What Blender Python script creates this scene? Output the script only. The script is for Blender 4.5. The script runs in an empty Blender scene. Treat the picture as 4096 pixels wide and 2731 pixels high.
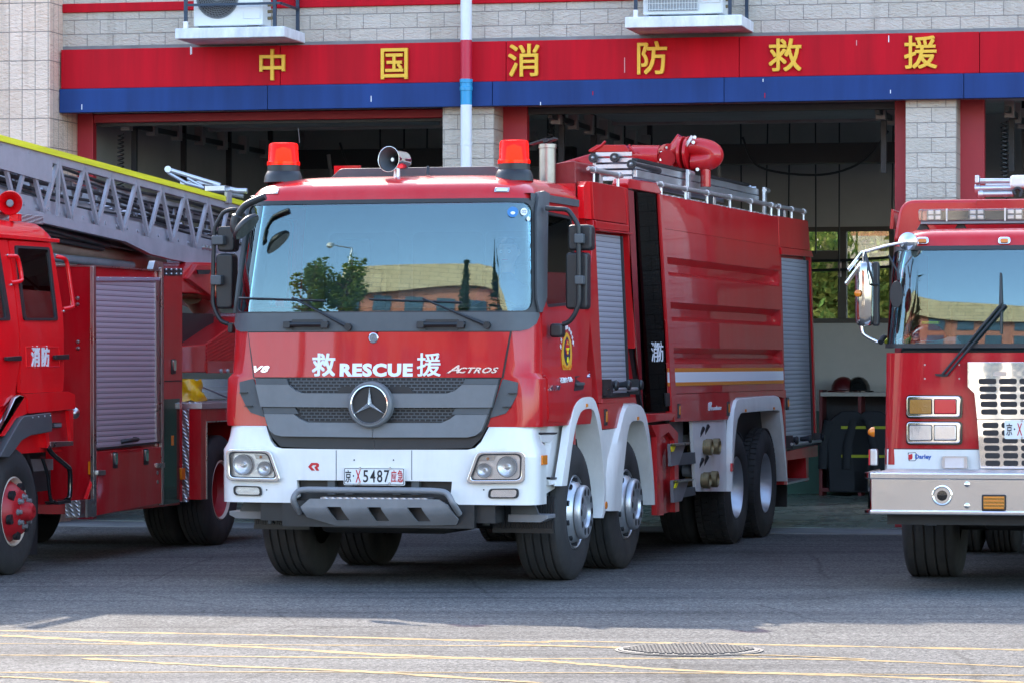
import bpy, bmesh, math, random
from mathutils import Vector, Matrix
random.seed(7)
R = math.radians
SC = bpy.context.scene
COL = SC.collection

# ------------------------------------------------------------------ camera, sky, sun, exposure
cam_d = bpy.data.cameras.new("camera")
cam = bpy.data.objects.new("camera", cam_d); COL.objects.link(cam)
CAMZ = 1.715
cam.location = (0, 0, CAMZ); cam.rotation_euler = (R(90), 0, 0)
cam_d.sensor_width = 36.0
cam_d.lens = 36.0 * 14280.0 / 4096.0          # a long lens, about 125 mm
cam_d.shift_y = 88.5 / 4096.0
cam_d.clip_start = 0.5; cam_d.clip_end = 2000
SC.camera = cam

SUN_EL = 34.0
SUN_DIR2 = Vector((-0.302, 0.953)).normalized()   # towards the sun, behind the station and a little left
w = bpy.data.worlds.new("World"); SC.world = w; w.use_nodes = True
nt = w.node_tree; nt.nodes.clear()
sky = nt.nodes.new("ShaderNodeTexSky"); sky.sky_type = 'NISHITA'; sky.sun_disc = False
sky.sun_elevation = R(SUN_EL); sky.sun_rotation = math.atan2(SUN_DIR2.x, SUN_DIR2.y)
sky.air_density = 1.0; sky.dust_density = 1.5; sky.ozone_density = 1.2
bg = nt.nodes.new("ShaderNodeBackground"); bg.inputs['Strength'].default_value = 0.15
wo = nt.nodes.new("ShaderNodeOutputWorld")
nt.links.new(sky.outputs[0], bg.inputs[0]); nt.links.new(bg.outputs[0], wo.inputs[0])
sun_d = bpy.data.lights.new("sun", 'SUN'); sun_d.energy = 2.0; sun_d.angle = R(0.5); sun_d.color = (1.0, 0.89, 0.76)
sun = bpy.data.objects.new("sun", sun_d); COL.objects.link(sun)
sd = Vector((SUN_DIR2.x * math.cos(R(SUN_EL)), SUN_DIR2.y * math.cos(R(SUN_EL)), math.sin(R(SUN_EL))))
sun.rotation_euler = sd.to_track_quat('Z', 'Y').to_euler()
SC.view_settings.view_transform = 'Standard'; SC.view_settings.look = 'None'
SC.view_settings.exposure = 2.60; SC.view_settings.gamma = 1.0
SC.view_settings.use_curve_mapping = False
SC.cycles.max_bounces = 8; SC.cycles.transparent_max_bounces = 12
SC.cycles.glossy_bounces = 4; SC.cycles.diffuse_bounces = 4
SC.cycles.caustics_reflective = False; SC.cycles.caustics_refractive = False
SC.cycles.sample_clamp_indirect = 6.0

# ------------------------------------------------------------------ measuring: photograph pixels (4096 wide) onto real planes
FP, CX, HY = 14280.0, 2048.0, 1454.0
def K(rx, ry, s):                       # a zoomed crop of the photograph -> photograph pixels
    def f(*pts): return [(rx + x / s, ry + y / s) for x, y in pts]
    return f
Z1, Z2, Z3, Z4 = K(0, 0, 2.1382), K(1000, 0, 2.1382), K(2000, 0, 2.1382), K(2996, 0, 2.1382)
Z5, Z6, Z7, Z8 = K(0, 650, 2.091), K(0, 1350, 1.651), K(800, 500, 1.742), K(1500, 500, 1.742)
Y1, Y2, Y3, Y4 = K(850, 1250, 1.96), K(1550, 1250, 1.96), K(2050, 650, 1.96), K(2150, 500, 1.96)
Y5, Y6, Y7, Y8 = K(2500, 700, 2.0906), K(2050, 1350, 1.5677), K(3300, 650, 1.96), K(3300, 1400, 1.6508)
X1, X2, X3, X4 = K(950, 1900, 1.568), K(0, 900, 2.614), K(0, 1500, 1.96), K(2050, 1150, 2.614)
X5, X6, X7, X8 = K(2300, 500, 3.6185), K(700, 1000, 1.3067), K(2000, 2150, 1.1221), K(0, 2150, 1.12)

class Frame:                            # a local frame on the ground: u right, v away from us, w up
    def __init__(s, ox, oy, yaw):
        s.ox, s.oy, s.yaw = ox, oy, R(yaw)
        s.c, s.s = math.cos(s.yaw), math.sin(s.yaw)
        s.cu = -ox * s.c + oy * s.s; s.cv = -ox * s.s - oy * s.c
    def d(s, x, y):
        a = (x - CX) / FP; b = -(y - HY) / FP
        return a * s.c - s.s, a * s.s + s.c, b
    def front(s, x, y, v=0.0):
        du, dv, dw = s.d(x, y); t = (v - s.cv) / dv
        return (s.cu + t * du, CAMZ + t * dw)
    def side(s, x, y, u=1.25):
        du, dv, dw = s.d(x, y); t = (u - s.cu) / du
        return (s.cv + t * dv, CAMZ + t * dw)
    def lev(s, x, y, w=0.0):
        du, dv, dw = s.d(x, y); t = (w - CAMZ) / dw
        return (s.cu + t * du, s.cv + t * dv)
    def proj(s, p):
        X = s.ox + p[0] * s.c + p[1] * s.s; Y = s.oy - p[0] * s.s + p[1] * s.c
        return (CX + FP * X / Y, HY - FP * (p[2] - CAMZ) / Y)
    def F(s, pts, v=0.0): return [s.front(x, y, v) for x, y in pts]
    def S(s, pts, u=1.25): return [s.side(x, y, u) for x, y in pts]
    def world(s, u, v, w=0.0):
        return Vector((s.ox + u * s.c + v * s.s, s.oy - u * s.s + v * s.c, w))

MT = Frame(-1.057, 27.43, 16.0)         # the tender in the middle: origin under the middle of its bumper
LT = Frame(-5.154, 29.366, 14.4)        # the ladder truck: origin under its front axle
RT = Frame(3.887, 26.70, 12.5)          # the engine at the right: origin under its bumper
BF = Frame(0.0, 37.6, 12.4)             # the facade plane
WF = Frame(0.0, 0.0, 0.0)

def interp(tab, x):
    if x <= tab[0][0]: return tab[0][1]
    for (a, p), (b, q) in zip(tab, tab[1:]):
        if x <= b: return p + (q - p) * (x - a) / (b - a)
    return tab[-1][1]

class Surf:
    fr = None
    def inv(s, x, y, g):
        a, b = g
        for _ in range(12):
            p = s.fr.proj(s(a, b, 0)); e = 1e-4
            pa = s.fr.proj(s(a + e, b, 0)); pb = s.fr.proj(s(a, b + e, 0))
            j11, j21 = (pa[0] - p[0]) / e, (pa[1] - p[1]) / e
            j12, j22 = (pb[0] - p[0]) / e, (pb[1] - p[1]) / e
            det = j11 * j22 - j12 * j21
            if abs(det) < 1e-6: break
            rx, ry = x - p[0], y - p[1]
            a += max(-.4, min(.4, (rx * j22 - ry * j12) / det)); b += max(-.4, min(.4, (ry * j11 - rx * j21) / det))
        return a, b
    def I(s, pts): return [s.inv(x, y, s.guess(x, y)) for x, y in pts]

class Wrap(Surf):                       # a sheet that goes round the front of a cab: s along it, w up
    def __init__(s, fr, vf, hw, r, b): s.fr, s.vf, s.hw, s.r, s.b = fr, vf, hw, r, b
    def __call__(s, a, w, off=0.0):
        h = interp(s.hw, w); v0 = interp(s.vf, w); r = interp(s.r, w); k = h - r
        sg = 1 if a >= 0 else -1; a = abs(a)
        if a <= k:
            return Vector((sg * a, v0 + s.b * (a / h) ** 2 - off, w))
        v1 = v0 + s.b * (k / h) ** 2
        if a <= k + r * math.pi / 2:
            t = (a - k) / r
            return Vector((sg * (k + (r + off) * math.sin(t)), v1 + r - (r + off) * math.cos(t), w))
        return Vector((sg * (h + off), v1 + r + (a - k - r * math.pi / 2), w))
    def guess(s, x, y):
        u, w = s.fr.front(x, y, 0.1)
        return (max(-1.3, min(u, 1.3)), w)
    def sv(s, v, w, sg=1):              # the s of a point on the flat side at depth v
        h = interp(s.hw, w); r = interp(s.r, w)
        return sg * ((h - r) + r * math.pi / 2 + v - (interp(s.vf, w) + s.b * ((h - r) / h) ** 2 + r))

class Side(Surf):                       # a body side leaning in a little towards the top
    def __init__(s, fr, tab, sg=1): s.fr, s.tab, s.sg = fr, tab, sg
    def __call__(s, v, w, off=0.0): return Vector((s.sg * (interp(s.tab, w) + off), v, w))
    def guess(s, x, y): return s.fr.side(x, y, interp(s.tab, 2.0))

class Front(Surf):                      # an upright plane facing us
    def __init__(s, fr, v=0.0): s.fr, s.v = fr, v
    def __call__(s, u, w, off=0.0): return Vector((u, s.v - off, w))
    def guess(s, x, y): return s.fr.front(x, y, s.v)

# ------------------------------------------------------------------ materials
def mat(name, col, rough=0.5, metal=0.0, coat=0.0, var=0.0, vscale=3.0, bump=0.0, bscale=60.0, emit=None, estr=0.0, spec=None, trans=0.0, stretch=None, rvar=0.0, dust=0.0):
    m = bpy.data.materials.new(name); m.use_nodes = True
    t = m.node_tree; p = t.nodes["Principled BSDF"]
    p.inputs['Base Color'].default_value = (*col, 1); p.inputs['Roughness'].default_value = rough
    p.inputs['Metallic'].default_value = metal
    if coat: p.inputs['Coat Weight'].default_value = coat; p.inputs['Coat Roughness'].default_value = 0.03
    if spec is not None: p.inputs['Specular IOR Level'].default_value = spec
    if trans: p.inputs['Transmission Weight'].default_value = trans
    if emit: p.inputs['Emission Color'].default_value = (*emit, 1); p.inputs['Emission Strength'].default_value = estr
    if var or bump or rvar or dust:
        tc = t.nodes.new("ShaderNodeTexCoord"); mp = t.nodes.new("ShaderNodeMapping")
        t.links.new(tc.outputs['Object'], mp.inputs[0])
        if stretch: mp.inputs['Scale'].default_value = stretch
    if var or rvar:
        n = t.nodes.new("ShaderNodeTexNoise"); n.inputs['Scale'].default_value = vscale; n.inputs['Detail'].default_value = 6
        n.inputs['Roughness'].default_value = 0.65
        t.links.new(mp.outputs[0], n.inputs['Vector'])
        if var:
            rp = t.nodes.new("ShaderNodeValToRGB")
            rp.color_ramp.elements[0].position = 0.3; rp.color_ramp.elements[1].position = 0.7
            rp.color_ramp.elements[0].color = (*[c * (1 - var) for c in col], 1)
            rp.color_ramp.elements[1].color = (*[min(1, c * (1 + var)) for c in col], 1)
            t.links.new(n.outputs[0], rp.inputs[0]); t.links.new(rp.outputs[0], p.inputs['Base Color'])
        if rvar:
            mr = t.nodes.new("ShaderNodeMapRange")
            mr.inputs['To Min'].default_value = max(0, rough - rvar); mr.inputs['To Max'].default_value = rough + rvar
            mr.inputs['From Min'].default_value = .3; mr.inputs['From Max'].default_value = .7
            t.links.new(n.outputs[0], mr.inputs[0]); t.links.new(mr.outputs[0], p.inputs['Roughness'])
    if dust:                              # road film: a thin greyish veil in uneven patches and runs, thicker low down
        nd = t.nodes.new("ShaderNodeTexNoise"); nd.inputs['Scale'].default_value = 2.2; nd.inputs['Detail'].default_value = 8; nd.inputs['Roughness'].default_value = .7
        ms = t.nodes.new("ShaderNodeMapping"); ms.inputs['Scale'].default_value = (2.2, 2.2, .5); t.links.new(tc.outputs['Object'], ms.inputs[0]); t.links.new(ms.outputs[0], nd.inputs['Vector'])
        sz = t.nodes.new("ShaderNodeSeparateXYZ"); t.links.new(tc.outputs['Object'], sz.inputs[0])
        hz = t.nodes.new("ShaderNodeMapRange"); t.links.new(sz.outputs[2], hz.inputs[0])
        hz.inputs['From Min'].default_value = .4; hz.inputs['From Max'].default_value = 2.2; hz.inputs['To Min'].default_value = 1.0; hz.inputs['To Max'].default_value = .35
        rd_ = t.nodes.new("ShaderNodeMapRange"); t.links.new(nd.outputs[0], rd_.inputs[0]); rd_.inputs['From Min'].default_value = .42; rd_.inputs['From Max'].default_value = .72; rd_.inputs['To Max'].default_value = dust
        mm = t.nodes.new("ShaderNodeMath"); mm.operation = 'MULTIPLY'; t.links.new(rd_.outputs[0], mm.inputs[0]); t.links.new(hz.outputs[0], mm.inputs[1])
        mxd = t.nodes.new("ShaderNodeMix"); mxd.data_type = 'RGBA'; t.links.new(mm.outputs[0], mxd.inputs[0]); mxd.inputs[7].default_value = (.30, .25, .21, 1)
        src = p.inputs['Base Color'].links[0].from_socket if p.inputs['Base Color'].links else None
        if src: t.links.new(src, mxd.inputs[6])
        else: mxd.inputs[6].default_value = (*col, 1)
        t.links.new(mxd.outputs[2], p.inputs['Base Color'])
    if bump:
        n2 = t.nodes.new("ShaderNodeTexNoise"); n2.inputs['Scale'].default_value = bscale; n2.inputs['Detail'].default_value = 4
        t.links.new(mp.outputs[0], n2.inputs['Vector'])
        b = t.nodes.new("ShaderNodeBump"); b.inputs['Strength'].default_value = bump; b.inputs['Distance'].default_value = 0.01
        t.links.new(n2.outputs[0], b.inputs['Height']); t.links.new(b.outputs[0], p.inputs['Normal'])
    return m

def brick_mat(name, c1, c2, mortar, bw, bh, offset, axes, msize=0.012, rough=0.55, rock=0.6, spec=0.4, shift=(0, 0, 0), freq=2):
    m = bpy.data.materials.new(name); m.use_nodes = True
    t = m.node_tree; p = t.nodes["Principled BSDF"]; p.inputs['Roughness'].default_value = rough
    p.inputs['Specular IOR Level'].default_value = spec
    tc = t.nodes.new("ShaderNodeTexCoord"); sp = t.nodes.new("ShaderNodeSeparateXYZ"); cb = t.nodes.new("ShaderNodeCombineXYZ")
    t.links.new(tc.outputs['Object'], sp.inputs[0])
    for k, ax in enumerate(axes): t.links.new(sp.outputs[ax], cb.inputs[k])
    mp = t.nodes.new("ShaderNodeMapping"); mp.inputs['Location'].default_value = shift
    t.links.new(cb.outputs[0], mp.inputs[0])
    br = t.nodes.new("ShaderNodeTexBrick"); t.links.new(mp.outputs[0], br.inputs['Vector'])
    br.offset = offset; br.offset_frequency = freq; br.squash = 1.0
    br.inputs['Scale'].default_value = 1.0; br.inputs['Brick Width'].default_value = bw; br.inputs['Row Height'].default_value = bh
    br.inputs['Mortar Size'].default_value = msize; br.inputs['Mortar Smooth'].default_value = 0.25; br.inputs['Bias'].default_value = 0.0
    br.inputs['Color1'].default_value = (*c1, 1); br.inputs['Color2'].default_value = (*c2, 1); br.inputs['Mortar'].default_value = (*mortar, 1)
    ns = t.nodes.new("ShaderNodeTexNoise"); ns.inputs['Scale'].default_value = 1.3; ns.inputs['Detail'].default_value = 8
    t.links.new(tc.outputs['Object'], ns.inputs['Vector'])
    mx = t.nodes.new("ShaderNodeMix"); mx.data_type = 'RGBA'; mx.blend_type = 'MULTIPLY'; mx.inputs[0].default_value = 0.35
    rp = t.nodes.new("ShaderNodeValToRGB"); rp.color_ramp.elements[0].position = .3; rp.color_ramp.elements[1].position = .65
    rp.color_ramp.elements[0].color = (.55, .53, .5, 1); rp.color_ramp.elements[1].color = (1, 1, 1, 1)
    t.links.new(ns.outputs[0], rp.inputs[0]); t.links.new(br.outputs['Color'], mx.inputs[6]); t.links.new(rp.outputs[0], mx.inputs[7])
    t.links.new(mx.outputs[2], p.inputs['Base Color'])
    # rain runs down the wall
    ms_ = t.nodes.new("ShaderNodeMapping"); ms_.inputs['Scale'].default_value = (3.0, .22, 1); t.links.new(cb.outputs[0], ms_.inputs[0])
    nst = t.nodes.new("ShaderNodeTexNoise"); nst.inputs['Scale'].default_value = 1.0; nst.inputs['Detail'].default_value = 7; nst.inputs['Roughness'].default_value = .7; t.links.new(ms_.outputs[0], nst.inputs['Vector'])
    rst = t.nodes.new("ShaderNodeValToRGB"); rst.color_ramp.elements[0].position = .30; rst.color_ramp.elements[1].position = .48
    rst.color_ramp.elements[0].color = (.62, .60, .57, 1); rst.color_ramp.elements[1].color = (1, 1, 1, 1); t.links.new(nst.outputs[0], rst.inputs[0])
    mst = t.nodes.new("ShaderNodeMix"); mst.data_type = 'RGBA'; mst.blend_type = 'MULTIPLY'; mst.inputs[0].default_value = .6
    t.links.new(mx.outputs[2], mst.inputs[6]); t.links.new(rst.outputs[0], mst.inputs[7]); t.links.new(mst.outputs[2], p.inputs['Base Color'])
    # split-faced tile: wandering ridges plus the joints
    mp2 = t.nodes.new("ShaderNodeMapping"); mp2.inputs['Scale'].default_value = (1.0, 2.2, 1); mp2.inputs['Rotation'].default_value = (0, 0, .5)
    t.links.new(cb.outputs[0], mp2.inputs[0])
    n2 = t.nodes.new("ShaderNodeTexNoise"); n2.inputs['Scale'].default_value = 14; n2.inputs['Detail'].default_value = 3; n2.inputs['Distortion'].default_value = 1.2
    t.links.new(mp2.outputs[0], n2.inputs['Vector'])
    ma = t.nodes.new("ShaderNodeMath"); ma.operation = 'MULTIPLY'; ma.inputs[1].default_value = rock
    t.links.new(n2.outputs[0], ma.inputs[0])
    mb = t.nodes.new("ShaderNodeMath"); mb.operation = 'SUBTRACT'
    t.links.new(ma.outputs[0], mb.inputs[0]); t.links.new(br.outputs['Fac'], mb.inputs[1])
    b = t.nodes.new("ShaderNodeBump"); b.inputs['Strength'].default_value = 0.75; b.inputs['Distance'].default_value = 0.028
    t.links.new(mb.outputs[0], b.inputs['Height']); t.links.new(b.outputs[0], p.inputs['Normal'])
    return m

def glass_mat(name, tint, refl, refl_tint=(1, 1, 1), rough=0.0, ior=1.5):
    m = bpy.data.materials.new(name); m.use_nodes = True
    t = m.node_tree; t.nodes.clear()
    o = t.nodes.new("ShaderNodeOutputMaterial"); mx = t.nodes.new("ShaderNodeMixShader")
    tr = t.nodes.new("ShaderNodeBsdfTransparent"); tr.inputs[0].default_value = (*tint, 1)
    gl = t.nodes.new("ShaderNodeBsdfGlossy"); gl.inputs['Roughness'].default_value = rough; gl.inputs['Color'].default_value = (*refl_tint, 1)
    fr = t.nodes.new("ShaderNodeFresnel"); fr.inputs[0].default_value = ior
    ad = t.nodes.new("ShaderNodeMath"); ad.operation = 'ADD'; ad.inputs[1].default_value = refl; ad.use_clamp = True
    t.links.new(fr.outputs[0], ad.inputs[0]); t.links.new(ad.outputs[0], mx.inputs[0])
    t.links.new(tr.outputs[0], mx.inputs[1]); t.links.new(gl.outputs[0], mx.inputs[2]); t.links.new(mx.outputs[0], o.inputs[0])
    return m

RED = (0.51, 0.007, 0.011)
M = {}
M['red'] = mat("red_paint", RED, 0.42, coat=0.75, var=0.07, vscale=1.5, spec=.15, dust=.20)
M['red_dull'] = mat("dull_red_paint", (0.38, 0.008, 0.014), 0.45, var=0.12, vscale=6)
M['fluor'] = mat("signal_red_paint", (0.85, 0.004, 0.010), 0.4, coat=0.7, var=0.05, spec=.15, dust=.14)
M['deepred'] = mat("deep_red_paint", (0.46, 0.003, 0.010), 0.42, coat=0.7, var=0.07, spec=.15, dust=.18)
M['white'] = mat("white_paint", (0.82, 0.80, 0.77), 0.3, coat=0.8, var=0.03, vscale=4, dust=.16)
M['fender'] = mat("white_plastic", (0.78, 0.76, 0.73), 0.4, coat=0.3, var=0.05, vscale=5, dust=.25)
M['dgrey'] = mat("dark_grey_plastic", (0.075, 0.082, 0.088), 0.5, var=0.08, vscale=8, bump=.05, bscale=300)
M['mgrey'] = mat("mid_grey_plastic", (0.155, 0.16, 0.165), 0.45, var=0.08, vscale=8)
M['black'] = mat("black_plastic", (0.016, 0.017, 0.019), 0.42, var=0.15, vscale=9)
M['blackgloss'] = mat("black_gloss", (0.008, 0.009, 0.01), 0.08, coat=0.6)
M['chassis'] = mat("chassis_black", (0.012, 0.012, 0.013), 0.6, var=0.3, vscale=5)
M['rubber'] = mat("tyre_rubber", (0.022, 0.022, 0.023), 0.8, var=0.25, vscale=5, bump=.25, bscale=120, dust=.09)
M['chrome'] = mat("chrome", (0.86, 0.86, 0.87), 0.06, 1.0, bump=.02, bscale=9)
M['steel'] = mat("brushed_steel", (0.52, 0.51, 0.50), 0.32, 1.0, rvar=.1, vscale=6)
M['alu'] = mat("aluminium", (0.60, 0.61, 0.63), 0.36, 0.85, var=0.1, vscale=6, rvar=.08)
M['rim'] = mat("silver_rim", (0.52, 0.54, 0.57), 0.35, 0.75, var=0.12, vscale=4)
M['rail'] = mat("grey_rail", (0.42, 0.40, 0.39), 0.4, 0.7, var=0.15, vscale=9)
M['skid'] = mat("skid_grey", (0.22, 0.22, 0.23), 0.5, 0.2, var=0.15, vscale=5)
M['brass'] = mat("brass", (0.25, 0.19, 0.10), 0.45, 0.6, var=0.2, vscale=20)
M['amber'] = mat("amber_lens", (0.75, 0.20, 0.01), 0.2, coat=0.5)
M['redlens'] = mat("red_lens", (0.62, 0.005, 0.02), 0.18, coat=0.8)
M['glass'] = glass_mat("windscreen_glass", (0.68, 0.80, 0.82), 0.056, (0.78, 0.96, 0.97))
M['sideglass'] = glass_mat("side_glass", (0.42, 0.46, 0.48), 0.10)
M['tint'] = glass_mat("tinted_glass", (0.10, 0.11, 0.12), 0.30)
M['tintdoor'] = glass_mat("tinted_door_glass", (0.10, 0.11, 0.12), 0.012, ior=1.02)
M['stack'] = mat("heat_stained_steel", (0.34, 0.30, 0.26), 0.38, 1.0, var=.2, vscale=4)
M['lens'] = glass_mat("clear_lens", (0.93, 0.94, 0.95), 0.06)
M['reflector'] = mat("lamp_reflector", (0.96, 0.96, 0.97), 0.30, 0.8, bump=.15, bscale=30)
M['letter_white'] = mat("white_letters", (0.82, 0.83, 0.84), 0.45)
M['letter_red'] = mat("red_letters", (0.55, 0.012, 0.02), 0.45)
M['letter_black'] = mat("black_letters", (0.01, 0.01, 0.012), 0.45)
M['gold'] = mat("gold_letters", (0.85, 0.48, 0.03), 0.35, var=.06, vscale=4)
M['crestgold'] = mat("crest_gold", (0.75, 0.38, 0.03), 0.4)
M['crestblue'] = mat("crest_blue", (0.01, 0.015, 0.06), 0.4)
M['beacon'] = mat("beacon_red", (0.70, 0.006, 0.003), 0.35, spec=.15, emit=(1.0, 0.03, 0.006), estr=0.26)
def beacon_glass():
    m = bpy.data.materials.new("beacon_red_glass"); m.use_nodes = True; t = m.node_tree
    p = t.nodes["Principled BSDF"]; p.inputs['Base Color'].default_value = (.85, .012, .006, 1); p.inputs['Roughness'].default_value = .12
    o = t.nodes["Material Output"]; tr = t.nodes.new("ShaderNodeBsdfTransparent"); tr.inputs[0].default_value = (1, .10, .04, 1)
    tl = t.nodes.new("ShaderNodeBsdfTranslucent"); tl.inputs[0].default_value = (1, .05, .02, 1)
    m1 = t.nodes.new("ShaderNodeMixShader"); m1.inputs[0].default_value = .45; m2 = t.nodes.new("ShaderNodeMixShader"); m2.inputs[0].default_value = .42
    t.links.new(p.outputs[0], m1.inputs[1]); t.links.new(tl.outputs[0], m1.inputs[2]); t.links.new(m1.outputs[0], m2.inputs[1]); t.links.new(tr.outputs[0], m2.inputs[2]); t.links.new(m2.outputs[0], o.inputs[0]); return m
M['beaconglass'] = beacon_glass()
M['lamplit'] = mat("lit_beacon_lamp", (.9, .3, .1), .4, emit=(1.0, .20, .045), estr=.95)
M['badge'] = mat("badge_silver", (0.80, 0.80, 0.80), 0.22, 0.75)
M['polished'] = mat("polished_steel", (0.98, 0.95, 0.91), 0.05, 1.0, bump=.22, bscale=1.6)
M['smoked'] = mat("dark_chrome", (0.50, 0.48, 0.46), 0.06, 1.0)  # chrome with one evenly darker base colour
M['orange'] = mat("orange_stripe", (0.75, 0.23, 0.01), 0.4)
M['yellow'] = mat("yellow_paint", (0.78, 0.72, 0.03), 0.45, var=.2, vscale=3, stretch=(.3, .3, 6))
M['yellowclean'] = mat("yellow_sticker", (0.9, 0.8, 0.02), 0.45)
M['skin'] = mat("skin", (0.50, 0.30, 0.22), 0.5)
M['uniform'] = mat("navy_uniform", (0.05, 0.07, 0.12), 0.8, var=.15)
M['hair'] = mat("black_hair", (0.01, 0.01, 0.01), 0.6)
M['seat'] = mat("seat_fabric", (0.10, 0.11, 0.12), 0.85, var=.15)
M['trim'] = mat("cab_trim", (0.24, 0.25, 0.26), 0.8, var=.08)

def louvre_mat(name, col, pitch, rough=0.4, metal=0.3, axis=2, line=0.13, dark=0.35):
    m = bpy.data.materials.new(name); m.use_nodes = True
    t = m.node_tree; p = t.nodes["Principled BSDF"]; p.inputs['Roughness'].default_value = rough; p.inputs['Metallic'].default_value = metal
    tc = t.nodes.new("ShaderNodeTexCoord"); sp = t.nodes.new("ShaderNodeSeparateXYZ"); t.links.new(tc.outputs['Object'], sp.inputs[0])
    d = t.nodes.new("ShaderNodeMath"); d.operation = 'DIVIDE'; d.inputs[1].default_value = pitch; t.links.new(sp.outputs[axis], d.inputs[0])
    f = t.nodes.new("ShaderNodeMath"); f.operation = 'FRACT'; t.links.new(d.outputs[0], f.inputs[0])
    g = t.nodes.new("ShaderNodeMath"); g.operation = 'LESS_THAN'; g.inputs[1].default_value = line; t.links.new(f.outputs[0], g.inputs[0])
    mx = t.nodes.new("ShaderNodeMix"); mx.data_type = 'RGBA'
    mx.inputs[6].default_value = (*col, 1); mx.inputs[7].default_value = (*[c * dark for c in col], 1)
    t.links.new(g.outputs[0], mx.inputs[0]); t.links.new(mx.outputs[2], p.inputs['Base Color'])
    pg = t.nodes.new("ShaderNodeMath"); pg.operation = 'PINGPONG'; pg.inputs[1].default_value = .5; t.links.new(f.outputs[0], pg.inputs[0])
    b = t.nodes.new("ShaderNodeBump"); b.inputs['Strength'].default_value = .5; b.inputs['Distance'].default_value = .012
    t.links.new(pg.outputs[0], b.inputs['Height']); t.links.new(b.outputs[0], p.inputs['Normal'])
    return m
M['shutter'] = louvre_mat("roller_slats", (0.40, 0.41, 0.45), 0.0445)
M['shutter_lilac'] = louvre_mat("lilac_roller_slats", (0.52, 0.46, 0.51), 0.047)

def checker_mat(name, col, sc=22.0, metal=.8, rough=.35):
    m = mat(name, col, rough, metal, var=.1, vscale=5)
    t = m.node_tree; p = t.nodes["Principled BSDF"]
    tc = t.nodes.new("ShaderNodeTexCoord"); hs = []
    for sg in (1, -1):
        mp = t.nodes.new("ShaderNodeMapping"); mp.inputs['Rotation'].default_value = (R(45 * sg), R(45 * sg), R(45 * sg)); mp.inputs['Scale'].default_value = (sc,) * 3
        t.links.new(tc.outputs['Object'], mp.inputs[0])
        vv = t.nodes.new("ShaderNodeTexWave"); vv.inputs['Scale'].default_value = .5; t.links.new(mp.outputs[0], vv.inputs[0]); hs.append(vv)
    mm = t.nodes.new("ShaderNodeMath"); mm.operation = 'MULTIPLY'
    t.links.new(hs[0].outputs['Fac'], mm.inputs[0]); t.links.new(hs[1].outputs['Fac'], mm.inputs[1])
    b = t.nodes.new("ShaderNodeBump"); b.inputs['Strength'].default_value = .9; b.inputs['Distance'].default_value = .006
    t.links.new(mm.outputs[0], b.inputs['Height']); t.links.new(b.outputs[0], p.inputs['Normal'])
    return m
M['tread'] = checker_mat("checker_plate", (0.50, 0.48, 0.50))
M['redtread'] = checker_mat("red_checker_plate", RED, 22, 0, .35)

def mesh_grille_mat():
    m = bpy.data.materials.new("grille_mesh"); m.use_nodes = True
    t = m.node_tree; p = t.nodes["Principled BSDF"]; p.inputs['Roughness'].default_value = .5
    tc = t.nodes.new("ShaderNodeTexCoord"); sp = t.nodes.new("ShaderNodeSeparateXYZ"); cb = t.nodes.new("ShaderNodeCombineXYZ")
    t.links.new(tc.outputs['Object'], sp.inputs[0]); t.links.new(sp.outputs[0], cb.inputs[0]); t.links.new(sp.outputs[2], cb.inputs[1])
    br = t.nodes.new("ShaderNodeTexBrick"); t.links.new(cb.outputs[0], br.inputs['Vector'])
    br.inputs['Scale'].default_value = 1; br.inputs['Brick Width'].default_value = .045; br.inputs['Row Height'].default_value = .024
    br.inputs['Mortar Size'].default_value = .0055; br.inputs['Mortar Smooth'].default_value = .3
    br.inputs['Color1'].default_value = (.004, .004, .005, 1); br.inputs['Color2'].default_value = (.012, .010, .010, 1); br.inputs['Mortar'].default_value = (.075, .08, .085, 1)
    t.links.new(br.outputs[0], p.inputs['Base Color'])
    b = t.nodes.new("ShaderNodeBump"); b.inputs['Strength'].default_value = 1; b.inputs['Distance'].default_value = .02
    t.links.new(br.outputs['Fac'], b.inputs['Height']); t.links.new(b.outputs[0], p.inputs['Normal'])
    return m
M['grille'] = mesh_grille_mat()

# ------------------------------------------------------------------ mesh helpers
def rpoly(pts, r, n=4):                 # round the corners of a polygon
    out = []; N = len(pts)
    for i, p in enumerate(pts):
        rr = r[i] if isinstance(r, (list, tuple)) else r
        p = Vector(p); a = Vector(pts[i - 1]); b = Vector(pts[(i + 1) % N])
        da, db = (a - p), (b - p)
        rr = min(rr, da.length * .45, db.length * .45)
        if rr < 1e-5: out.append(tuple(p)); continue
        s, e = p + da.normalized() * rr, p + db.normalized() * rr
        for k in range(n + 1):
            t = k / n
            out.append(tuple(s * (1 - t) ** 2 + p * 2 * t * (1 - t) + e * t * t))
    return out

def circ(cx, cy, r, n=28, ry=None, a0=0.0):
    return [(cx + r * math.cos(a0 + 2 * math.pi * k / n), cy + (ry or r) * math.sin(a0 + 2 * math.pi * k / n)) for k in range(n)]

def cr(pts, n=6):                       # Catmull-Rom through 3-D points
    P = [Vector(p) for p in pts]; out = []
    for i in range(len(P) - 1):
        p0, p1, p2, p3 = P[max(i - 1, 0)], P[i], P[i + 1], P[min(i + 2, len(P) - 1)]
        for k in range(n):
            t = k / n
            out.append(.5 * ((2 * p1) + (p2 - p0) * t + (2 * p0 - 5 * p1 + 4 * p2 - p3) * t * t + (3 * p1 - p0 - 3 * p2 + p3) * t ** 3))
    out.append(P[-1]); return out

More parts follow.
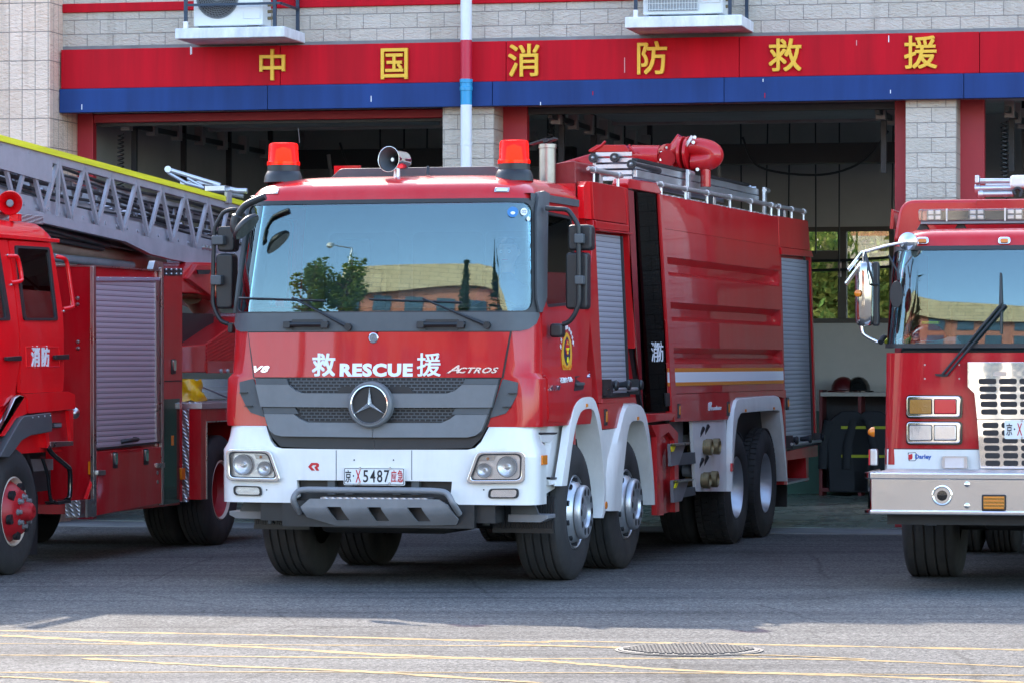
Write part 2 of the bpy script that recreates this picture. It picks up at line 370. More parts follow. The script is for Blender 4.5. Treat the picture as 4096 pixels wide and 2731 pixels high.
class MB:
    def __init__(s): s.v, s.f = [], []
    def add(s, vs, fs):
        o = len(s.v); s.v += [Vector(p) for p in vs]; s.f += [tuple(o + i for i in f) for f in fs]; return s
    def box(s, u0, u1, v0, v1, w0, w1):
        return s.add([(u0, v0, w0), (u1, v0, w0), (u1, v1, w0), (u0, v1, w0), (u0, v0, w1), (u1, v0, w1), (u1, v1, w1), (u0, v1, w1)],
                     [(3, 2, 1, 0), (4, 5, 6, 7), (0, 1, 5, 4), (1, 2, 6, 5), (2, 3, 7, 6), (3, 0, 4, 7)])
    def prism(s, poly, ax, a, b):       # ax: the axis along which a flat outline is given its depth
        n = len(poly)
        def P(p, d): return (d, p[0], p[1]) if ax == 'u' else (p[0], d, p[1]) if ax == 'v' else (p[0], p[1], d)
        return s.add([P(p, a) for p in poly] + [P(p, b) for p in poly],
                     [tuple(range(n))[::-1], tuple(range(n, 2 * n))] + [(i, (i + 1) % n, n + (i + 1) % n, n + i) for i in range(n)])
    def ring(s, outer, inner, ax, a, b):
        n = len(outer)
        def P(p, d): return (d, p[0], p[1]) if ax == 'u' else (p[0], d, p[1]) if ax == 'v' else (p[0], p[1], d)
        vs = [P(p, a) for p in outer] + [P(p, a) for p in inner] + [P(p, b) for p in outer] + [P(p, b) for p in inner]; fs = []
        for i in range(n):
            j = (i + 1) % n
            fs += [(i, j, n + j, n + i), (2 * n + j, 2 * n + i, 3 * n + i, 3 * n + j), (j, i, 2 * n + i, 2 * n + j), (n + i, n + j, 3 * n + j, 3 * n + i)]
        return s.add(vs, fs)
    def grid(s, rows, close=False):
        n = len(rows[0]); fs = []
        for i in range(len(rows) - 1):
            for j in range(n if close else n - 1):
                k = (j + 1) % n
                fs.append((i * n + j, i * n + k, (i + 1) * n + k, (i + 1) * n + j))
        return s.add([p for r in rows for p in r], fs)
    def tube(s, pts, r, n=10, cap=True):
        P = [Vector(p) for p in pts]; rows = []
        up = None
        for i, p in enumerate(P):
            t = (P[min(i + 1, len(P) - 1)] - P[max(i - 1, 0)]).normalized()
            if up is None:
                up = Vector((0, 0, 1)) if abs(t.z) < .9 else Vector((1, 0, 0))
            x = t.cross(up).normalized(); up = x.cross(t).normalized()
            rr = r[i] if isinstance(r, (list, tuple)) else r
            rows.append([p + (x * math.cos(2 * math.pi * k / n) + up * math.sin(2 * math.pi * k / n)) * rr for k in range(n)])
        o = len(s.v); s.grid(rows, True)
        if cap:
            s.f.append(tuple(o + k for k in range(n))[::-1]); e = o + (len(P) - 1) * n
            s.f.append(tuple(e + k for k in range(n)))
        return s
    def cyl(s, a, b, r, n=20): return s.tube([a, b], r, n)
    def bar(s, a, b, t, d, side=(0, 0, 1)):   # a rectangular bar from a to b, t along `side`, d across
        a, b = Vector(a), Vector(b); x = (b - a).normalized(); y = (Vector(side) - x * x.dot(Vector(side))).normalized(); z = x.cross(y)
        vs = [p + y * t / 2 * i + z * d / 2 * j for p in (a, b) for i, j in ((-1, -1), (1, -1), (1, 1), (-1, 1))]
        return s.add(vs, [(3, 2, 1, 0), (4, 5, 6, 7), (0, 1, 5, 4), (1, 2, 6, 5), (2, 3, 7, 6), (3, 0, 4, 7)])
    def lathe(s, prof, o, ax, n=32, cap=True):   # prof: (distance along axis, radius)
        o = Vector(o); a = Vector(ax).normalized(); x = a.orthogonal().normalized(); y = a.cross(x); k0 = len(s.v)
        s.grid([[o + a * h + (x * math.cos(2 * math.pi * k / n) + y * math.sin(2 * math.pi * k / n)) * r for k in range(n)] for h, r in prof], True)
        if cap:
            s.f.append(tuple(k0 + k for k in range(n))[::-1]); e = k0 + (len(prof) - 1) * n
            s.f.append(tuple(e + k for k in range(n)))
        return s
    def sheet(s, polys, fn, off=0.0, thick=0.02, da=None, db=None):   # outline(s) laid on a surface, with thickness
        bm = bmesh.new()
        if not isinstance(polys[0][0], (tuple, list)): polys = [polys]
        for p in polys:
            vs = [bm.verts.new((q[0], q[1], 0)) for q in p]
            try: bm.faces.new(vs)
            except ValueError: pass
        bmesh.ops.remove_doubles(bm, verts=bm.verts[:], dist=1e-5)
        for d, k in ((da, 0), (db, 1)):
            if not d: continue
            lo = min(q.co[k] for q in bm.verts); hi = max(q.co[k] for q in bm.verts); c = math.floor(lo / d + 1) * d
            while c < hi - 1e-4:
                pl = Vector((0, 0, 0)); pl[k] = c; no = Vector((0, 0, 0)); no[k] = 1
                bmesh.ops.bisect_plane(bm, geom=bm.verts[:] + bm.edges[:] + bm.faces[:], plane_co=pl, plane_no=no, dist=1e-5)
                c += d
        bm.verts.index_update()
        n = len(bm.verts); a = [fn(q.co.x, q.co.y, off) for q in bm.verts]; fs = []
        for f in bm.faces:
            ix = [q.index for q in f.verts]; nr = f.normal if f.normal.length else f.calc_normal() or Vector((0, 0, 1))
            fs.append(tuple(ix))
        if thick:
            a += [fn(q.co.x, q.co.y, off - thick) for q in bm.verts]
            fs += [tuple(i + n for i in f[::-1]) for f in list(fs)]
            for e in bm.edges:
                if len(e.link_faces) == 1:
                    i, j = e.verts[0].index, e.verts[1].index; fs.append((i, j, j + n, i + n))
        bm.free(); return s.add(a, fs)
    def build(s, name, m, parent=None, bevel=0.0, smooth=40, seg=2, kind=None):
        me = bpy.data.meshes.new(name); me.from_pydata([tuple(p) for p in s.v], [], s.f); me.validate(); me.update()
        bm = bmesh.new(); bm.from_mesh(me); bmesh.ops.recalc_face_normals(bm, faces=bm.faces[:]); bm.to_mesh(me); bm.free()
        me.materials.append(m if not isinstance(m, str) else M[m])
        o = bpy.data.objects.new(name, me); COL.objects.link(o)
        if parent: o.parent = parent
        if smooth:
            me.polygons.foreach_set("use_smooth", [True] * len(me.polygons))
            me.set_sharp_from_angle(angle=R(smooth))
        if bevel:
            b = o.modifiers.new("bevel", 'BEVEL'); b.width = bevel; b.segments = seg; b.limit_method = 'ANGLE'; b.angle_limit = R(35); b.harden_normals = True
        if kind: o["kind"] = kind
        return o

def text_mb(txt, size, fn, depth=0.004, bold=0.0, width=None, height=None, shear=0.0, res=3):
    """lettering as real mesh: fn(x, y, z) places a point of the text (origin at its lower left) in 3-D"""
    cjk = any(ord(c) > 0x2000 for c in txt)
    cu = bpy.data.curves.new("lettering", 'FONT'); cu.body = txt; cu.size = size; cu.resolution_u = res
    cu.fill_mode = 'FRONT'; cu.offset = 0 if cjk else bold; cu.shear = shear
    if not cjk and bold > .03: cu.space_character = 1.12
    ob = bpy.data.objects.new("lettering", cu); COL.objects.link(ob)
    dg = bpy.context.evaluated_depsgraph_get(); dg.update()
    me = bpy.data.meshes.new_from_object(ob.evaluated_get(dg))
    bpy.data.objects.remove(ob); bpy.data.curves.remove(cu)
    mb = MB()
    if not me.vertices: return mb
    xs = [q.co.x for q in me.vertices]; ys = [q.co.y for q in me.vertices]
    g = bold if cjk else 0.0
    x0, y0, x1, y1 = min(xs) - g, min(ys) - g, max(xs) + g, max(ys) + g
    sx = width / (x1 - x0) if width else 1; sy = height / (y1 - y0) if height else 1
    n = len(me.vertices); fs = [tuple(p.vertices) for p in me.polygons]; cnt = {}
    for f in fs:
        for i in range(len(f)):
            e = (f[i], f[(i + 1) % len(f)]); cnt[tuple(sorted(e))] = cnt.get(tuple(sorted(e)), 0) + 1
    rim = [(a, b, b + n, a + n) for (a, b), c in cnt.items() if c == 1]
    # a heavy stroke for Chinese characters: the thin outline laid side by side in layers a hair apart
    for k, (dx, dy) in enumerate([(-g, -g), (g, -g), (-g, g), (g, g), (0, 0)] if g else [(0, 0)]):
        P = [((q.co.x - x0 + dx) * sx, (q.co.y - y0 + dy) * sy) for q in me.vertices]
        mb.add([fn(x, y, depth + k * .0005) for x, y in P] + [fn(x, y, 0) for x, y in P], fs + rim)
    bpy.data.meshes.remove(me); return mb

def thing(name, label, cat, fr=None, loc=None, group=None, rz=None):
    o = bpy.data.objects.new(name, None); COL.objects.link(o); o.empty_display_size = .3
    if fr: o.location = (fr.ox, fr.oy, 0); o.rotation_euler = (0, 0, -fr.yaw)
    if loc is not None: o.location = loc
    if rz is not None: o.rotation_euler = (0, 0, rz)
    return tag(o, label, cat, group)
def tag(o, label, cat, group=None):
    o["label"] = label; o["category"] = cat
    if group: o["group"] = group
    return o
def dup(o, parent, shift=(0, 0, 0), flip=False):    # a copy of a part and of its sub-parts
    c = o.copy(); COL.objects.link(c); c.parent = parent
    c.location = Vector(o.location) + Vector(shift)
    for ch in o.children:
        d = ch.copy(); COL.objects.link(d); d.parent = c
    return c
# ------------------------------------------------------------------ ground
def asphalt_mat():
    m = bpy.data.materials.new("asphalt"); m.use_nodes = True
    t = m.node_tree; p = t.nodes["Principled BSDF"]; p.inputs['Roughness'].default_value = .9; p.inputs['Specular IOR Level'].default_value = .10
    tc = t.nodes.new("ShaderNodeTexCoord")
    def noise(sc, det=4, stretch=None, rough=.6):
        mp = t.nodes.new("ShaderNodeMapping"); t.links.new(tc.outputs['Object'], mp.inputs[0])
        if stretch: mp.inputs['Scale'].default_value = stretch; mp.inputs['Rotation'].default_value = (0, 0, R(-4))
        n = t.nodes.new("ShaderNodeTexNoise"); n.inputs['Scale'].default_value = sc; n.inputs['Detail'].default_value = det; n.inputs['Roughness'].default_value = rough
        t.links.new(mp.outputs[0], n.inputs['Vector']); return n
    vor = t.nodes.new("ShaderNodeTexVoronoi"); vor.inputs['Scale'].default_value = 70
    t.links.new(tc.outputs['Object'], vor.inputs['Vector'])
    r1 = t.nodes.new("ShaderNodeValToRGB"); t.links.new(vor.outputs['Color'], r1.inputs[0])
    e = r1.color_ramp.elements; e[0].position = .1; e[0].color = (.056, .056, .057, 1); e[1].position = .92; e[1].color = (.20, .192, .18, 1)
    n0 = noise(24, 4, None, .75); r0 = t.nodes.new("ShaderNodeValToRGB"); t.links.new(n0.outputs[0], r0.inputs[0])
    e = r0.color_ramp.elements; e[0].position = .36; e[0].color = (.62, .62, .62, 1); e[1].position = .66; e[1].color = (1.35, 1.35, 1.33, 1)
    m0 = t.nodes.new("ShaderNodeMix"); m0.data_type = 'RGBA'; m0.blend_type = 'MULTIPLY'; m0.inputs[0].default_value = 1
    t.links.new(r1.outputs[0], m0.inputs[6]); t.links.new(r0.outputs[0], m0.inputs[7])
    n1 = noise(.35, 6, (1, 2.2, 1)); r2 = t.nodes.new("ShaderNodeValToRGB"); t.links.new(n1.outputs[0], r2.inputs[0])
    e = r2.color_ramp.elements; e[0].position = .32; e[0].color = (.72, .72, .74, 1); e[1].position = .68; e[1].color = (1.1, 1.1, 1.1, 1)
    n3 = noise(1.0, 5, (.12, 3.2, 1)); r3 = t.nodes.new("ShaderNodeValToRGB"); t.links.new(n3.outputs[0], r3.inputs[0])
    e = r3.color_ramp.elements; e[0].position = .35; e[0].color = (.62, .62, .64, 1); e[1].position = .5; e[1].color = (1, 1, 1, 1)
    mx = t.nodes.new("ShaderNodeMix"); mx.data_type = 'RGBA'; mx.blend_type = 'MULTIPLY'; mx.inputs[0].default_value = 1
    t.links.new(m0.outputs[2], mx.inputs[6]); t.links.new(r2.outputs[0], mx.inputs[7])
    mx2 = t.nodes.new("ShaderNodeMix"); mx2.data_type = 'RGBA'; mx2.blend_type = 'MULTIPLY'; mx2.inputs[0].default_value = .8
    t.links.new(mx.outputs[2], mx2.inputs[6]); t.links.new(r3.outputs[0], mx2.inputs[7])
    cw = noise(.9, 3); mpc = t.nodes.new("ShaderNodeMix"); mpc.data_type = 'VECTOR'; mpc.inputs[0].default_value = .12
    t.links.new(tc.outputs['Object'], mpc.inputs[4]); t.links.new(cw.outputs['Color'], mpc.inputs[5])
    cv = t.nodes.new("ShaderNodeTexVoronoi"); cv.feature = 'DISTANCE_TO_EDGE'; cv.inputs['Scale'].default_value = .42
    t.links.new(mpc.outputs[1], cv.inputs['Vector'])
    r4 = t.nodes.new("ShaderNodeValToRGB"); t.links.new(cv.outputs['Distance'], r4.inputs[0])
    e = r4.color_ramp.elements; e[0].position = .002; e[0].color = (.68, .68, .68, 1); e[1].position = .006; e[1].color = (1, 1, 1, 1)
    st1 = noise(.55, 5, (1, .35, 1), .7); r5 = t.nodes.new("ShaderNodeValToRGB"); t.links.new(st1.outputs[0], r5.inputs[0])
    e = r5.color_ramp.elements; e[0].position = .33; e[0].color = (.72, .71, .70, 1); e[1].position = .47; e[1].color = (1, 1, 1, 1)
    m3_ = t.nodes.new("ShaderNodeMix"); m3_.data_type = 'RGBA'; m3_.blend_type = 'MULTIPLY'; m3_.inputs[0].default_value = 1
    m4_ = t.nodes.new("ShaderNodeMix"); m4_.data_type = 'RGBA'; m4_.blend_type = 'MULTIPLY'; m4_.inputs[0].default_value = .8
    t.links.new(mx2.outputs[2], m3_.inputs[6]); t.links.new(r4.outputs[0], m3_.inputs[7])
    t.links.new(m3_.outputs[2], m4_.inputs[6]); t.links.new(r5.outputs[0], m4_.inputs[7]); t.links.new(m4_.outputs[2], p.inputs['Base Color'])
    b = t.nodes.new("ShaderNodeBump"); b.inputs['Strength'].default_value = .7; b.inputs['Distance'].default_value = .008
    t.links.new(vor.outputs['Distance'], b.inputs['Height']); t.links.new(b.outputs[0], p.inputs['Normal'])
    return m
M['asphalt'] = asphalt_mat()
M['concrete'] = mat("concrete", (.20, .20, .195), .75, var=.22, vscale=2.5, bump=.2, bscale=60)
M['floor'] = mat("painted_floor", (.20, .25, .23), .28, var=.25, vscale=1.2, rvar=.12)
g = MB(); NG = 1
g.add([(-250, -250, 0), (250, -250, 0), (250, 300, 0), (-250, 300, 0)], [(0, 1, 2, 3)]); g.build("asphalt_yard", 'asphalt', smooth=0, kind="structure")
def on_building(mb): mb.v = [BF.world(p.x, p.y, p.z) for p in mb.v]; return mb
b0 = BF.lev(*(3300, 2135))[1]
on_building(MB().box(-30, 30, b0, 0.25, -.2, .008)).build("concrete_apron", 'concrete', smooth=0, kind="structure")
on_building(MB().box(-7.5, 15.5, .25, 9.8, -.2, .016)).build("garage_floor", 'floor', smooth=0, kind="structure")

# worn yellow lines that criss-cross the yard
M['lineyellow'] = mat("worn_yellow_line", (.26, .185, .09), .85, spec=.1, var=.40, vscale=14)
line_px = [
 [X8((0, 415), (950, 430), (1500, 443), (2352, 465)), X7((260, 463), (700, 470), (1300, 481), (2352, 502)), .085],
 [X8((0, 435), (600, 468), (1150, 490), (1700, 522), (2352, 547)), X7((400, 567), (900, 598), (1500, 615), (2352, 649)), .10],
 [X8((0, 473), (1200, 479), (2352, 484)), X7((250, 486), (540, 490)), .045],
 [X8((0, 525), (900, 530), (2200, 541)), X7((700, 541), (1500, 546), (2352, 579)), .06],
 [X8((0, 603), (1300, 601), (2352, 604)), X7((800, 607), (2352, 617)), .04],
 [X8((380, 540), (900, 570), (1600, 598), (2352, 646)), [], .075],
 [X8((0, 622), (250, 634), (480, 650)), [], .07],
 [X7((0, 480), (300, 486), (530, 494)), [], .09],
 [X7((1000, 524), (1300, 530), (1640, 545)), [], .04],
 [X7((0, 640), (180, 652)), [], .06]]
for a_, b_, wd in line_px:
    pts = [Vector((*WF.lev(x, y), 0)) for x, y in a_ + b_]
    pts = cr(pts, 14); rows = []
    for i, p in enumerate(pts):
        t = (pts[min(i + 1, len(pts) - 1)] - pts[max(i - 1, 0)]).normalized(); nn = Vector((-t.y, t.x, 0)); k = wd * .72 * random.uniform(.45, 1.2)
        z = .0012 + .00025 * (line_px.index([a_, b_, wd]))
        rows.append([p + nn * k + Vector((0, 0, z)), p - nn * k * random.uniform(.7, 1.2) + Vector((0, 0, z))])
    MB().grid(rows).build("yellow_line", 'lineyellow', smooth=0, kind="structure")

mc = X7((848, 505))[0]; mx_, my_ = WF.lev(*mc)
man = thing("manhole_cover", "round cast iron manhole cover set in the sunlit asphalt", "manhole cover", loc=(mx_, my_, 0))
M['iron'] = mat("cast_iron", (.035, .037, .042), .6, .15, var=.3, vscale=8)
MB().lathe([(0.001, .445), (.006, .445), (.006, .425), (.002, .425)], (0, 0, 0), (0, 0, 1), 48, False).build("frame", 'iron', man)
MB().lathe([(.002, .42), (.009, .42)], (0, 0, 0), (0, 0, 1), 48).build("lid", 'iron', man)
rb = MB()
for k in range(-9, 10):
    y = k * .042; hl = math.sqrt(max(0, .40 ** 2 - y * y))
    for j in range(-9, 10):
        x = j * .044 + (k % 2) * .02
        if abs(x) + .02 < hl: rb.box(x - .016, x + .016, y - .012, y + .012, .009, .016)
rb.build("rib", 'iron', man, smooth=0)["kind"] = "stuff"

# ------------------------------------------------------------------ the fire station
st = thing("fire_station", "tiled fire station with open vehicle bays under a red and blue fascia", "building", BF)
M['tile'] = brick_mat("grey_split_tile", (.56, .485, .395), (.61, .53, .44), (.33, .29, .25), .294, .155, .5, (0, 2), msize=.005, rock=.9)
M['tile_side'] = brick_mat("grey_split_tile_return", (.56, .485, .395), (.61, .53, .44), (.33, .29, .25), .294, .155, .5, (1, 2), msize=.005, rock=.9)
M['pinktile'] = brick_mat("pink_split_tile", (.82, .585, .44), (.87, .64, .495), (.36, .27, .22), .147, .31, 0.0, (0, 2), msize=.005, rock=1.0)
M['pinktile_side'] = brick_mat("pink_split_tile_return", (.82, .585, .44), (.87, .64, .495), (.36, .27, .22), .147, .31, 0.0, (1, 2), msize=.005, rock=1.0)
M['inwall'] = mat("garage_wall", (.42, .40, .375), .8, var=.08, vscale=1.5)
M['ingreen'] = mat("green_wainscot", (.03, .12, .09), .5, var=.1)
M['ceil'] = mat("garage_ceiling", (.52, .50, .48), .9, var=.1)
M['doorred'] = mat("red_door_frame", (.40, .016, .026), .45, var=.06, vscale=4)
M['fasciared'] = mat("fascia_red", (.50, .004, .014), .6, spec=.15, var=.20, vscale=1.6, stretch=(2.6, 1, .22), rvar=.08)
M['fasciablue'] = mat("fascia_blue", (.018, .048, .17), .55, spec=.15, var=.22, vscale=1.4, stretch=(2.6, 1, .22), rvar=.08)
M['ledge'] = mat("white_ledge_paint", (.70, .71, .72), .7, var=.22, vscale=7, stretch=(1, 1, .4), bump=.2, bscale=40)
M['winframe'] = mat("brown_window_frame", (.06, .05, .04), .5)
def bx(x, v=0.0): return BF.front(x, 700, v)[0]
def bz(x, y, v=0.0): return BF.front(x, y, v)[1]
ZB0 = bz(2048, 424, -.12); ZB1 = bz(2048, 326, -.12); ZB2 = bz(2048, 165, -.12)   # blue bottom, red/blue joint, red top
UL = bx(252); ULP = bx(198, -.42); UM0, UM1 = bx(1771), bx(1975); UR0, UR1 = bx(3623), bx(3825)
DV = .46
HT = 10.15
MB().box(UL, 17, 0, .4, ZB0 + .05, HT).build("wall", 'tile', st, smooth=0)
MB().box(-22, ULP, -.42, .0, 0, HT).build("wing_wall", 'pinktile', st, smooth=0)
MB().box(ULP - .3, ULP + .003, -.417, DV + .1, 0, HT - .003).build("wing_return", 'pinktile_side', st, smooth=0)
MB().box(-22, ULP - .31, .01, 9.9, 0, HT).build("wing_side_wall", 'inwall', st, smooth=0)
for (a_, b_) in ((UM0, UM1), (UR0, UR1)):
    MB().box(a_, b_ - .003, 0, DV, .008, ZB0 + .05).build("pillar", 'tile', st, smooth=0)
    MB().box(b_ - .02, b_, .003, DV - .003, .008, ZB0 + .04).build("pillar_return", 'tile_side', st, smooth=0)
# beam over the bays, roof slab, added unseen boards whose gap lets a strip of sun onto the yard
MB().box(ULP, 17, .41, .75, ZB0 + .03, 4.95).build("beam", 'ceil', st, smooth=0)
MB().box(-22, 17, .41, 10.2, 4.95, 5.15).build("ceiling", 'ceil', st, smooth=0)
MB().box(-22, 17, .41, 10.2, HT - .35, HT - .1).build("roof", 'concrete', st, smooth=0)
pb = MB().box(-9.5, -7.1, .1, .3, HT + .10, HT + .32)
for k in range(2): pb.box(-9.4 + k * 2.1, -9.35 + k * 2.1, .15, .25, HT, HT + .11)
pb.box(-5.2, -2.0, .1, .3, HT + .06, HT + .22)
for k in range(3): pb.box(-5.15 + k * 1.5, -5.1 + k * 1.5, .15, .25, HT, HT + .07)
pb.build("light_gap_board", 'concrete', st, smooth=0)
# red door frames round each bay
dl0, dl1 = bx(309, DV), bx(372, DV)
def frame_post(a_, b_): MB().box(a_, b_, DV, DV + .12, .016, ZB0 + .05).build("door_frame", 'doorred', st, bevel=.006)
frame_post(ULP + .004, dl1); frame_post(bx(2030, DV) - .25, bx(2108, DV)); frame_post(bx(3579, DV), UR0 + .2); frame_post(bx(3857, DV) - .25, bx(3938, DV))
MB().box(dl1, UM0 + .02, DV + .01, DV + .1, bz(800, 486, DV), bz(800, 452, DV)).build("door_header", 'doorred', st, bevel=.01)
MB().box(dl1, UM0 + .02, DV + .1, DV + .18, bz(800, 498, DV), ZB0 + .02).build("door_seal", 'black', st)
MB().box(bx(2108, DV), UR0 - .12, DV + .06, DV + .2, bz(2800, 447, DV), ZB0 + .02).build("door_seal", 'black', st)
# garage inside
wu0, wu1 = bx(3150, 9.8), bx(3575, 9.8); wz0, wz1 = bz(3400, 1292, 9.8), bz(3400, 908, 9.8)
bw = MB(); zg = bz(3400, 1642, 9.8)
bw.box(-22, wu0, 9.8, 10.0, zg, 5); bw.box(wu1, 17, 9.8, 10.0, zg, 5); bw.box(wu0, wu1, 9.8, 10.0, zg, wz0); bw.box(wu0, wu1, 9.8, 10.0, wz1, 5)
bw.build("back_wall", 'inwall', st, smooth=0)
MB().box(-22, 17, 9.79, 10.0, 0, zg).build("wainscot", 'ingreen', st, smooth=0)
MB().box(ULP - .3, ULP - .05, DV + .1, 9.79, 0, 4.95).build("side_wall", 'inwall', st, smooth=0)
MB().box(16.7, 17, .4, 9.79, 0, HT).build("side_wall", 'inwall', st, smooth=0)
MB().box(UM0 + .15, UM0 + .4, 7.2, 7.6, 0, 4.95).build("inner_column", 'inwall', st, smooth=0)
win = MB()
win.ring([(wu0, wz0), (wu1, wz0), (wu1, wz1), (wu0, wz1)], [(wu0 + .06, wz0 + .06), (wu1 - .06, wz0 + .06), (wu1 - .06, wz1 - .06), (wu0 + .06, wz1 - .06)], 'v', 9.78, 9.9)
um0, um1 = bx(3352, 9.8), bx(3386, 9.8); win.box(um0, um1, 9.77, 9.91, wz0 + .06, wz1 - .06)
ut = [(bz(3300, 1040, 9.8), bz(3300, 1003, 9.8))][0]; win.box(wu0 + .06, um0, 9.775, 9.905, *ut)
wf = win.build("window", 'winframe', st, bevel=.005)
MB().box(wu0 + .05, wu1 - .05, 9.84, 9.846, wz0 + .05, wz1 - .05).build("pane", 'lens', wf, smooth=0)
MB().box(um0 + .01, um0 + .05, 9.74, 9.77, wz0 + .6, wz0 + .8).build("handle", 'alu', wf)
# overhead sectional doors, tracks, brackets, pipes and wires under the ceiling
def bay(u0, u1, tone):
    zt = bz(2900, 482, 3.6)
    for k in range(6):
        MB().box(u0 + .35, u1 - .25, .95 + k * .47, 1.40 + k * .47, zt, zt + .05).build("door_leaf", M[tone], st, bevel=.006)
    MB().box(u0 + .3, u1 - .2, 3.72, 3.86, zt - .03, zt + .10).build("door_edge", M['trim2'], st)
    MB().box(u0 + .1, u1 - .1, 7.4, 7.7, 4.2, 4.45).build("crossbeam", 'black', st)
    for uu in (u0 + .22, u1 - .2):
        tr = MB().box(uu - .025, uu + .025, .6, 7.3, zt - .16, zt - .10)
        tr.build("track", 'black', st)
        for k in range(7):
            MB().box(uu - .05, uu + .05, .9 + k * .9, 1.02 + k * .9, zt - .20, zt + .02).build("bracket", M['trim2'], st)
            if k % 2 == 0: MB().box(uu - .03, uu + .03, 1.2 + k * .9, 1.25 + k * .9, zt - .75, zt + .2).build("hanger", 'black', st)
    MB().cyl((u0, 9.6, bz(3000, 630, 9.6)), (u1, 9.6, bz(3000, 620, 9.6)), .035, 10).build("pipe", 'trim', st)
    for k in range(7):
        x = u0 + .7 + (u1 - u0 - 1.2) * ((k * .37 + .1) % 1); zz = random.uniform(2.6, 3.4)
        MB().cyl((x, 9.2 - .3 * (k % 3), zz), (x + random.uniform(-.05, .05), 9.2 - .3 * (k % 3), 4.9), .011, 6).build("wire", 'black', st)
    for k in range(2):
        z = 3.05 - .12 * k
        MB().tube(cr([(u0, 9.5, z + .15), (u0 + 1.6, 9.5, z), (u0 + 3, 9.5, z + .05), (u1, 9.5, z + .2)], 5), .02, 6).build("cable", 'black', st)
    # coiled cord by the left post
    pts = [(u0 + .17 + .035 * math.cos(k * 1.05), .9 + .035 * math.sin(k * 1.05), 4.25 - k * .0075) for k in range(150)]
    MB().tube(pts, .008, 5).build("coiled_cord", 'black', st)
    mb = MB().tube(cr([(u0 + 1.7, 4.5, 4.35), (u0 + 1.9, 4.5, 4.0), (u0 + 2.6, 4.5, 3.9), (u0 + 3.1, 4.5, 4.05), (u0 + 3.4, 4.5, 4.4)], 6), .014, 8)
    mb.build("hanging_hose", 'black', st)
    MB().tube([(u0 + 1.15, 6, 4.3), (u0 + 1.2, 6, 3.9), (u0 + 1.0, 6, 3.7), (u0 + 1.0, 6, 3.0)], .025, 8).build("pipe", 'trim2', st)
M['trim2'] = mat("dusty_light_grey", (.34, .32, .30), .7, var=.15)
M['leafgrey'] = mat("door_leaf_grey", (.36, .35, .34), .6, var=.1)
bay(dl1, UM0, 'leafgrey'); bay(bx(2108, DV), bx(3579, DV), 'leafgrey'); bay(bx(3938, DV), 14.5, 'leafgrey')
# red band and white ledges with railings
MB().box(UL, bx(2600), -.03, .02, bz(300, 53), bz(300, 17)).build("red_band", 'fasciared', st, bevel=.01)
MB().box(UL, 17, -.012, .0, ZB2 - .01, ZB2 + .045).build("mortar_edge", 'concrete', st, smooth=0)
M['bluepost'] = mat("dark_blue_steel", (.025, .045, .075), .4, .3, var=.3, vscale=12)
LD = -.80
def ledge(xa, xb, yt, yb, posts):
    u0, u1 = BF.front(xa, yt, LD)[0], BF.front(xb, yt, LD)[0]
    z0, z1 = bz((xa + xb) / 2, yb, LD), bz((xa + xb) / 2, yt, LD)
    le = MB().box(u0, u1, LD, -.001, z0, z1).build("ledge", 'ledge', st, bevel=.012)
    rl = MB()
    for x in posts:
        u = BF.front(x, yt, LD + .06)[0]; rl.box(u - .017, u + .017, LD + .045, LD + .08, z1, z1 + 1.0)
    ue = u1 - .06
    rl.box(ue - .017, ue + .017, -.10, -.065, z1, z1 + 1.0)
    rl.box(u0 + .1, ue, LD + .05, LD + .075, z1 + .235, z1 + .26); rl.box(ue - .012, ue + .012, LD + .08, -.07, z1 + .235, z1 + .26)
    rl.build("railing", 'bluepost', le, smooth=0)
    for x in posts[:1]:
        u = BF.front(x, yt, LD + .06)[0]; MB().box(u - .021, u + .021, LD + .041, LD + .084, z1, z1 + .075).build("post_foot", 'white', le)
    return u0, u1, z0, z1
L1 = ledge(699, 1138, 110, 153, (743, 1099)); L2 = ledge(2499, 2968, 64, 109, (2543, 2920))
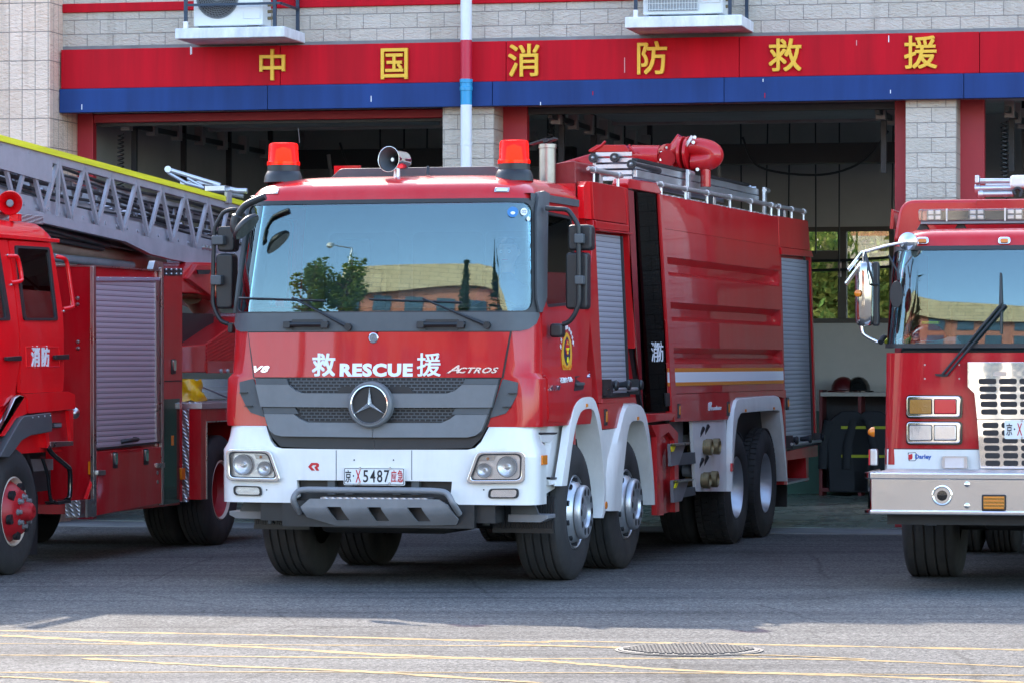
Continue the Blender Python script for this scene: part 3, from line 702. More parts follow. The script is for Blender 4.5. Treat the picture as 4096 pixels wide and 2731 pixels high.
# air conditioners standing on the ledges
M['acwhite'] = mat("ac_enamel", (.72, .73, .70), .45, var=.05, vscale=3)
M['acgrille'] = mat("ac_grille", (.10, .11, .12), .5)
def ac(u0, u1, z, label, square):
    o = thing("air_conditioner", label, "air conditioner", loc=BF.world((u0 + u1) / 2, LD + .15, z), rz=-BF.yaw, group="air conditioners on the ledges")
    W_ = (u1 - u0) / 2; H_ = .62; D_ = .33
    fx = -W_ * .30; fz = .34; fr_ = .225
    if square:
        MB().box(-W_, W_, .012, D_, .03, H_).build("casing", 'acwhite', o, bevel=.015)
        MB().box(-W_ * .86, W_ * .38, -.003, .012, .07, .60).build("fan_opening", 'acgrille', o)
        MB().lathe([(0, .23), (.004, .23)], (fx + .02, -.004, .33), (0, -1, 0), 32).build("fan", 'black', o)
        gr = MB()
        for k in range(34): x = -W_ * .86 + k * W_ * 1.24 / 33; gr.box(x - .003, x + .003, -.018, -.012, .07, .60)
        for k in range(9): gr.box(-W_ * .86, W_ * .38, -.0115, -.007, .08 + k * .063, .085 + k * .063)
        gr.build("fan_grille", 'acwhite', o, smooth=0)
        MB().box(W_ * .46, W_ * .92, .0, .011, .14, .60).build("side_panel", 'acwhite', o, bevel=.01)
        MB().prism([(W_ * .5, .17), (W_ * .62, .17), (W_ * .9, .36), (W_ * .9, .46)], 'v', -.006, -.001).build("red_flash", 'letter_red', o, smooth=0)
        MB().prism([(W_ * .63, .17), (W_ * .72, .17), (W_ * .9, .30), (W_ * .9, .355)], 'v', -.0055, -.001).build("blue_flash", M['fasciablue'], o, smooth=0)
    else:
        MB().box(-W_, W_, .012, D_, .03, H_).build("casing", 'acwhite', o, bevel=.015)
        MB().lathe([(0, fr_), (.006, fr_ - .004)], (fx, .011, fz), (0, -1, 0), 40).build("fan_opening", 'black', o)
        gr = MB()
        for k in range(8):
            rr = .05 + k * .0225
            gr.tube([(fx + rr * math.cos(a_ * math.pi / 16), -.004, fz + rr * math.sin(a_ * math.pi / 16)) for a_ in range(33)], .0035, 5, False)
        for k in range(36):
            a_ = k * math.pi / 18
            gr.tube([(fx + (.05 + .175 * q) * math.cos(a_ + q * .5), -.004, fz + (.05 + .175 * q) * math.sin(a_ + q * .5)) for q in (0, .25, .5, .75, 1)], .0026, 4, False)
        gr.tube([(fx + .225 * math.cos(a_ * math.pi / 20), .004, fz + .225 * math.sin(a_ * math.pi / 20)) for a_ in range(41)], .009, 6, False)
        gr.build("fan_grille", M['mgrey'], o)
        MB().lathe([(0, .05), (.01, .045)], (fx, .0, fz), (0, -1, 0), 24).build("hub", 'mgrey', o)
        MB().box(W_ * .45, W_ * .93, .004, .011, .10, .60).build("side_panel", 'acwhite', o, bevel=.008)
    for sx in (-1, 1): MB().box(sx * W_ * .7 - .06, sx * W_ * .7 + .06, .02, D_ - .02, 0, .03).build("foot", 'black', o)
    for k in range(3): MB().lathe([(0, .018), (.05, .018)], (W_ - .001, .2, .12 + k * .07), (1, 0, 0), 10).build("valve", 'brass', o)
ac(BF.front(772, 100, LD + .15)[0], BF.front(1050, 100, LD + .15)[0], L1[3], "white air conditioner with round spiral fan guard on the left ledge", False)
ac(BF.front(2571, 60, LD + .15)[0], BF.front(2891, 60, LD + .15)[0], L2[3], "white air conditioner with square wire fan guard and red and blue flash", True)

# the fascia sign
sg = thing("fascia_sign", "long red and blue fascia with gold characters above the open bays", "sign", BF)
sg.location = BF.world(0, 0, 0)
def panels(name, m, xs, z0, z1, v):
    for a_, b_ in zip(xs, xs[1:]):
        MB().box(a_ + .003, b_ - .003, v, -.002, z0, z1).build(name, m, sg, bevel=.004)
FV = -.12
fx_ = lambda p: BF.front(p[0], p[1], FV)[0]
UB = BF.front(243, 300, FV)[0]
panels("red_panel", 'fasciared', [UB, fx_(Z2((258, 500))[0]), fx_(Z2((2190, 500))[0]), fx_(Z3((2045, 500))[0]), fx_(Z4((1972, 400))[0]), 12, 17], ZB1 + .001, ZB2, FV)
panels("blue_panel", 'fasciablue', [BF.front(238, 400, FV)[0], fx_(Z1((2290, 850))[0]), fx_(Z2((2075, 800))[0]), fx_(Z3((1918, 800))[0]), fx_(Z4((1838, 700))[0]), 12, 17], ZB0, ZB1 - .002, FV - .015)
def gold(ch, Kf, x0, y0, x1, y1):
    (px0, py0), (px1, py1) = Kf((x0, y0), (x1, y1))
    u0, zt = BF.front(px0, py0, FV); u1, zb = BF.front(px1, py1, FV)
    t = text_mb(ch, 1.0, lambda x, y, z: Vector((u0 + x, FV - .002 - z, zb + y)), .035, .013, u1 - u0, zt - zb)
    t.build("letter", 'gold', sg, smooth=0)["label"] = "gold character " + ch
gold("中", Z2, 88, 427, 305, 690); gold("国", Z2, 1125, 420, 1355, 680); gold("消", Z3, 75, 383, 342, 658)
gold("防", Z3, 1178, 360, 1432, 638); gold("救", Z4, 172, 337, 452, 613); gold("援", Z4, 1330, 313, 1612, 590)

# scuffs and chips on the fascia
for x, y, h_, m_ in ((Z1((700, 918))[0] + (22, 'letter_white')), (Z2((1036, 848))[0] + (24, 'letter_white')), (Z3((794, 800))[0] + (16, 'fasciared')), (Z3((347, 890))[0] + (14, 'letter_white')), (Z3((2250, 690))[0] + (12, 'letter_white')), (Z3((2265, 820))[0] + (20, 'fasciared')), (Z4((1210, 787))[0] + (14, 'letter_white')), (Z4((1195, 335))[0] + (26, 'letter_white')), (Z4((920, 370))[0] + (20, 'pvcs')), (Z1((1630, 435))[0] + (34, 'letter_white')), (Z1((1639, 435))[0] + (30, 'letter_white')), (Z3((1066, 560))[0] + (60, 'pvcs'))):
    v_ = FV - .016 if y > 325 or BF.front(x, y, FV)[1] < ZB1 else FV - .001
    if 'pvcs' not in M: M['pvcs'] = mat("pale_scrape", (.62, .30, .30), .7)
    u_, z_ = BF.front(x, y, v_); s_ = 37.5 / 14280
    MB().box(u_ - 1.6 * s_, u_ + 1.6 * s_, v_ - .0015, v_, z_ - h_ * .5 * s_, z_ + h_ * .5 * s_).build("scuff", m_, sg, smooth=0)

# rain downpipe, painted to match the fascia where it crosses it
PV = -.22; pu = BF.front(1865, 400, PV)[0]; pr = .060
dp = thing("downpipe", "white rain downpipe painted red and blue where it crosses the fascia", "pipe", loc=BF.world(pu, PV, 0))
M['pvc'] = mat("white_pipe", (.74, .76, .78), .45, var=.06, vscale=6, stretch=(3, 3, .6))
M['pipered'] = mat("pipe_red", (.55, .012, .045), .45, var=.06); M['pipeblue'] = mat("pipe_light_blue", (.02, .30, .55), .4, var=.06)
zr1, zr0, zb0_ = bz(1865, 162, PV), bz(1865, 320, PV), bz(1865, 421, PV)
for nm, m_, a_, b_ in (("white_length", 'pvc', zr1, 8.2), ("red_length", 'pipered', zr0, zr1), ("blue_length", 'pipeblue', zb0_, zr0), ("white_length", 'pvc', .01, zb0_)):
    MB().lathe([(a_, pr), (b_, pr)], (0, 0, 0), (0, 0, 1), 24, False).build(nm, m_, dp)
cz = bz(1865, 345, PV)
MB().lathe([(cz - .05, pr + .002), (cz - .048, pr + .008), (cz - .012, pr + .008), (cz - .008, pr + .004), (cz + .03, pr + .004), (cz + .034, pr + .009), (cz + .07, pr + .009), (cz + .072, pr + .002)], (0, 0, 0), (0, 0, 1), 24, False).build("collar", 'pipeblue', dp)
for z in (2.2, 4.0, 6.2): MB().lathe([(z, pr + .004), (z + .03, pr + .004)], (0, 0, 0), (0, 0, 1), 20, False).build("clip", 'pvc', dp)

M['rackred'] = mat("rack_red", (.10, .008, .01), .5)
# gear rack against the back wall, with helmets and turnout coats
ru0, ru1 = bx(3352, 9.4), bx(3540, 9.4); rz = bz(3400, 1572, 9.4)
rk = thing("gear_rack", "dark red metal gear rack against the green back wall", "rack", loc=BF.world((ru0 + ru1) / 2, 9.4, .016), rz=-BF.yaw)
W2 = (ru1 - ru0) / 2 + .2
for sx in (-W2, 0, W2): MB().box(sx - .02, sx + .02, -.2, .25, 0, rz + .03).build("upright", M['rackred'], rk)
MB().box(-W2, W2, -.22, .25, rz - .05, rz).build("shelf", M['trim2'], rk)
MB().box(-W2, W2, -.2, .25, .05, .1).build("bottom_shelf", M['rackred'], rk)
MB().box(-W2, W2, .24, .27, .1, rz).build("back_panel", 'black', rk)
M['darkhelm'] = mat("dark_red_shell", (.07, .004, .006), .3)
def helmet(u, z, lab, m_):
    h = thing("helmet", lab, "helmet", loc=BF.world(u, 9.35, z), rz=-BF.yaw)
    MB().lathe([(0, .165), (.03, .16), (.09, .15), (.15, .12), (.19, .07), (.205, .01)], (0, 0, 0), (0, 0, 1), 20).build("shell", m_, h)
    MB().lathe([(0, .165), (.004, .205), (.02, .205), (.03, .16)], (0, 0, 0), (0, 0, 1), 20, False).build("brim", m_, h)
helmet(bx(3435, 9.4), rz + .016, "black fire helmet on top of the gear rack", 'blackgloss')
helmet(bx(3375, 9.4), rz + .016, "dark red fire helmet on top of the gear rack", M['darkhelm'])
M['coat'] = mat("turnout_coat", (.015, .018, .025), .85); M['hiviz'] = mat("hi_viz_band", (.30, .33, .01), .6)
def coat(u, lab):
    c = thing("turnout_coat", lab, "coat", loc=BF.world(u, 9.22, .06), rz=-BF.yaw, group="turnout coats on the gear rack")
    prof = [(-.26, 0), (-.28, .5), (-.30, .72), (-.24, .95), (-.1, 1.05), (.1, 1.05), (.24, .95), (.30, .72), (.28, .5), (.26, 0)]
    MB().prism(prof, 'v', -.07, .07).build("body", 'coat', c, bevel=.03)
    for s_ in (-1, 1): MB().tube([(s_ * .25, -.02, .92), (s_ * .33, -.04, .6), (s_ * .34, -.06, .3)], [.075, .07, .06], 10).build("sleeve", 'coat', c)
    for z in (.62, .25): MB().box(-.10, .24, -.076, -.068, z + .2, z + .235).build("reflective_band", 'hiviz', c)
coat(bx(3405, 9.4), "dark turnout coat with yellow bands, left one on the gear rack"); coat(bx(3500, 9.4), "dark turnout coat with yellow bands, right one on the gear rack")

# ------------------------------------------------------------------ trees
def leaf_mat(name, c1, c2):
    m = bpy.data.materials.new(name); m.use_nodes = True; t = m.node_tree; t.nodes.clear()
    o = t.nodes.new("ShaderNodeOutputMaterial"); d = t.nodes.new("ShaderNodeBsdfDiffuse"); tr = t.nodes.new("ShaderNodeBsdfTranslucent"); mx = t.nodes.new("ShaderNodeMixShader")
    gi = t.nodes.new("ShaderNodeNewGeometry"); rp = t.nodes.new("ShaderNodeValToRGB")
    rp.color_ramp.elements[0].color = (*c1, 1); rp.color_ramp.elements[1].color = (*c2, 1)
    t.links.new(gi.outputs['Random Per Island'], rp.inputs[0]); t.links.new(rp.outputs[0], d.inputs[0]); t.links.new(rp.outputs[0], tr.inputs[0])
    mx.inputs[0].default_value = .45; t.links.new(d.outputs[0], mx.inputs[1]); t.links.new(tr.outputs[0], mx.inputs[2]); t.links.new(mx.outputs[0], o.inputs[0]); return m
M['leaf'] = leaf_mat("green_leaf", (.035, .09, .02), (.12, .20, .03)); M['leafy'] = leaf_mat("yellow_green_leaf", (.10, .19, .05), (.30, .34, .09))
M['cypress'] = leaf_mat("cypress_leaf", (.015, .04, .012), (.04, .075, .02))
M['bark'] = mat("bark", (.10, .075, .05), .9, var=.3, vscale=6, bump=.5, bscale=20)
def tree(label, loc, h, rx, rz_, n, ls, m_, base=.3, cone=False, group=None):
    o = thing("tree", label, "tree", loc=loc, group=group)
    tk = MB().tube(cr([(0, 0, 0), (.1, .05, h * .3), (-.05, .1, h * .6), (.05, 0, h * .92)], 4), [h * .022 * (1 - .8 * k / 12) for k in range(13)], 8)
    for k in range(9):
        a_ = k * 2.4; z0 = h * base + (rz_ * 1.2 * k / 9 if not cone else h * .06 * k)
        tk.tube(cr([(0, 0, z0), (math.cos(a_) * rx * .4, math.sin(a_) * rx * .4, z0 + rx * .35), (math.cos(a_) * rx * .75, math.sin(a_) * rx * .75, z0 + rx * .5)], 3), [h * .008 * (1 - .1 * q) for q in range(7)], 5)
    tk.build("trunk", 'bark', o)
    cl = []
    for k in range(26):
        while True:
            p = Vector((random.uniform(-1, 1), random.uniform(-1, 1), random.uniform(-1, 1)))
            if .3 < p.length < 1: break
        cl.append((p, random.uniform(.25, .5)))
    mb = MB()
    for k in range(n):
        if cone:
            q = random.random() ** 1.5; a_ = random.uniform(0, 6.283); rr = rx * (1 - q) ** .75 * math.sqrt(random.random()) * (1 + .25 * math.sin(a_ * 3 + q * 9))
            c = Vector((rr * math.cos(a_), rr * math.sin(a_), h * (base + (1 - base) * q)))
        else:
            p, s_ = random.choice(cl); d_ = Vector((random.gauss(0, 1), random.gauss(0, 1), random.gauss(0, 1))).normalized() * s_ * random.random() ** .4
            c = Vector(((p.x + d_.x) * rx, (p.y + d_.y) * rx, h * base + rz_ + (p.z + d_.z) * rz_))
        a = Vector((random.gauss(0, 1), random.gauss(0, 1), random.gauss(0, .7) + (1.5 if cone else 0))).normalized(); b_ = a.orthogonal().normalized()
        l = ls * random.uniform(.6, 1.3)
        mb.add([c - a * l, c + b_ * l * .45, c + a * l, c - b_ * l * .45], [(0, 1, 2, 3)])
    mb.build("crown", m_, o, smooth=0)
    return o
g_ = "trees seen through the back window"
tree("leafy yellow green tree behind the left pane of the back window", BF.world(.9, 14.0), 4.6, 1.9, 2.0, 9000, .085, 'leafy', .05, group=g_)
tree("leafy green tree behind the right pane of the back window", BF.world(3.0, 14.6), 5.2, 2.0, 2.3, 9000, .085, 'leafy', .08, group=g_)
tree("tall dark green tree farther behind the back window", BF.world(1.4, 20.0), 7.5, 3.6, 3.3, 9000, .17, 'leaf', .12, group=g_)
tree("dark green tree at the left behind the back window", BF.world(-2.6, 18.5), 6.5, 2.8, 2.9, 6000, .15, 'leaf', .1, group=g_)
tree("dark green tree at the right behind the back window", BF.world(5.6, 19.5), 6.5, 2.8, 2.9, 6000, .15, 'leaf', .1, group=g_)

for k_, (uu_, lab_) in enumerate(((-3.5, 'left'), (.6, 'middle'), (4.8, 'right'))):
    tree('broad hazy green tree far behind the back window, ' + lab_ + ' of three', BF.world(uu_, 27.0), 10.5, 3.6, 4.8, 13000, .17, 'leafy', .04, group=g_)

for k_, lab_ in enumerate(('left', 'middle', 'right')):
    tree('distant soft green tree beyond the others behind the back window, ' + lab_ + ' of three', BF.world(-7.5 + 5.5 * k_, 38.0), 9.5, 5.0, 5.5, 13000, .24, 'leafy', .0, group=g_)

# ------------------------------------------------------------------ what stands across the road and shows in the windscreens
OF = Frame(-30.0, -16.0, 180 + 34)
ob = thing("office_building", "sand coloured stone building with a curved lower edge across the road", "building", OF)
M['sand'] = brick_mat("sand_stone", (.74, .57, .33), (.82, .64, .39), (.36, .27, .16), 1.5, .52, .5, (0, 2), msize=.03, rough=.8, rock=.1)
M['salmon'] = mat("salmon_render", (.52, .20, .13), .85, var=.06)
M['obglass'] = mat("office_glass", (.05, .09, .13), .1, coat=.5)
ot = [(-34, 15.8), (-20, 16.2), (-12, 16.8), (-9, 17.9), (-7, 18.6), (4.0, 17.3)] + [p[:2] for p in cr([(4.0, 14.3, 0), (2, 14.35, 0), (-1, 14.8, 0), (-4, 15.5, 0), (-7, 15.9, 0), (-9, 15.2, 0), (-12, 14.1, 0), (-16, 13.7, 0), (-24, 13.9, 0), (-34, 13.8, 0)], 4)]
MB().prism(ot, 'v', -.6, 2.0).build("stone_upper_wall", 'sand', ob, smooth=0)
MB().box(-33.8, 3.9, .0, 1.8, 6.0, 15.7).build("salmon_lower_wall", 'salmon', ob, smooth=0)
M['plinth'] = mat("pale_stone", (.56, .50, .42), .85, var=.08)
MB().box(-33.8, 3.9, -.05, 1.8, 0, 6.0).build("stone_ground_floor", 'plinth', ob, smooth=0)
for k in range(15):
    u = -32 + k * 2.5
    for z in (1.2, 6.9, 9.8, 12.4):
        MB().box(u - .7, u + .7, -.08, .02, z, z + 1.8).build("window", 'obglass', ob, smooth=0)
g2 = "trees across the road"
OFW = lambda u, v: OF.world(u, v)
tree("broad leaved tree across the road, left of the pair in front of the stone building", OFW(5.3, -10), 16.2, 1.35, 2.7, 2000, .21, 'leafy', .6, group=g2)
tree("broad leaved tree across the road, right of the pair in front of the stone building", OFW(2.9, -10), 16.7, 1.35, 2.8, 2000, .21, 'leafy', .6, group=g2)
tree("tall narrow cypress across the road", OFW(-7.3, -10), 18.6, 1.3, 5, 4000, .28, 'cypress', .03, True, g2)
tree("second narrow cypress across the road", OFW(-8.6, -10.5), 17.6, 1.0, 5, 3000, .26, 'cypress', .03, True, g2)
tree("short narrow cypress across the road", OFW(-4.9, -10), 15.9, .8, 4, 3000, .24, 'cypress', .03, True, g2)
lp_ = thing("street_lamp", "tall street lamp across the road", "lamp", loc=OFW(3.2, -8))
MB().tube(cr([(0, 0, 0), (0, 0, 10), (0, 0, 17.2)], 4), .09, 8).build("pole", M['alu'], lp_)
MB().tube([(0, 0, 17.2), (-1.4, .9, 17.6)], .06, 8).build("arm", M['alu'], lp_)
MB().lathe([(0, .05), (.15, .25), (.5, .28), (.6, .05)], (-1.4, .9, 17.2), (0, 0, 1), 14).build("lamp_head", 'white', lp_)
# ------------------------------------------------------------------ wheels
def wheel(parent, c, r, wd, side, style, rimr=None, rimmat='rim', lugs=False, bore=None):
    """c: centre of the outer face; side: +1 when the outer face looks towards +u"""
    u, v, w_ = c; rr = rimr or r * .55; prof = [(-.02, rr * .93), (-.005, rr), (.012, rr + .02), (.022, (rr + r) / 2), (.012, r - .07), (.0, r - .035), (-.018, r - .008), (-.03, r)]
    n = 4; a0, a1 = -.045, -(wd - .045)
    for k in range(n):
        x = a0 + (a1 - a0) * (k + .5) / n; prof += [(x + .009, r), (x + .006, r - .014), (x - .006, r - .014), (x - .009, r)]
    prof += [(-(wd - .03), r), (-(wd - .018), r - .008), (-wd, r - .035), (-wd - .012, r - .07), (-wd - .02, (rr + r) / 2), (-wd - .01, rr + .02), (-wd + .005, rr), (-wd + .02, rr * .93)]
    mb = MB().lathe(prof, c, (side, 0, 0), 72, False)
    if lugs:
        for k in range(54):
            a = k * 2 * math.pi / 54
            for q, (x0, x1) in enumerate(((-.06, -.005), (-.14, -.075), (-.225, -.16), (-wd + .005, -wd + .06))):
                aa = a + (q % 2) * .05; m = Matrix.Rotation(aa, 3, 'X'); b = MB().box(x0 * side, x1 * side, -.024, .024, r - .004, r + .009)
                mb.add([m @ p + Vector(c) for p in b.v], b.f)
    t = mb.build("wheel", 'rubber', parent, smooth=50)
    if style == 'dome':            # steering axle: silver dish with a deep stepped ring standing out
        rm = MB().lathe([(-.06, rr * .93), (-.012, rr * .99), (.002, rr * .955), (-.02, rr * .9), (-.05, rr * .86), (.01, rr * .80), (.055, rr * .62), (.06, rr * .585)], c, (side, 0, 0), 48, False)
        rim = rm.build("rim", rimmat, t, smooth=35)
        MB().lathe([(.045, rr * .72), (.075, rr * .71), (.088, rr * .69), (.094, rr * .66), (.092, rr * .42), (.07, rr * .39), (.065, .01)], c, (side, 0, 0), 48, False).build("hub_ring", rimmat, t, smooth=35)
        for k in range(10):
            a = k * math.pi / 5; y, z = math.cos(a) * rr * .54, math.sin(a) * rr * .54
            MB().lathe([(.089, .027), (.0945, .027)], (u, v + y, w_ + z), (side, 0, 0), 12).build("hub_hole", 'black', t)
        MB().lathe([(.075, rr * .2), (.08, rr * .17)], c, (side, 0, 0), 20).build("hub_cap", 'skid', t)
        for k in range(10):
            a = (k + .5) * math.pi / 5; y, z = math.cos(a) * rr * .83, math.sin(a) * rr * .83
            MB().lathe([(-.03, .022), (.012, .022)], (u, v + y, w_ + z), (side, 0, 0), 10).build("rim_hole", 'black', t)
    elif style == 'dish':          # driven axle: deep concave dish
        MB().lathe([(-.05, rr * .93), (-.008, rr * .99), (.0, rr * .96), (-.03, rr * .90), (-.10, rr * .82), (-.16, rr * .72), (-.17, rr * .40), (-.10, rr * .36), (-.09, .01)], c, (side, 0, 0), 48, False).build("rim", rimmat, t, smooth=35)
        for k in range(10):
            a = k * math.pi / 5; MB().lathe([(-.172, .018), (-.145, .018)], (u, v + math.cos(a) * rr * .5, w_ + math.sin(a) * rr * .5), (side, 0, 0), 8).build("wheel_nut", 'steel', t)
    elif style == 'red':           # red disc with cream rim band and wheel nuts
        MB().lathe([(-.05, rr * .93), (-.006, rr * 1.0), (.004, rr * .97), (-.012, rr * .92), (-.05, rr * .86)], c, (side, 0, 0), 48, False).build("rim", M['cream'], t, smooth=35)
        MB().lathe([(-.055, rr * .88), (-.01, rr * .80), (.05, rr * .66), (.075, rr * .50), (.08, rr * .30), (.10, rr * .28), (.15, rr * .25), (.17, rr * .17), (.172, .01)], c, (side, 0, 0), 40, False).build("disc", 'red_dull', t, smooth=35)
        for k in range(6):
            a = k * math.pi / 3 + .3; MB().lathe([(.02, .042), (.058, .042)], (u, v + math.cos(a) * rr * .68, w_ + math.sin(a) * rr * .68), (side, 0, 0), 12).build("disc_hole", 'black', t)
        for k in range(8):
            a = k * math.pi / 4; MB().lathe([(.06, .026), (.085, .026), (.087, .018), (.115, .017)], (u, v + math.cos(a) * rr * .42, w_ + math.sin(a) * rr * .42), (side, 0, 0), 8).build("wheel_nut", 'skid', t)
    elif style == 'reddish':
        MB().lathe([(-.05, rr * .93), (-.006, rr * 1.0), (.004, rr * .96), (-.02, rr * .90)], c, (side, 0, 0), 40, False).build("rim", M['cream'], t, smooth=35)
        MB().lathe([(-.02, rr * .9), (-.12, rr * .8), (-.16, rr * .6), (-.16, .02)], c, (side, 0, 0), 40, False).build("disc", 'red_dull', t, smooth=35)
    else:
        MB().lathe([(-.04, rr * .93), (-.06, rr * .5), (-.06, .02)], c, (side, 0, 0), 30, False).build("rim", 'chassis', t)
    return t
M['cream'] = mat("cream_paint", (.62, .53, .44), .5, var=.15)

# ------------------------------------------------------------------ the rescue tender in the middle
mt = thing("fire_engine", "large red fire tender with white bumper and two red beacons, parked in the middle", "fire engine", MT)
vf = [(.4, 0), (1.05, 0), (1.25, .03), (1.62, .04)] + [(2.0 + .04 * k, .065 + math.tan(R(4.6)) * .04 * k + .060 * (.04 * k) ** 2) for k in range(25)]
vf += [(3.0, .205), (3.05, .225), (3.09, .26), (3.12, .31), (3.145, .38), (3.165, .48), (3.18, .60), (3.19, .76)]
hw = [(.4, 1.275), (1.28, 1.275), (1.30, 1.285), (1.60, 1.285), (1.645, 1.245), (2.05, 1.24), (2.97, 1.172), (3.0, 1.168), (3.05, 1.155), (3.09, 1.13), (3.12, 1.095), (3.145, 1.05), (3.165, .99), (3.18, .92), (3.19, .82)]
rr_ = [(.4, .15), (1.05, .15), (1.3, .16), (1.62, .19), (2.1, .25), (3.0, .28), (3.1, .34), (3.19, .42)]
C = Wrap(MT, vf, hw, rr_, .05)
VB = 1.68
def half(S, pts):                       # outline given for the right half, mirrored to the left
    q = S.I(pts); return q + [(-a, b) for a, b in q[::-1]]
def mir(q): return [(-a, b) for a, b in q]
def loft(S, ws, vback, nf=24, nc=8):
    rows = []
    for w_ in ws:
        h = interp(S.hw, w_); r = interp(S.r, w_); k = h - r; L = vback - (interp(S.vf, w_) + S.b * (k / h) ** 2 + r); e = k + r * math.pi / 2
        ss = [e + L, e + L * .66, e + L * .33] + [k + r * math.pi / 2 * j / nc for j in range(nc, 0, -1)] + [k - k * j / (nf / 2) for j in range(nf // 2)]
        ss = [-x for x in ss] + [0] + ss[::-1]
        rows.append([S(s_, w_) for s_ in ss])
    return rows
low = loft(C, [1.235, 1.30, 1.45, 1.60, 1.625, 1.645, 1.75, 1.9, 2.05, 2.10], VB)
MB().grid(low).build("cab_shell", 'red', mt, smooth=30)
top = loft(C, [2.955, 2.97, 3.0, 3.03, 3.05, 3.07, 3.09, 3.105, 3.12, 3.133, 3.145, 3.155, 3.165, 3.173, 3.18, 3.185, 3.19], VB)
tm = MB().grid(top); n0 = len(tm.v) - len(top[0]); nc_ = len(top[0])
rim_ = top[-1]; tm.grid([rim_, [Vector((p.x * .6, .95 + (p.y - .76) * .8, 3.20)) for p in rim_], [Vector((p.x * .05, 1.2, 3.20)) for p in rim_]])
tm.build("cab_roof", 'red', mt, smooth=50)
cb = MB().box(-1.15, 1.15, VB - .04, VB, .9, 3.16); cb.build("cab_rear_wall", 'red', mt, smooth=0)
MB().box(-1.15, 1.15, VB - .07, VB - .045, 1.3, 3.0).build("cab_rear_lining", 'trim', mt, smooth=0)
# window surround, glass, pillars
wo_ = rpoly(half(C, [(2141, 796), (2152, 1252)]), .07, 5); wi_ = rpoly(half(C, [(2123, 811), (2127, 1244)]), .10, 5)
quads = [[wo_[i], wo_[(i + 1) % len(wo_)], wi_[(i + 1) % len(wi_)], wi_[i]] for i in range(len(wo_))]
MB().sheet(quads, C, .014, .05, da=.08, db=.1).build("windscreen_seal", 'black', mt)
gl = MB().sheet(wi_, C, .004, .006, da=.05, db=.04).build("windscreen", 'glass', mt, smooth=60)
pil = C.I([(2141, 770), (2160, 765), (2183, 776), (2176, 850), (2174, 1000), (2172, 1190), (2160, 1230), (2154, 1250), (2146, 1250), (2136, 1200), (2134, 1000), (2133, 850)])
for q in (pil, mir(pil)): MB().sheet(q, C, .035, .06, da=.05, db=.1).build("pillar_deflector", M['dgrey'], mt, smooth=50)
def gutter(sg):
    s0 = C.sv(.42, 3.0); pts = [C(sg * C.sv(v_, 3.005), 3.005, .03) for v_ in (.36, .6, .9, 1.2, 1.5, 1.62)]
    mb = MB()
    mb.grid([[p + Vector((0, 0, d)) for d in (-.035, .02)] for p in pts]); mb.grid([[p + Vector((-sg * .05, 0, d)) for d in (-.035, .02)] for p in pts])
    mb.grid([[p + Vector((-sg * q * .05, 0, .02)) for q in (0, 1)] for p in pts]); mb.grid([[p + Vector((-sg * q * .05, 0, -.035)) for q in (0, 1)] for p in pts])
    mb.build("door_gutter", M['dgrey'], mt)
gutter(1); gutter(-1)
# doors with their windows
def door(sg):
    def fn(v_, w_, off=0): return C(sg * C.sv(v_, w_), w_, off)
    class D(Surf):
        fr = MT
        def __call__(s, v_, w_, off=0.0): return C(C.sv(v_, w_), w_, off)
        def guess(s, x, y): return MT.side(x, y, 1.23)
    d = D()
    lowp = d.I(X4((292, 268), (306, 905), (352, 950), (354, 1395), (548, 1412), (620, 1150), (660, 1118), (788, 1105), (796, 238)))
    o = MB().sheet(rpoly(lowp, .02), fn, .012, .03, da=.2, db=.08).build("door", 'red', mt, smooth=30)
    v0, v1 = .48, 1.62
    out = rpoly([(v0 - .12, 2.08), (v1 + .02, 2.13), (v1 + .02, 2.985), (v0 - .02, 2.985)], .03); inn = rpoly([(v0, 2.145), (v1 - .14, 2.185), (v1 - .18, 2.885), (v0 + .05, 2.90)], .07)
    MB().sheet([[out[i], out[(i + 1) % len(out)], inn[(i + 1) % len(inn)], inn[i]] for i in range(len(out))], fn, .008, .06, db=.1).build("window_frame", 'red', o, smooth=30)
    MB().sheet(inn, fn, -.01, .006, db=.1).build("door_glass", 'sideglass', o)
    io = rpoly([(a, b) for a, b in inn], 0); cx_, cz_ = (v0 + v1 - .13) / 2, 2.53
    si = [(cx_ + (a - cx_) * .95, cz_ + (b - cz_) * .94) for a, b in inn]
    MB().sheet([[inn[i], inn[(i + 1) % len(inn)], si[(i + 1) % len(inn)], si[i]] for i in range(len(inn))], fn, .004, .02, db=.1).build("window_seal", 'black', o)
    if sg > 0:
        hp = d.I(X4((625, 925), (715, 912), (718, 1060), (625, 1078)))
        MB().sheet(rpoly(hp, .012), fn, .02, .015).build("handle_recess", 'black', o)
        h2 = d.I(X4((632, 990), (712, 985), (716, 1015), (634, 1022)))
        MB().sheet(rpoly(h2, .008), fn, .035, .015).build("handle", 'dgrey', o, bevel=.003)
        crease = d.I(X4((310, 912), (790, 870), (790, 880), (310, 924)))
        MB().sheet(crease, fn, .016, .01, da=.15).build("crease", 'deepred', o)
    return o, d, fn
dR, dS, dfn = door(1); door(-1)
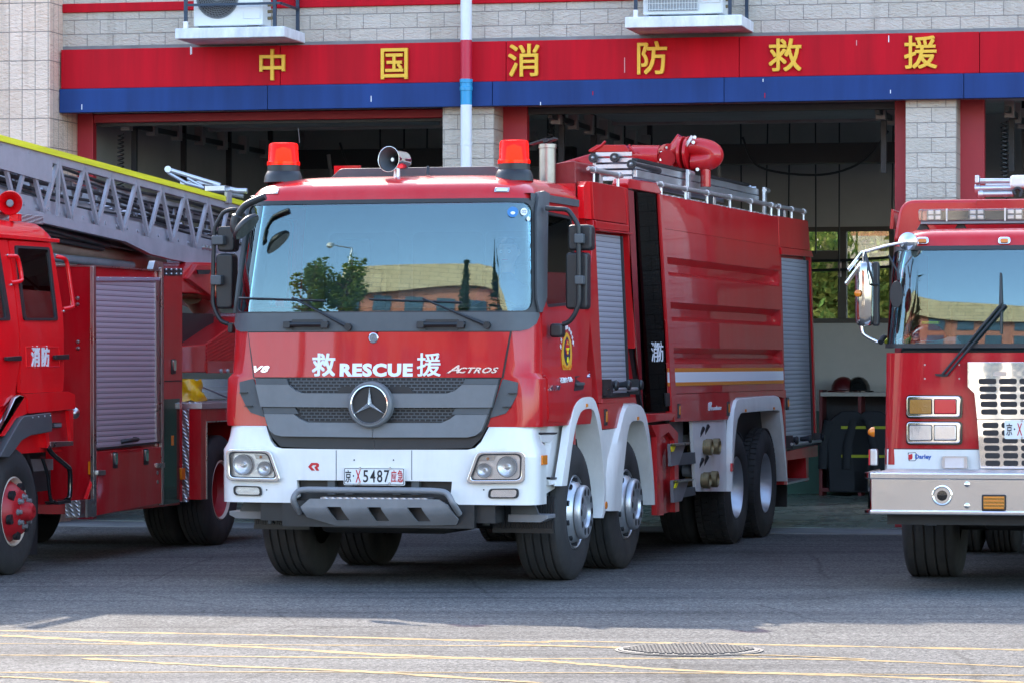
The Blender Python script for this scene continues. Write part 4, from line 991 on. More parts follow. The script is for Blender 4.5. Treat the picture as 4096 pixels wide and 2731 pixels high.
# black band under the windscreen with grab handles
band = half(C, [(1497, 1250), (2150, 1250), (2153, 1262), (2140, 1295), (2112, 1316), (2080, 1324), (1497, 1325)])
MB().sheet(band, C, .016, .04, da=.06).build("cowl_band", M['dgrey'], mt, smooth=50)
for pts in (((1146, 1283), (1324, 1321)), ((1679, 1283), (1869, 1321))):
    a0, w1 = C.inv(*pts[0], C.guess(*pts[0])); a1, w0 = C.inv(*pts[1], C.guess(*pts[1])); wm = (w0 + w1) / 2 + .008
    MB().sheet(rpoly([(a0 + .05, w0), (a1 - .06, w0), (a1 - .06, w1 + .01), (a0 + .05, w1 + .01)], .012), C, .020, .01, da=.06).build("handle_recess", 'black', mt)
    MB().tube([C(a0 + (a1 - a0) * k / 8, wm, .05) for k in range(9)], .016, 8).build("grab_handle", 'black', mt)
    for q in (.06, .9): MB().sheet(rpoly([(a0 + (a1 - a0) * q - .028, wm - .03), (a0 + (a1 - a0) * q + .028, wm - .03), (a0 + (a1 - a0) * q + .028, wm + .025), (a0 + (a1 - a0) * q - .028, wm + .025)], .01), C, .066, .05).build("handle_post", 'black', mt, bevel=.004)
# front panel
MB().sheet(half(C, [(1497, 1320), (2048, 1320), (2014, 1512), (1497, 1512)]), C, .006, .02, da=.08).build("panel_gap", 'black', mt)
MB().sheet(half(C, [(1497, 1328), (2040, 1328), (2008, 1508), (1497, 1508)]), C, .018, .03, da=.08, db=.06).build("front_panel", 'red', mt, smooth=50, bevel=.004)
MB().sheet(half(C, [(1497, 1509), (2007, 1509), (1957, 1690), (1925, 1752), (1885, 1790), (1497, 1800)]), C, .004, .03, da=.08).build("grille_back", 'black', mt, smooth=50)
MB().sheet(half(C, [(1497, 1511), (1866, 1511), (1850, 1542), (1828, 1562), (1795, 1571), (1497, 1571)]), C, .018, .01, da=.08).build("grille_mesh", 'grille', mt, smooth=50)
MB().sheet(half(C, [(1497, 1628), (1826, 1628), (1805, 1662), (1775, 1686), (1497, 1690)]), C, .018, .01, da=.08).build("grille_mesh", 'grille', mt, smooth=50)
MB().sheet(half(C, [(1497, 1572), (1795, 1572), (1828, 1561), (1856, 1537), (1996, 1537), (1972, 1628), (1497, 1629)]), C, .055, .05, da=.08).build("grille_bar", 'mgrey', mt, smooth=40, bevel=.012)
MB().sheet(half(C, [(1497, 1690), (1772, 1690), (1808, 1674), (1830, 1657), (1957, 1657), (1932, 1722), (1908, 1740), (1876, 1747), (1497, 1747)]), C, .055, .05, da=.08).build("grille_bar", 'mgrey', mt, smooth=40, bevel=.012)
for p in ([(1866, 1514), (2000, 1513), (1996, 1536), (1857, 1536)], [(1828, 1631), (1966, 1631), (1958, 1656), (1812, 1656)]):
    q = C.I(p)
    for qq in (q, mir(q)): MB().sheet(qq, C, .04, .04).build("grille_end", 'dgrey', mt)
for q in (C.I([(1497 + 42, 1571), (1497 + 62, 1545), (1640, 1545), (1662, 1571)]),):
    for qq in (q, mir(q)): MB().sheet(rpoly(qq, .012), C, .024, .01).build("grille_slot", 'black', mt)
for q0 in (C.I(Y2((906, 517), (1026, 545), (1018, 640), (978, 720), (928, 788), (806, 824))),):
    for q in (q0, mir(q0)):
        MB().sheet(rpoly(q, .012), C, .010, .02, da=.04, db=.05).build("corner_louvre", 'dgrey', mt, smooth=50)
fins = [C.I(Y2(*p)) for p in (((955, 626), (1018, 626), (1016, 634), (955, 634)), ((910, 733), (975, 733), (972, 741), (908, 741)))]
for f_ in fins:
    for q in (f_, mir(f_)): MB().sheet(q, C, .03, .025, da=.04).build("louvre_fin", 'black', mt)
def on_front(px, off=.02):
    a, w_ = C.inv(*px, C.guess(*px)); return a, w_
def ftext(txt, x0, yb, x1, yt, m_, off=.0195, depth=.004, bold=.02, shear=0, S=C, parent=mt, name="lettering", label=None):
    a0, w0 = S.inv(x0, yb, S.guess(x0, yb)); a1, w1 = S.inv(x1, yt, S.guess(x1, yt))
    o = text_mb(txt, 1.0, lambda x, y, z: S(a0 + x, w0 + y, off + z), depth, bold, a1 - a0, w1 - w0, shear).build(name, m_, parent, smooth=0)
    if label: o["label"] = label
    return o
ftext("救", 1251, 1504, 1346, 1412, 'letter_white', bold=.02); ftext("援", 1671, 1504, 1768, 1411, 'letter_white', bold=.012)
ftext("RESCUE", 1362, 1505, 1655, 1452, 'letter_white', bold=.055)
ftext("V8", 1019, 1488, 1083, 1462, 'badge', depth=.008, bold=.04, shear=.35)
ftext("A", 1790, 1491, 1842, 1459, 'badge', depth=.008, bold=.02, shear=.5); ftext("CTROS", 1836, 1491, 1999, 1468, 'badge', depth=.008, bold=.035, shear=.4)
def star(cu, cw, v_, r, parent):
    mb = MB()
    for k in range(3):
        a = math.pi / 2 + k * 2 * math.pi / 3; t = Vector((cu + math.cos(a) * r, v_, cw + math.sin(a) * r)); c_ = Vector((cu, v_ - r * .22, cw))
        ps = []
        for s_ in (-1, 1):
            b = a + s_ * math.pi / 3; ps.append(Vector((cu + math.cos(b) * r * .15, v_, cw + math.sin(b) * r * .15)))
        mb.add([t, ps[0], ps[1], c_], [(0, 1, 3), (0, 3, 2)])
    return mb.build("star", 'badge', parent, smooth=0)
su, sw = on_front((1497, 1616)); SV = -.075
em = MB().lathe([(-.06, .178), (.0, .176), (.012, .165), (.012, .150)], (su, SV, sw), (0, -1, 0), 48, False).build("emblem", 'mgrey', mt, smooth=40)
MB().lathe([(.006, .153), (.018, .150), (.02, .143), (.012, .137), (.0, .135)], (su, SV, sw), (0, -1, 0), 56, False).build("emblem_ring", 'chrome', em, smooth=60)
MB().lathe([(-.02, .14), (-.004, .138)], (su, SV, sw), (0, -1, 0), 40).build("emblem_mesh", M['black'], em)
star(su, sw, SV - .012, .138, em)
bu, bw_ = on_front((1497, 1352))
bd = MB().lathe([(-.01, .040), (.006, .040), (.010, .034), (.006, .031)], (bu, -.0, bw_), (0, -1, 0), 32, False).build("badge", 'chrome', mt)
bd.location.y = C(0, bw_, .02).y
MB().lathe([(-.01, .033), (.004, .032)], (bu, 0, bw_), (0, -1, 0), 28).build("badge_disc", 'skid', bd); star(bu, bw_, -.007, .029, bd)

# ------------------------------------------------------------------ bumper and lamps
BP = Wrap(MT, [(.4, -.02), (1.06, -.03), (1.16, .0), (1.25, .035)], [(.4, 1.28), (1.05, 1.28), (1.12, 1.24), (1.25, 1.235)], [(.4, .14), (1.25, .14)], .05)
bm_r = BP.I([(1497, 1797), (1870, 1797), (1900, 1790), (1925, 1765), (1958, 1703), (2060, 1702)])
eR = BP.sv(.33, .9); eT = BP.sv(.30, 1.235)
wb = BP.I([(2000, 2018)])[0][1]; w_in = BP.I([(1497, 1920)])[0][1]
bm_r += [(eT, 1.25), (eT, 1.15), (eR, 1.09), (eR, wb), (BP.I([(1835, 2022)])[0][0], wb)] + BP.I([(1800, 1990), (1806, 1950), (1808, 1924)]) + [(0, w_in)]
MB().sheet(bm_r + [(-a, b) for a, b in bm_r[::-1]], BP, .0, .05, da=.05, db=.05).build("bumper", 'white', mt, smooth=40)
for sx in (1705 - 58, 1345): 
    q = BP.I([(sx - 1.5, 1799), (sx + 1.5, 1799), (sx + 1.5, 1918), (sx - 1.5, 1918)]); MB().sheet(q, BP, .002, .004).build("bumper_seam", 'mgrey', mt)
MB().box(-.95, .95, .06, .30, .50, .88).build("bumper_recess", 'black', mt, smooth=0)
for x in (1330, 1400, 1590, 1665):
    u, w_ = MT.front(x, 1945, .03); MB().box(u - .03, u + .03, .0, .08, w_ - .06, w_ + .09).build("bumper_bracket", 'dgrey', mt)
def lamp(outer, inner, sgn, kind):
    o = BP.I(outer); i = BP.I(inner)
    if sgn < 0: o, i = mir(o), mir(i)
    ro, ri = rpoly(o, .045 if kind == 'head' else .03, 5), rpoly(i, .04 if kind == 'head' else .025, 5)
    cx_, cz_ = sum(p[0] for p in i) / len(i), sum(p[1] for p in i) / len(i)
    hl = MB().sheet(ri, BP, .008, .01, da=.05, db=.05).build("headlight" if kind == 'head' else "fog_light", 'reflector', mt, smooth=40)
    rq = [[ro[k], ro[(k + 1) % len(ro)], ri[(k + 1) % len(ro)], ri[k]] for k in range(len(ro))]
    MB().sheet(rq, BP, .042 if kind == 'head' else .018, .045, da=.06).build("bezel", 'chrome' if kind == 'head' else 'black', hl, smooth=60, bevel=.006)
    r2 = [(cx_ + (a - cx_) * .95, cz_ + (b - cz_) * .93) for a, b in ri]
    MB().sheet([[ri[k], ri[(k + 1) % len(ri)], r2[(k + 1) % len(ri)], r2[k]] for k in range(len(ri))], BP, .037 if kind == 'head' else .014, .02).build("gasket", 'black', hl)
    MB().sheet(r2, BP, .034 if kind == 'head' else .016, .004, da=.06, db=.06).build("lens", 'lens', hl, smooth=60)
    if kind == 'head':
        for (px, r, dep) in (((2032, 1865), .080, .012), ((1940, 1880), .056, .012)):
            a, w_ = BP.inv(*px, BP.guess(*px)); p = BP(a * sgn, w_, .010)
            MB().lathe([(.018, r), (.022, r * .97), (.014, r * .9), (.004, r * .6), (.0, r * .3), (.012, r * .25), (.018, r * .12), (.018, .004)], p, (0, -1, 0), 28, False).build("reflector_bowl", 'reflector', hl, smooth=30)
            MB().lathe([(.017, r * 1.02), (.023, r * 1.02), (.023, r * .95)], p, (0, -1, 0), 28, False).build("bowl_rim", M['skid'], hl)
        q = BP.I([(1925, 1822), (1984, 1822), (1976, 1841), (1917, 1843)]); q = q if sgn > 0 else mir(q)
        MB().sheet(q, BP, .022, .012).build("indicator", 'steel', hl)
        a, w_ = BP.inv(1955, 1832, BP.guess(1955, 1832)); MB().lathe([(0, .012), (.004, .012)], BP(a * sgn, w_, .024), (0, -1, 0), 12).build("indicator_bulb", 'amber', hl)
for sgn in (1, -1):
    lamp([(1912, 1804), (2099, 1802), (2098, 1930), (1867, 1931)], [(1923, 1815), (2087, 1813), (2085, 1917), (1885, 1918)], sgn, 'head')
    lamp([(1958, 1952), (2077, 1951), (2075, 1991), (1953, 1991)], [(1964, 1956), (2072, 1955), (2068, 1987), (1960, 1987)], sgn, 'fog')
q = [(BP.sv(.18, .9), BP.I([(2120, 1860)])[0][1]), (BP.sv(.325, .9), BP.I([(2120, 1860)])[0][1]), (BP.sv(.325, .9), BP.I([(2120, 1821)])[0][1]), (BP.sv(.18, .9), BP.I([(2120, 1821)])[0][1])]
for qq in (q, mir(q)): MB().sheet(qq, BP, .012, .02, da=.04).build("side_marker", M['amber'], mt, bevel=.004)
for x in (1417, 1574, 1067, 1935):
    a, w_ = BP.inv(x, 1838 if 1300 < x < 1700 else 1957, BP.guess(x, 1838)); MB().lathe([(0, .006), (.003, .006)], BP(a, w_, .0), (0, -1, 0), 10).build("bumper_bolt", 'black', mt)
# maker's mark on the bumper
mk = [(1233, 1865), (1246, 1849), (1268, 1849), (1276, 1854), (1276, 1864), (1270, 1868), (1277, 1880), (1266, 1880), (1258, 1867), (1262, 1863), (1266, 1861), (1264, 1858), (1252, 1858), (1246, 1865), (1260, 1880), (1247, 1880)]
MB().sheet(BP.I(mk), BP, .004, .004).build("maker_mark", 'letter_red', mt, smooth=0)
# number plate
pu0, pw1 = MT.front(1375, 1867, -.05); pu1, pw0 = MT.front(1620, 1940, -.05)
M['plate'] = mat("plate_white", (.78, .78, .78), .4)
pl = MB().prism(rpoly([(pu0, pw0), (pu1, pw0), (pu1, pw1), (pu0, pw1)], .012), 'v', -.055, -.045).build("number_plate", 'plate', mt, bevel=.002)
MB().ring(rpoly([(pu0 + .006, pw0 + .006), (pu1 - .006, pw0 + .006), (pu1 - .006, pw1 - .006), (pu0 + .006, pw1 - .006)], .01), rpoly([(pu0 + .010, pw0 + .010), (pu1 - .010, pw0 + .010), (pu1 - .010, pw1 - .010), (pu0 + .010, pw1 - .010)], .008), 'v', -.0575, -.056).build("plate_border", 'letter_black', pl, smooth=0)
def ptext(fr, ch, x0, yb, x1, yt, m_, parent, v_=-.0555, bold=.01):
    a0, w0 = fr.front(x0, yb, v_); a1, w1 = fr.front(x1, yt, v_)
    text_mb(ch, 1.0, lambda x, y, z: Vector((a0 + x, v_ - z, w0 + y)), .002, bold, a1 - a0, w1 - w0).build("plate_character", m_, parent, smooth=0)
for ch, x0, x1, m_ in (("京", 1042, 1087, 'letter_black'), ("·", 1101, 1110, 'letter_black'), ("X", 1122, 1163, 'letter_red'), ("5", 1181, 1221, 'letter_black'), ("4", 1236, 1277, 'letter_black'), ("8", 1290, 1332, 'letter_black'), ("7", 1345, 1387, 'letter_black'), ("应", 1400, 1443, 'letter_red'), ("急", 1451, 1495, 'letter_red')):
    yb, yt = (1284, 1269) if ch == "·" else (1327, 1231)
    (xa, y0), (xb, y1) = Y1((x0, yb), (x1, yt)); ptext(MT, ch, xa, y0, xb, y1, m_, pl)
for x, y in Y1((1157, 1217), (1392, 1218), (1150, 1337), (1388, 1337)):
    u, w_ = MT.front(x, y, -.056); MB().lathe([(0, .011), (.006, .008)], (u, -.056, w_), (0, -1, 0), 10).build("plate_screw", 'steel', pl)
# tube bar, step tread and skid plate
tb = MB(); pts = []
for x, y in ((1182, 2050), (1174, 2003), (1188, 1968), (1222, 1957), (1350, 1958), (1490, 1959), (1640, 1960), (1752, 1963), (1790, 1975), (1812, 2012), (1822, 2055)):
    u, w_ = MT.front(x, y, -.13); pts.append((u, -.13 + (.10 if y > 2040 else 0), w_))
tb.tube(cr(pts, 6), .024, 12).build("tube_bar", 'skid', mt)
u0, wz = MT.front(1290, 1985, -.05); u1 = MT.front(1720, 1985, -.05)[0]
MB().box(u0, u1, -.10, .1, wz - .02, wz).build("step_tread", 'tread', mt)
def skid_fn(u, w_, off=0.0):
    t = (MT.front(1497, 1992, -.12)[1] - w_); return Vector((u, -.115 + max(0, t - .10) * .9 + t * .05 - off, w_))
SX = lambda *p: [MT.front(x, y, -.10) for x, y in X1(*p)]
T = SX((455, 145), (560, 146), (650, 146), (815, 147), (900, 147), (1065, 148), (1155, 148), (1262, 150))
H1 = SX((560, 196), (650, 196), (815, 198), (900, 198), (1065, 200), (1155, 200)); H2 = SX((600, 283), (688, 283), (850, 288), (938, 288), (1110, 290), (1198, 290))
Bt = SX((590, 318), (680, 318), (850, 318), (940, 318), (1110, 316), (1200, 316)); Lf = SX((398, 195), (425, 262)); Rt = SX((1318, 185), (1372, 275), (1350, 312))
polys = [[T[0], T[1], H1[0], H2[0], Bt[0], Lf[1], Lf[0]], [T[1], T[2], H1[1], H1[0]], [H2[0], H2[1], Bt[1], Bt[0]], [T[2], T[3], H1[2], H2[2], Bt[2], Bt[1], H2[1], H1[1]],
         [T[3], T[4], H1[3], H1[2]], [H2[2], H2[3], Bt[3], Bt[2]], [T[4], T[5], H1[4], H2[4], Bt[4], Bt[3], H2[3], H1[3]], [T[5], T[6], H1[5], H1[4]], [H2[4], H2[5], Bt[5], Bt[4]],
         [T[6], T[7], Rt[0], Rt[1], Rt[2], Bt[5], H2[5], H1[5]]]
MB().sheet(polys, skid_fn, .0, .03, db=.04).build("skid_plate", 'skid', mt, bevel=.008, smooth=30)
MB().box(-.75, .8, .0, .06, .46, .66).build("skid_back", 'black', mt, smooth=0)
# underneath
ch = MB(); ch.box(-.48, -.36, .25, 11.0, .52, .95); ch.box(.36, .48, .25, 11.0, .52, .95)
ch.build("chassis_rail", 'chassis', mt, smooth=0)
MB().box(-1.05, 1.1, 1.9, 11.0, .75, 1.35).build("underbody", 'chassis', mt, smooth=0)
MB().box(-1.0, 1.0, .35, 1.9, .85, 1.3).build("engine_block", 'chassis', mt, smooth=0)
MB().box(-.55, .5, .3, 1.2, .40, .9).build("sump", 'chassis', mt, bevel=.05)
for v_ in (1.35, 3.0): MB().box(-.95, .95, v_ - .07, v_ + .07, .40, .56).build("axle", 'chassis', mt, bevel=.03)
for v_ in (7.35, 8.70): MB().tube([(-.95, v_, .54), (-.2, v_, .54), (0, v_, .54), (.2, v_, .54), (.95, v_, .54)], [.09, .10, .22, .10, .09], 12).build("axle", 'chassis', mt)
for x in X1((210, 240), (1560, 250)):
    u, w_ = MT.front(*x, .3); MB().tube([(u, .3, w_ + .12), (u, .3, w_ - .06), (u, .3, w_ - .075)], [.024, .024, .03], 10).build("tow_pin", 'dgrey', mt)
for a_, b_ in (((104, 195), (452, 340)), ((1600, 205), (1985, 362))):
    (xa, ya), (xb, yb) = X1(a_, b_); u0, w1 = MT.front(xa, ya, .55); u1, w0 = MT.front(xb, yb, .55)
    mb = MB()
    for k in range(24): mb.box(u0 + (u1 - u0) * k / 24 + .002, u0 + (u1 - u0) * (k + 1) / 24 - .002, .55, .57, w0 + .03, w1 + .1)
    mb.box(u0, u1, .545, .575, w0, w0 + .035).build("mudflap", 'black', mt, smooth=0)
for sgn in (1, -1):
    st_ = [(.98, .50), (1.24, .50), (1.30, .53), (1.30, .56), (.98, .56)] 
    MB().prism([(sgn * a, b) for a, b in st_], 'v', .30, .52).build("entry_step", 'skid', mt, bevel=.004)
    MB().prism([(sgn * 1.0, .56), (sgn * 1.22, .56), (sgn * 1.12, .78), (sgn * 1.0, .78)], 'v', .32, .36).build("step_bracket", 'dgrey', mt)
# axles
for v_, u_ in ((1.36, 1.235), (3.02, 1.235)):
    for sgn in (1, -1): wheel(mt, (sgn * u_, v_, .54), .54, .36, sgn, 'dome', .30)
for v_ in (7.33, 8.66):
    for sgn in (1, -1):
        wheel(mt, (sgn * 1.235, v_, .535), .535, .30, sgn, 'dish', .30, lugs=True); wheel(mt, (sgn * .88, v_, .535), .535, .30, sgn, 'plain', .30)
# ------------------------------------------------------------------ the tender's body behind the cab
BS = Side(MT, [(0, 1.265), (1.3, 1.265), (3.3, 1.20)])
def bs(pts, off=.0, thick=.02, name="panel", m_='red', r=0, parent=mt, da=None, bevel=0, smooth=40, S=BS):
    q = S.I(pts)
    if r: q = rpoly(q, r)
    return MB().sheet(q, S, off, thick, da=da, db=.4 if da else None).build(name, m_, parent, smooth=smooth, bevel=bevel)
def uin(w_, d): return interp(BS.tab, w_) - d
vF = BS.inv(2374, 920, (1.9, 2.8))[0]; vT = BS.inv(3240, 1000, (10.7, 2.8))[0]; zT = BS.inv(2640, 777, (4.1, 3.2))[1]
def hull(w0, w1, d): return [(-uin(w0, d), w0), (uin(w0, d), w0), (uin(w1, d), w1), (-uin(w1, d), w1)]
MB().prism(hull(1.32, zT - .005, .075), 'v', vF, vT).build("body", 'red', mt, smooth=0)
MB().prism(hull(.86, 1.32, .08), 'v', BS.inv(3120, 1600, (9.3, 1.5))[0], vT).build("rear_body", 'red', mt, smooth=0)
# chamfered front corner and upper front locker
def P3(px, v_): u, w_ = MT.front(*px, v_); return Vector((u, v_, w_))
bs([*Y3((625, 150), (880, 198), (897, 484), (642, 448))], .0, .06, "locker_door", 'red', bevel=.006)
bs([*Y3((640, 456), (900, 492), (908, 548), (648, 520))], .012, .05, "rain_strip", 'red', bevel=.008)
bs([*Y3((648, 524), (912, 556), (912, 568), (650, 536))], .035, .06, "gutter_lip", 'deepred', bevel=.004)
bs([*Y3((880, 198), (903, 204), (925, 900)), *X4((1292, 620), (1278, 640), (1250, 0))], .004, .08, "corner_post", 'red', bevel=.008)
bs([*Y3((575, 190), (600, 150), (625, 152), (640, 448), (580, 440))], -.02, .05, "chamfer", 'fluor')
bs([*Y3((640, 450), (655, 540)), *X4((945, 1030), (940, 1205), (905, 1205), (800, 200))], -.004, .08, "front_post", 'red', bevel=.006)
# roller shutters with their channels, bars and knobs
def shutter(tl, tr, br, bl, m_='shutter', knobs=3):
    o = bs([tl, tr, br, bl], -.03, .02, "roller_shutter", m_)
    q = BS.I([tl, tr, br, bl])
    e = .045; rgt = [(q[1][0] - e, q[1][1]), q[1], q[2], (q[2][0] - e, q[2][1])]
    MB().sheet(rgt, BS, -.015, .03).build("guide", 'black', o)
    bz_ = q[3][1]
    vs = [q[3][0] + .04 + (q[2][0] - q[3][0] - .1) * k / (knobs - 1) for k in range(knobs)]
    MB().sheet([(q[3][0], bz_ - .0), (q[2][0], bz_ - .0), (q[2][0], bz_ + .035), (q[3][0], bz_ + .035)], BS, -.012, .03).build("bottom_rail", 'black', o)
    MB().cyl(BS(q[3][0], bz_ + .065, .05), BS(q[2][0] + .03, bz_ + .065, .05), .016, 10).build("lift_bar", 'alu', o)
    for v_ in vs:
        MB().lathe([(-.03, .02), (.03, .03), (.075, .045), (.09, .035), (.095, .01)], BS(v_ + .1, bz_ + .10, .0), (1, 0, 0), 14).build("bar_knob", 'black', o, smooth=40)
    for v_ in (q[3][0] + .03, q[2][0] + .01): MB().prism([(v_ - .03, bz_ + .02), (v_ + .04, bz_ + .02), (v_ + .02, bz_ + .13), (v_ - .03, bz_ + .15)], 'u', uin(1.6, .02), uin(1.6, -.07)).build("bar_bracket", 'black', o, smooth=40)
    return o
(a_, b_), (c_, d_) = Y3((655, 558), (880, 580)), X4((1246, 1125), (952, 1148))
shutter(a_, b_, c_, d_)
(a_, b_), (c_, d_) = Y5((1308, 692), (1547, 716)), Y6((1900, 668), (1720, 705))
shutter(a_, b_, c_, d_)
bs([*X4((940, 1160), (1285, 1140), (1300, 1200), (940, 1210))], .0, .05, "sill", 'red', bevel=.005)
bs([*X4((905, 1212), (1290, 1196), (1150, 1200), (1095, 1462), (945, 1476), (905, 1470))][:1] + [*X4((1160, 1200), (1100, 1462), (935, 1476), (905, 1470))], .0, .05, "side_skirt", 'red')
# dark glass door of the crew/pump bay
gp = [*Y3((900, 205), (1140, 250)), *Y6((966, 0), (990, 458), (848, 466), (780, 0))]
bs([*Y3((900, 205), (1140, 250)), *Y6((966, 0), (994, 466), (842, 472), (770, 0))], -.045, .03, "door_backing", 'black')
bs([*Y3((918, 215), (963, 226)), *Y6((838, 300), (838, 455), (790, 120))][:2] + [*Y6((832, 462), (788, 120))], -.015, .01, "fixed_pane", 'tint', smooth=0)
gd = bs([*Y3((970, 228), (1138, 252)), *Y6((962, 0), (990, 458), (846, 466), (838, 200))], -.008, .012, "glass_door", 'tintdoor', smooth=0)
hd = BS.I([*Y6((958, 345), (984, 345), (988, 425), (962, 428))]); MB().sheet(rpoly(hd, .01), BS, .004, .02).build("latch", 'black', gd)
bs([*Y3((893, 170), (905, 128), (1120, 160), (1168, 246), (1140, 250), (900, 206))], .012, .14, "hood", 'red', bevel=.012)
bs([*Y3((1142, 246), (1166, 250)), *Y6((1000, 0), (1020, 350), (1014, 480), (992, 478), (968, 0))], .012, .09, "column", 'red', bevel=.012)
bs([*Y6((835, 474), (1015, 465), (990, 515), (838, 532))], .02, .09, "door_sill", 'red', bevel=.01)
def stext(txt, S, x0, yb, x1, yt, m_, off=.01, bold=.01, parent=mt, shear=0, depth=.003, name="lettering"):
    a0, w0 = S.inv(x0, yb, S.guess(x0, yb)); a1, w1 = S.inv(x1, yt, S.guess(x1, yt))
    return text_mb(txt, 1.0, lambda x, y, z: S(a0 + x, w0 + y, off + z), depth, bold, a1 - a0, w1 - w0, shear).build(name, m_, parent, smooth=0)
(p0, p1) = Y6((872, 152), (908, 28)); stext("消", BS, p0[0], p0[1], p1[0], p1[1], 'letter_white', .0, .006, gd)
(p0, p1) = Y6((910, 150), (942, 28)); stext("防", BS, p0[0], p0[1], p1[0], p1[1], 'letter_white', .0, .006, gd)
# the tank side with its three deep grooves
tl = BS.I([(2645, 779)])[0]; v1_ = BS.I([(3112, 870)])[0][0]
prof = [(tl[1], -.002), (tl[1] - .004, .0)]
lev_ = [BS.I(Y5((348, 690), (350, 748), (352, 797), (356, 842))), BS.I(Y5((372, 1068), (374, 1125), (376, 1176), (380, 1222))), BS.I(Y5((396, 1446), (398, 1500))) + BS.I(Y6((1003, 118), (1005, 165)))]
seam1 = BS.I(Y5((330, 455)))[0][1]; zb_ = BS.I([(2700, 1572)])[0][1]
for w_ in (seam1,): prof += [(w_ + .006, .0), (w_ + .004, -.008), (w_ - .004, -.008), (w_ - .006, .0)]
for g4 in lev_:
    a, b, c, d = [q[1] for q in g4]; prof += [(a + .006, .0), (a, -.006), (b, -.09), (c, -.09), (d + .01, -.006), (d, .0)]
prof += [(zb_, .0), (zb_ - .001, -.03)]
v0_ = tl[0]; rows = []
nV = 26
vv = [v0_ + (v1_ - .16 - v0_) * k / nV for k in range(nV + 1)] + [v1_ - .13, v1_ - .09, v1_ - .04, v1_]
for v_ in vv:
    t = 1 if v_ <= v1_ - .155 else max(0, (v1_ - .03 - v_) / .125)
    wv = .0018 * math.sin(v_ * 2.3) + .0012 * math.sin(v_ * 5.1 + 1)
    rows.append([BS(v_, w_, (o_ * t if o_ < -.01 else o_) + wv * (1 if abs(o_) < .01 else .5)) for w_, o_ in prof])
MB().grid(rows).build("tank_side", 'red', mt, smooth=28)
def stripe(y0, y1, m_, nm):
    w1 = BS.I(Y6((1010, y0)))[0][1]; w0 = BS.I(Y6((1010, y1)))[0][1]
    MB().sheet([(v0_ + .01, w0), (v1_ - .005, w0), (v1_ - .005, w1), (v0_ + .01, w1)], BS, .006, .004, da=.25).build(nm, m_, mt, smooth=0)
stripe(190, 214, 'orange', "orange_stripe"); stripe(214.5, 279, 'letter_white', "white_stripe"); stripe(279.5, 302, 'orange', "orange_stripe")
bs([*Y6((1016, 352), (1714, 326), (1716, 380), (1640, 360), (1400, 374), (1352, 512), (1018, 526))], .0, .05, "lower_skirt", 'red', bevel=.004)
(p0, p1) = Y6((1246, 454), (1308, 422)); stext("rosenbauer", BS, p0[0], p0[1], p1[0], p1[1], 'letter_white', .003, .02)
bs(Y6((1228, 455), (1228, 410), (1236, 401), (1246, 401), (1249, 412), (1244, 425), (1248, 452), (1241, 452), (1236, 425), (1240, 418), (1240, 410), (1236, 410), (1236, 455)), .005, .004, "maker_mark", 'letter_white', smooth=0)
for a, b in (((1034, 412), (1046, 502)), ((1344, 400), (1356, 488)), ((574, 446), (588, 548)), ((1716, 372), (1728, 452))):
    bl = bs(Y6(a, (b[0], a[1]), b, (a[0], b[1])), .012, .02, "marker_lamp", 'black', bevel=.003)
    bs(Y6((a[0] + 4, a[1] + 14), (b[0] - 2, a[1] + 14), (b[0] - 2, b[1] - 22), (a[0] + 4, b[1] - 22)), .018, .01, "lens", 'amber', parent=bl)
# rear locker
bs([*Y5((1282, 345), (1530, 384), (1548, 632), (1292, 600))], .0, .05, "rear_panel", 'red', bevel=.005)
bs([*Y5((1293, 604), (1550, 636), (1566, 690), (1300, 668))], .015, .05, "rear_rain_strip", 'red', bevel=.008)
bs([*Y5((1262, 345), (1282, 348), (1312, 700)), *Y6((1726, 900), (1706, 915), (1700, 200))], -.004, .06, "rear_column", 'red', bevel=.006)
bs([*Y5((1546, 640), (1556, 640)), *Y6((1912, 740), (1903, 740))], .002, .05, "tail_post", 'red', bevel=.004)
bs([*Y6((1715, 712), (1912, 668), (1912, 742), (1715, 768))], .004, .05, "rear_sill", 'red', bevel=.004)
bs([*Y6((1712, 770), (1730, 768), (1730, 918), (1708, 920))], -.01, .4, "rear_step_side", 'red')
bs([*Y6((1845, 752), (1862, 750), (1862, 895), (1850, 898))], -.01, .4, "rear_step_side", 'red')
bs([*Y6((1728, 905), (1860, 876), (1860, 890), (1728, 918))], .0, .4, "rear_step", 'tread')
bs([*Y6((1730, 770), (1848, 752), (1848, 880), (1730, 905))], -.3, .02, "rear_step_back", 'deepred')
# wheel arches: white plastic bows, 0.3 m deep
def bow(outer, inner, name="wheel_arch", d=.33, off=.035):
    o, i = BS.I(outer), BS.I(inner); n = 30
    def rs(p):
        p = cr([(a, b, 0) for a, b in p], 8); L = [0]
        for a, b in zip(p, p[1:]): L.append(L[-1] + (b - a).length)
        out = []
        for k in range(n + 1):
            t = L[-1] * k / n; j = next(q for q in range(len(L) - 1) if L[q + 1] >= t - 1e-9); f = (t - L[j]) / max(1e-9, L[j + 1] - L[j]); out.append((p[j].lerp(p[j + 1], f).x, p[j].lerp(p[j + 1], f).y))
        return out
    o, i = rs(o), rs(i)
    mids = [((a[0] * .4 + b[0] * .6), (a[1] * .4 + b[1] * .6)) for a, b in zip(o, i)]
    ar = MB()
    rows = [[BS(*a, -.03) for a in o], [BS(*(x * .85 + y * .15 for x, y in zip(a, b)), off * .8) for a, b in zip(o, i)], [BS(*m_, off) for m_ in mids], [BS(*a, off * .9) for a in i], [BS(*a, -d) for a in i]]
    ar.grid(rows); return ar.build(name, 'fender', mt, smooth=50)
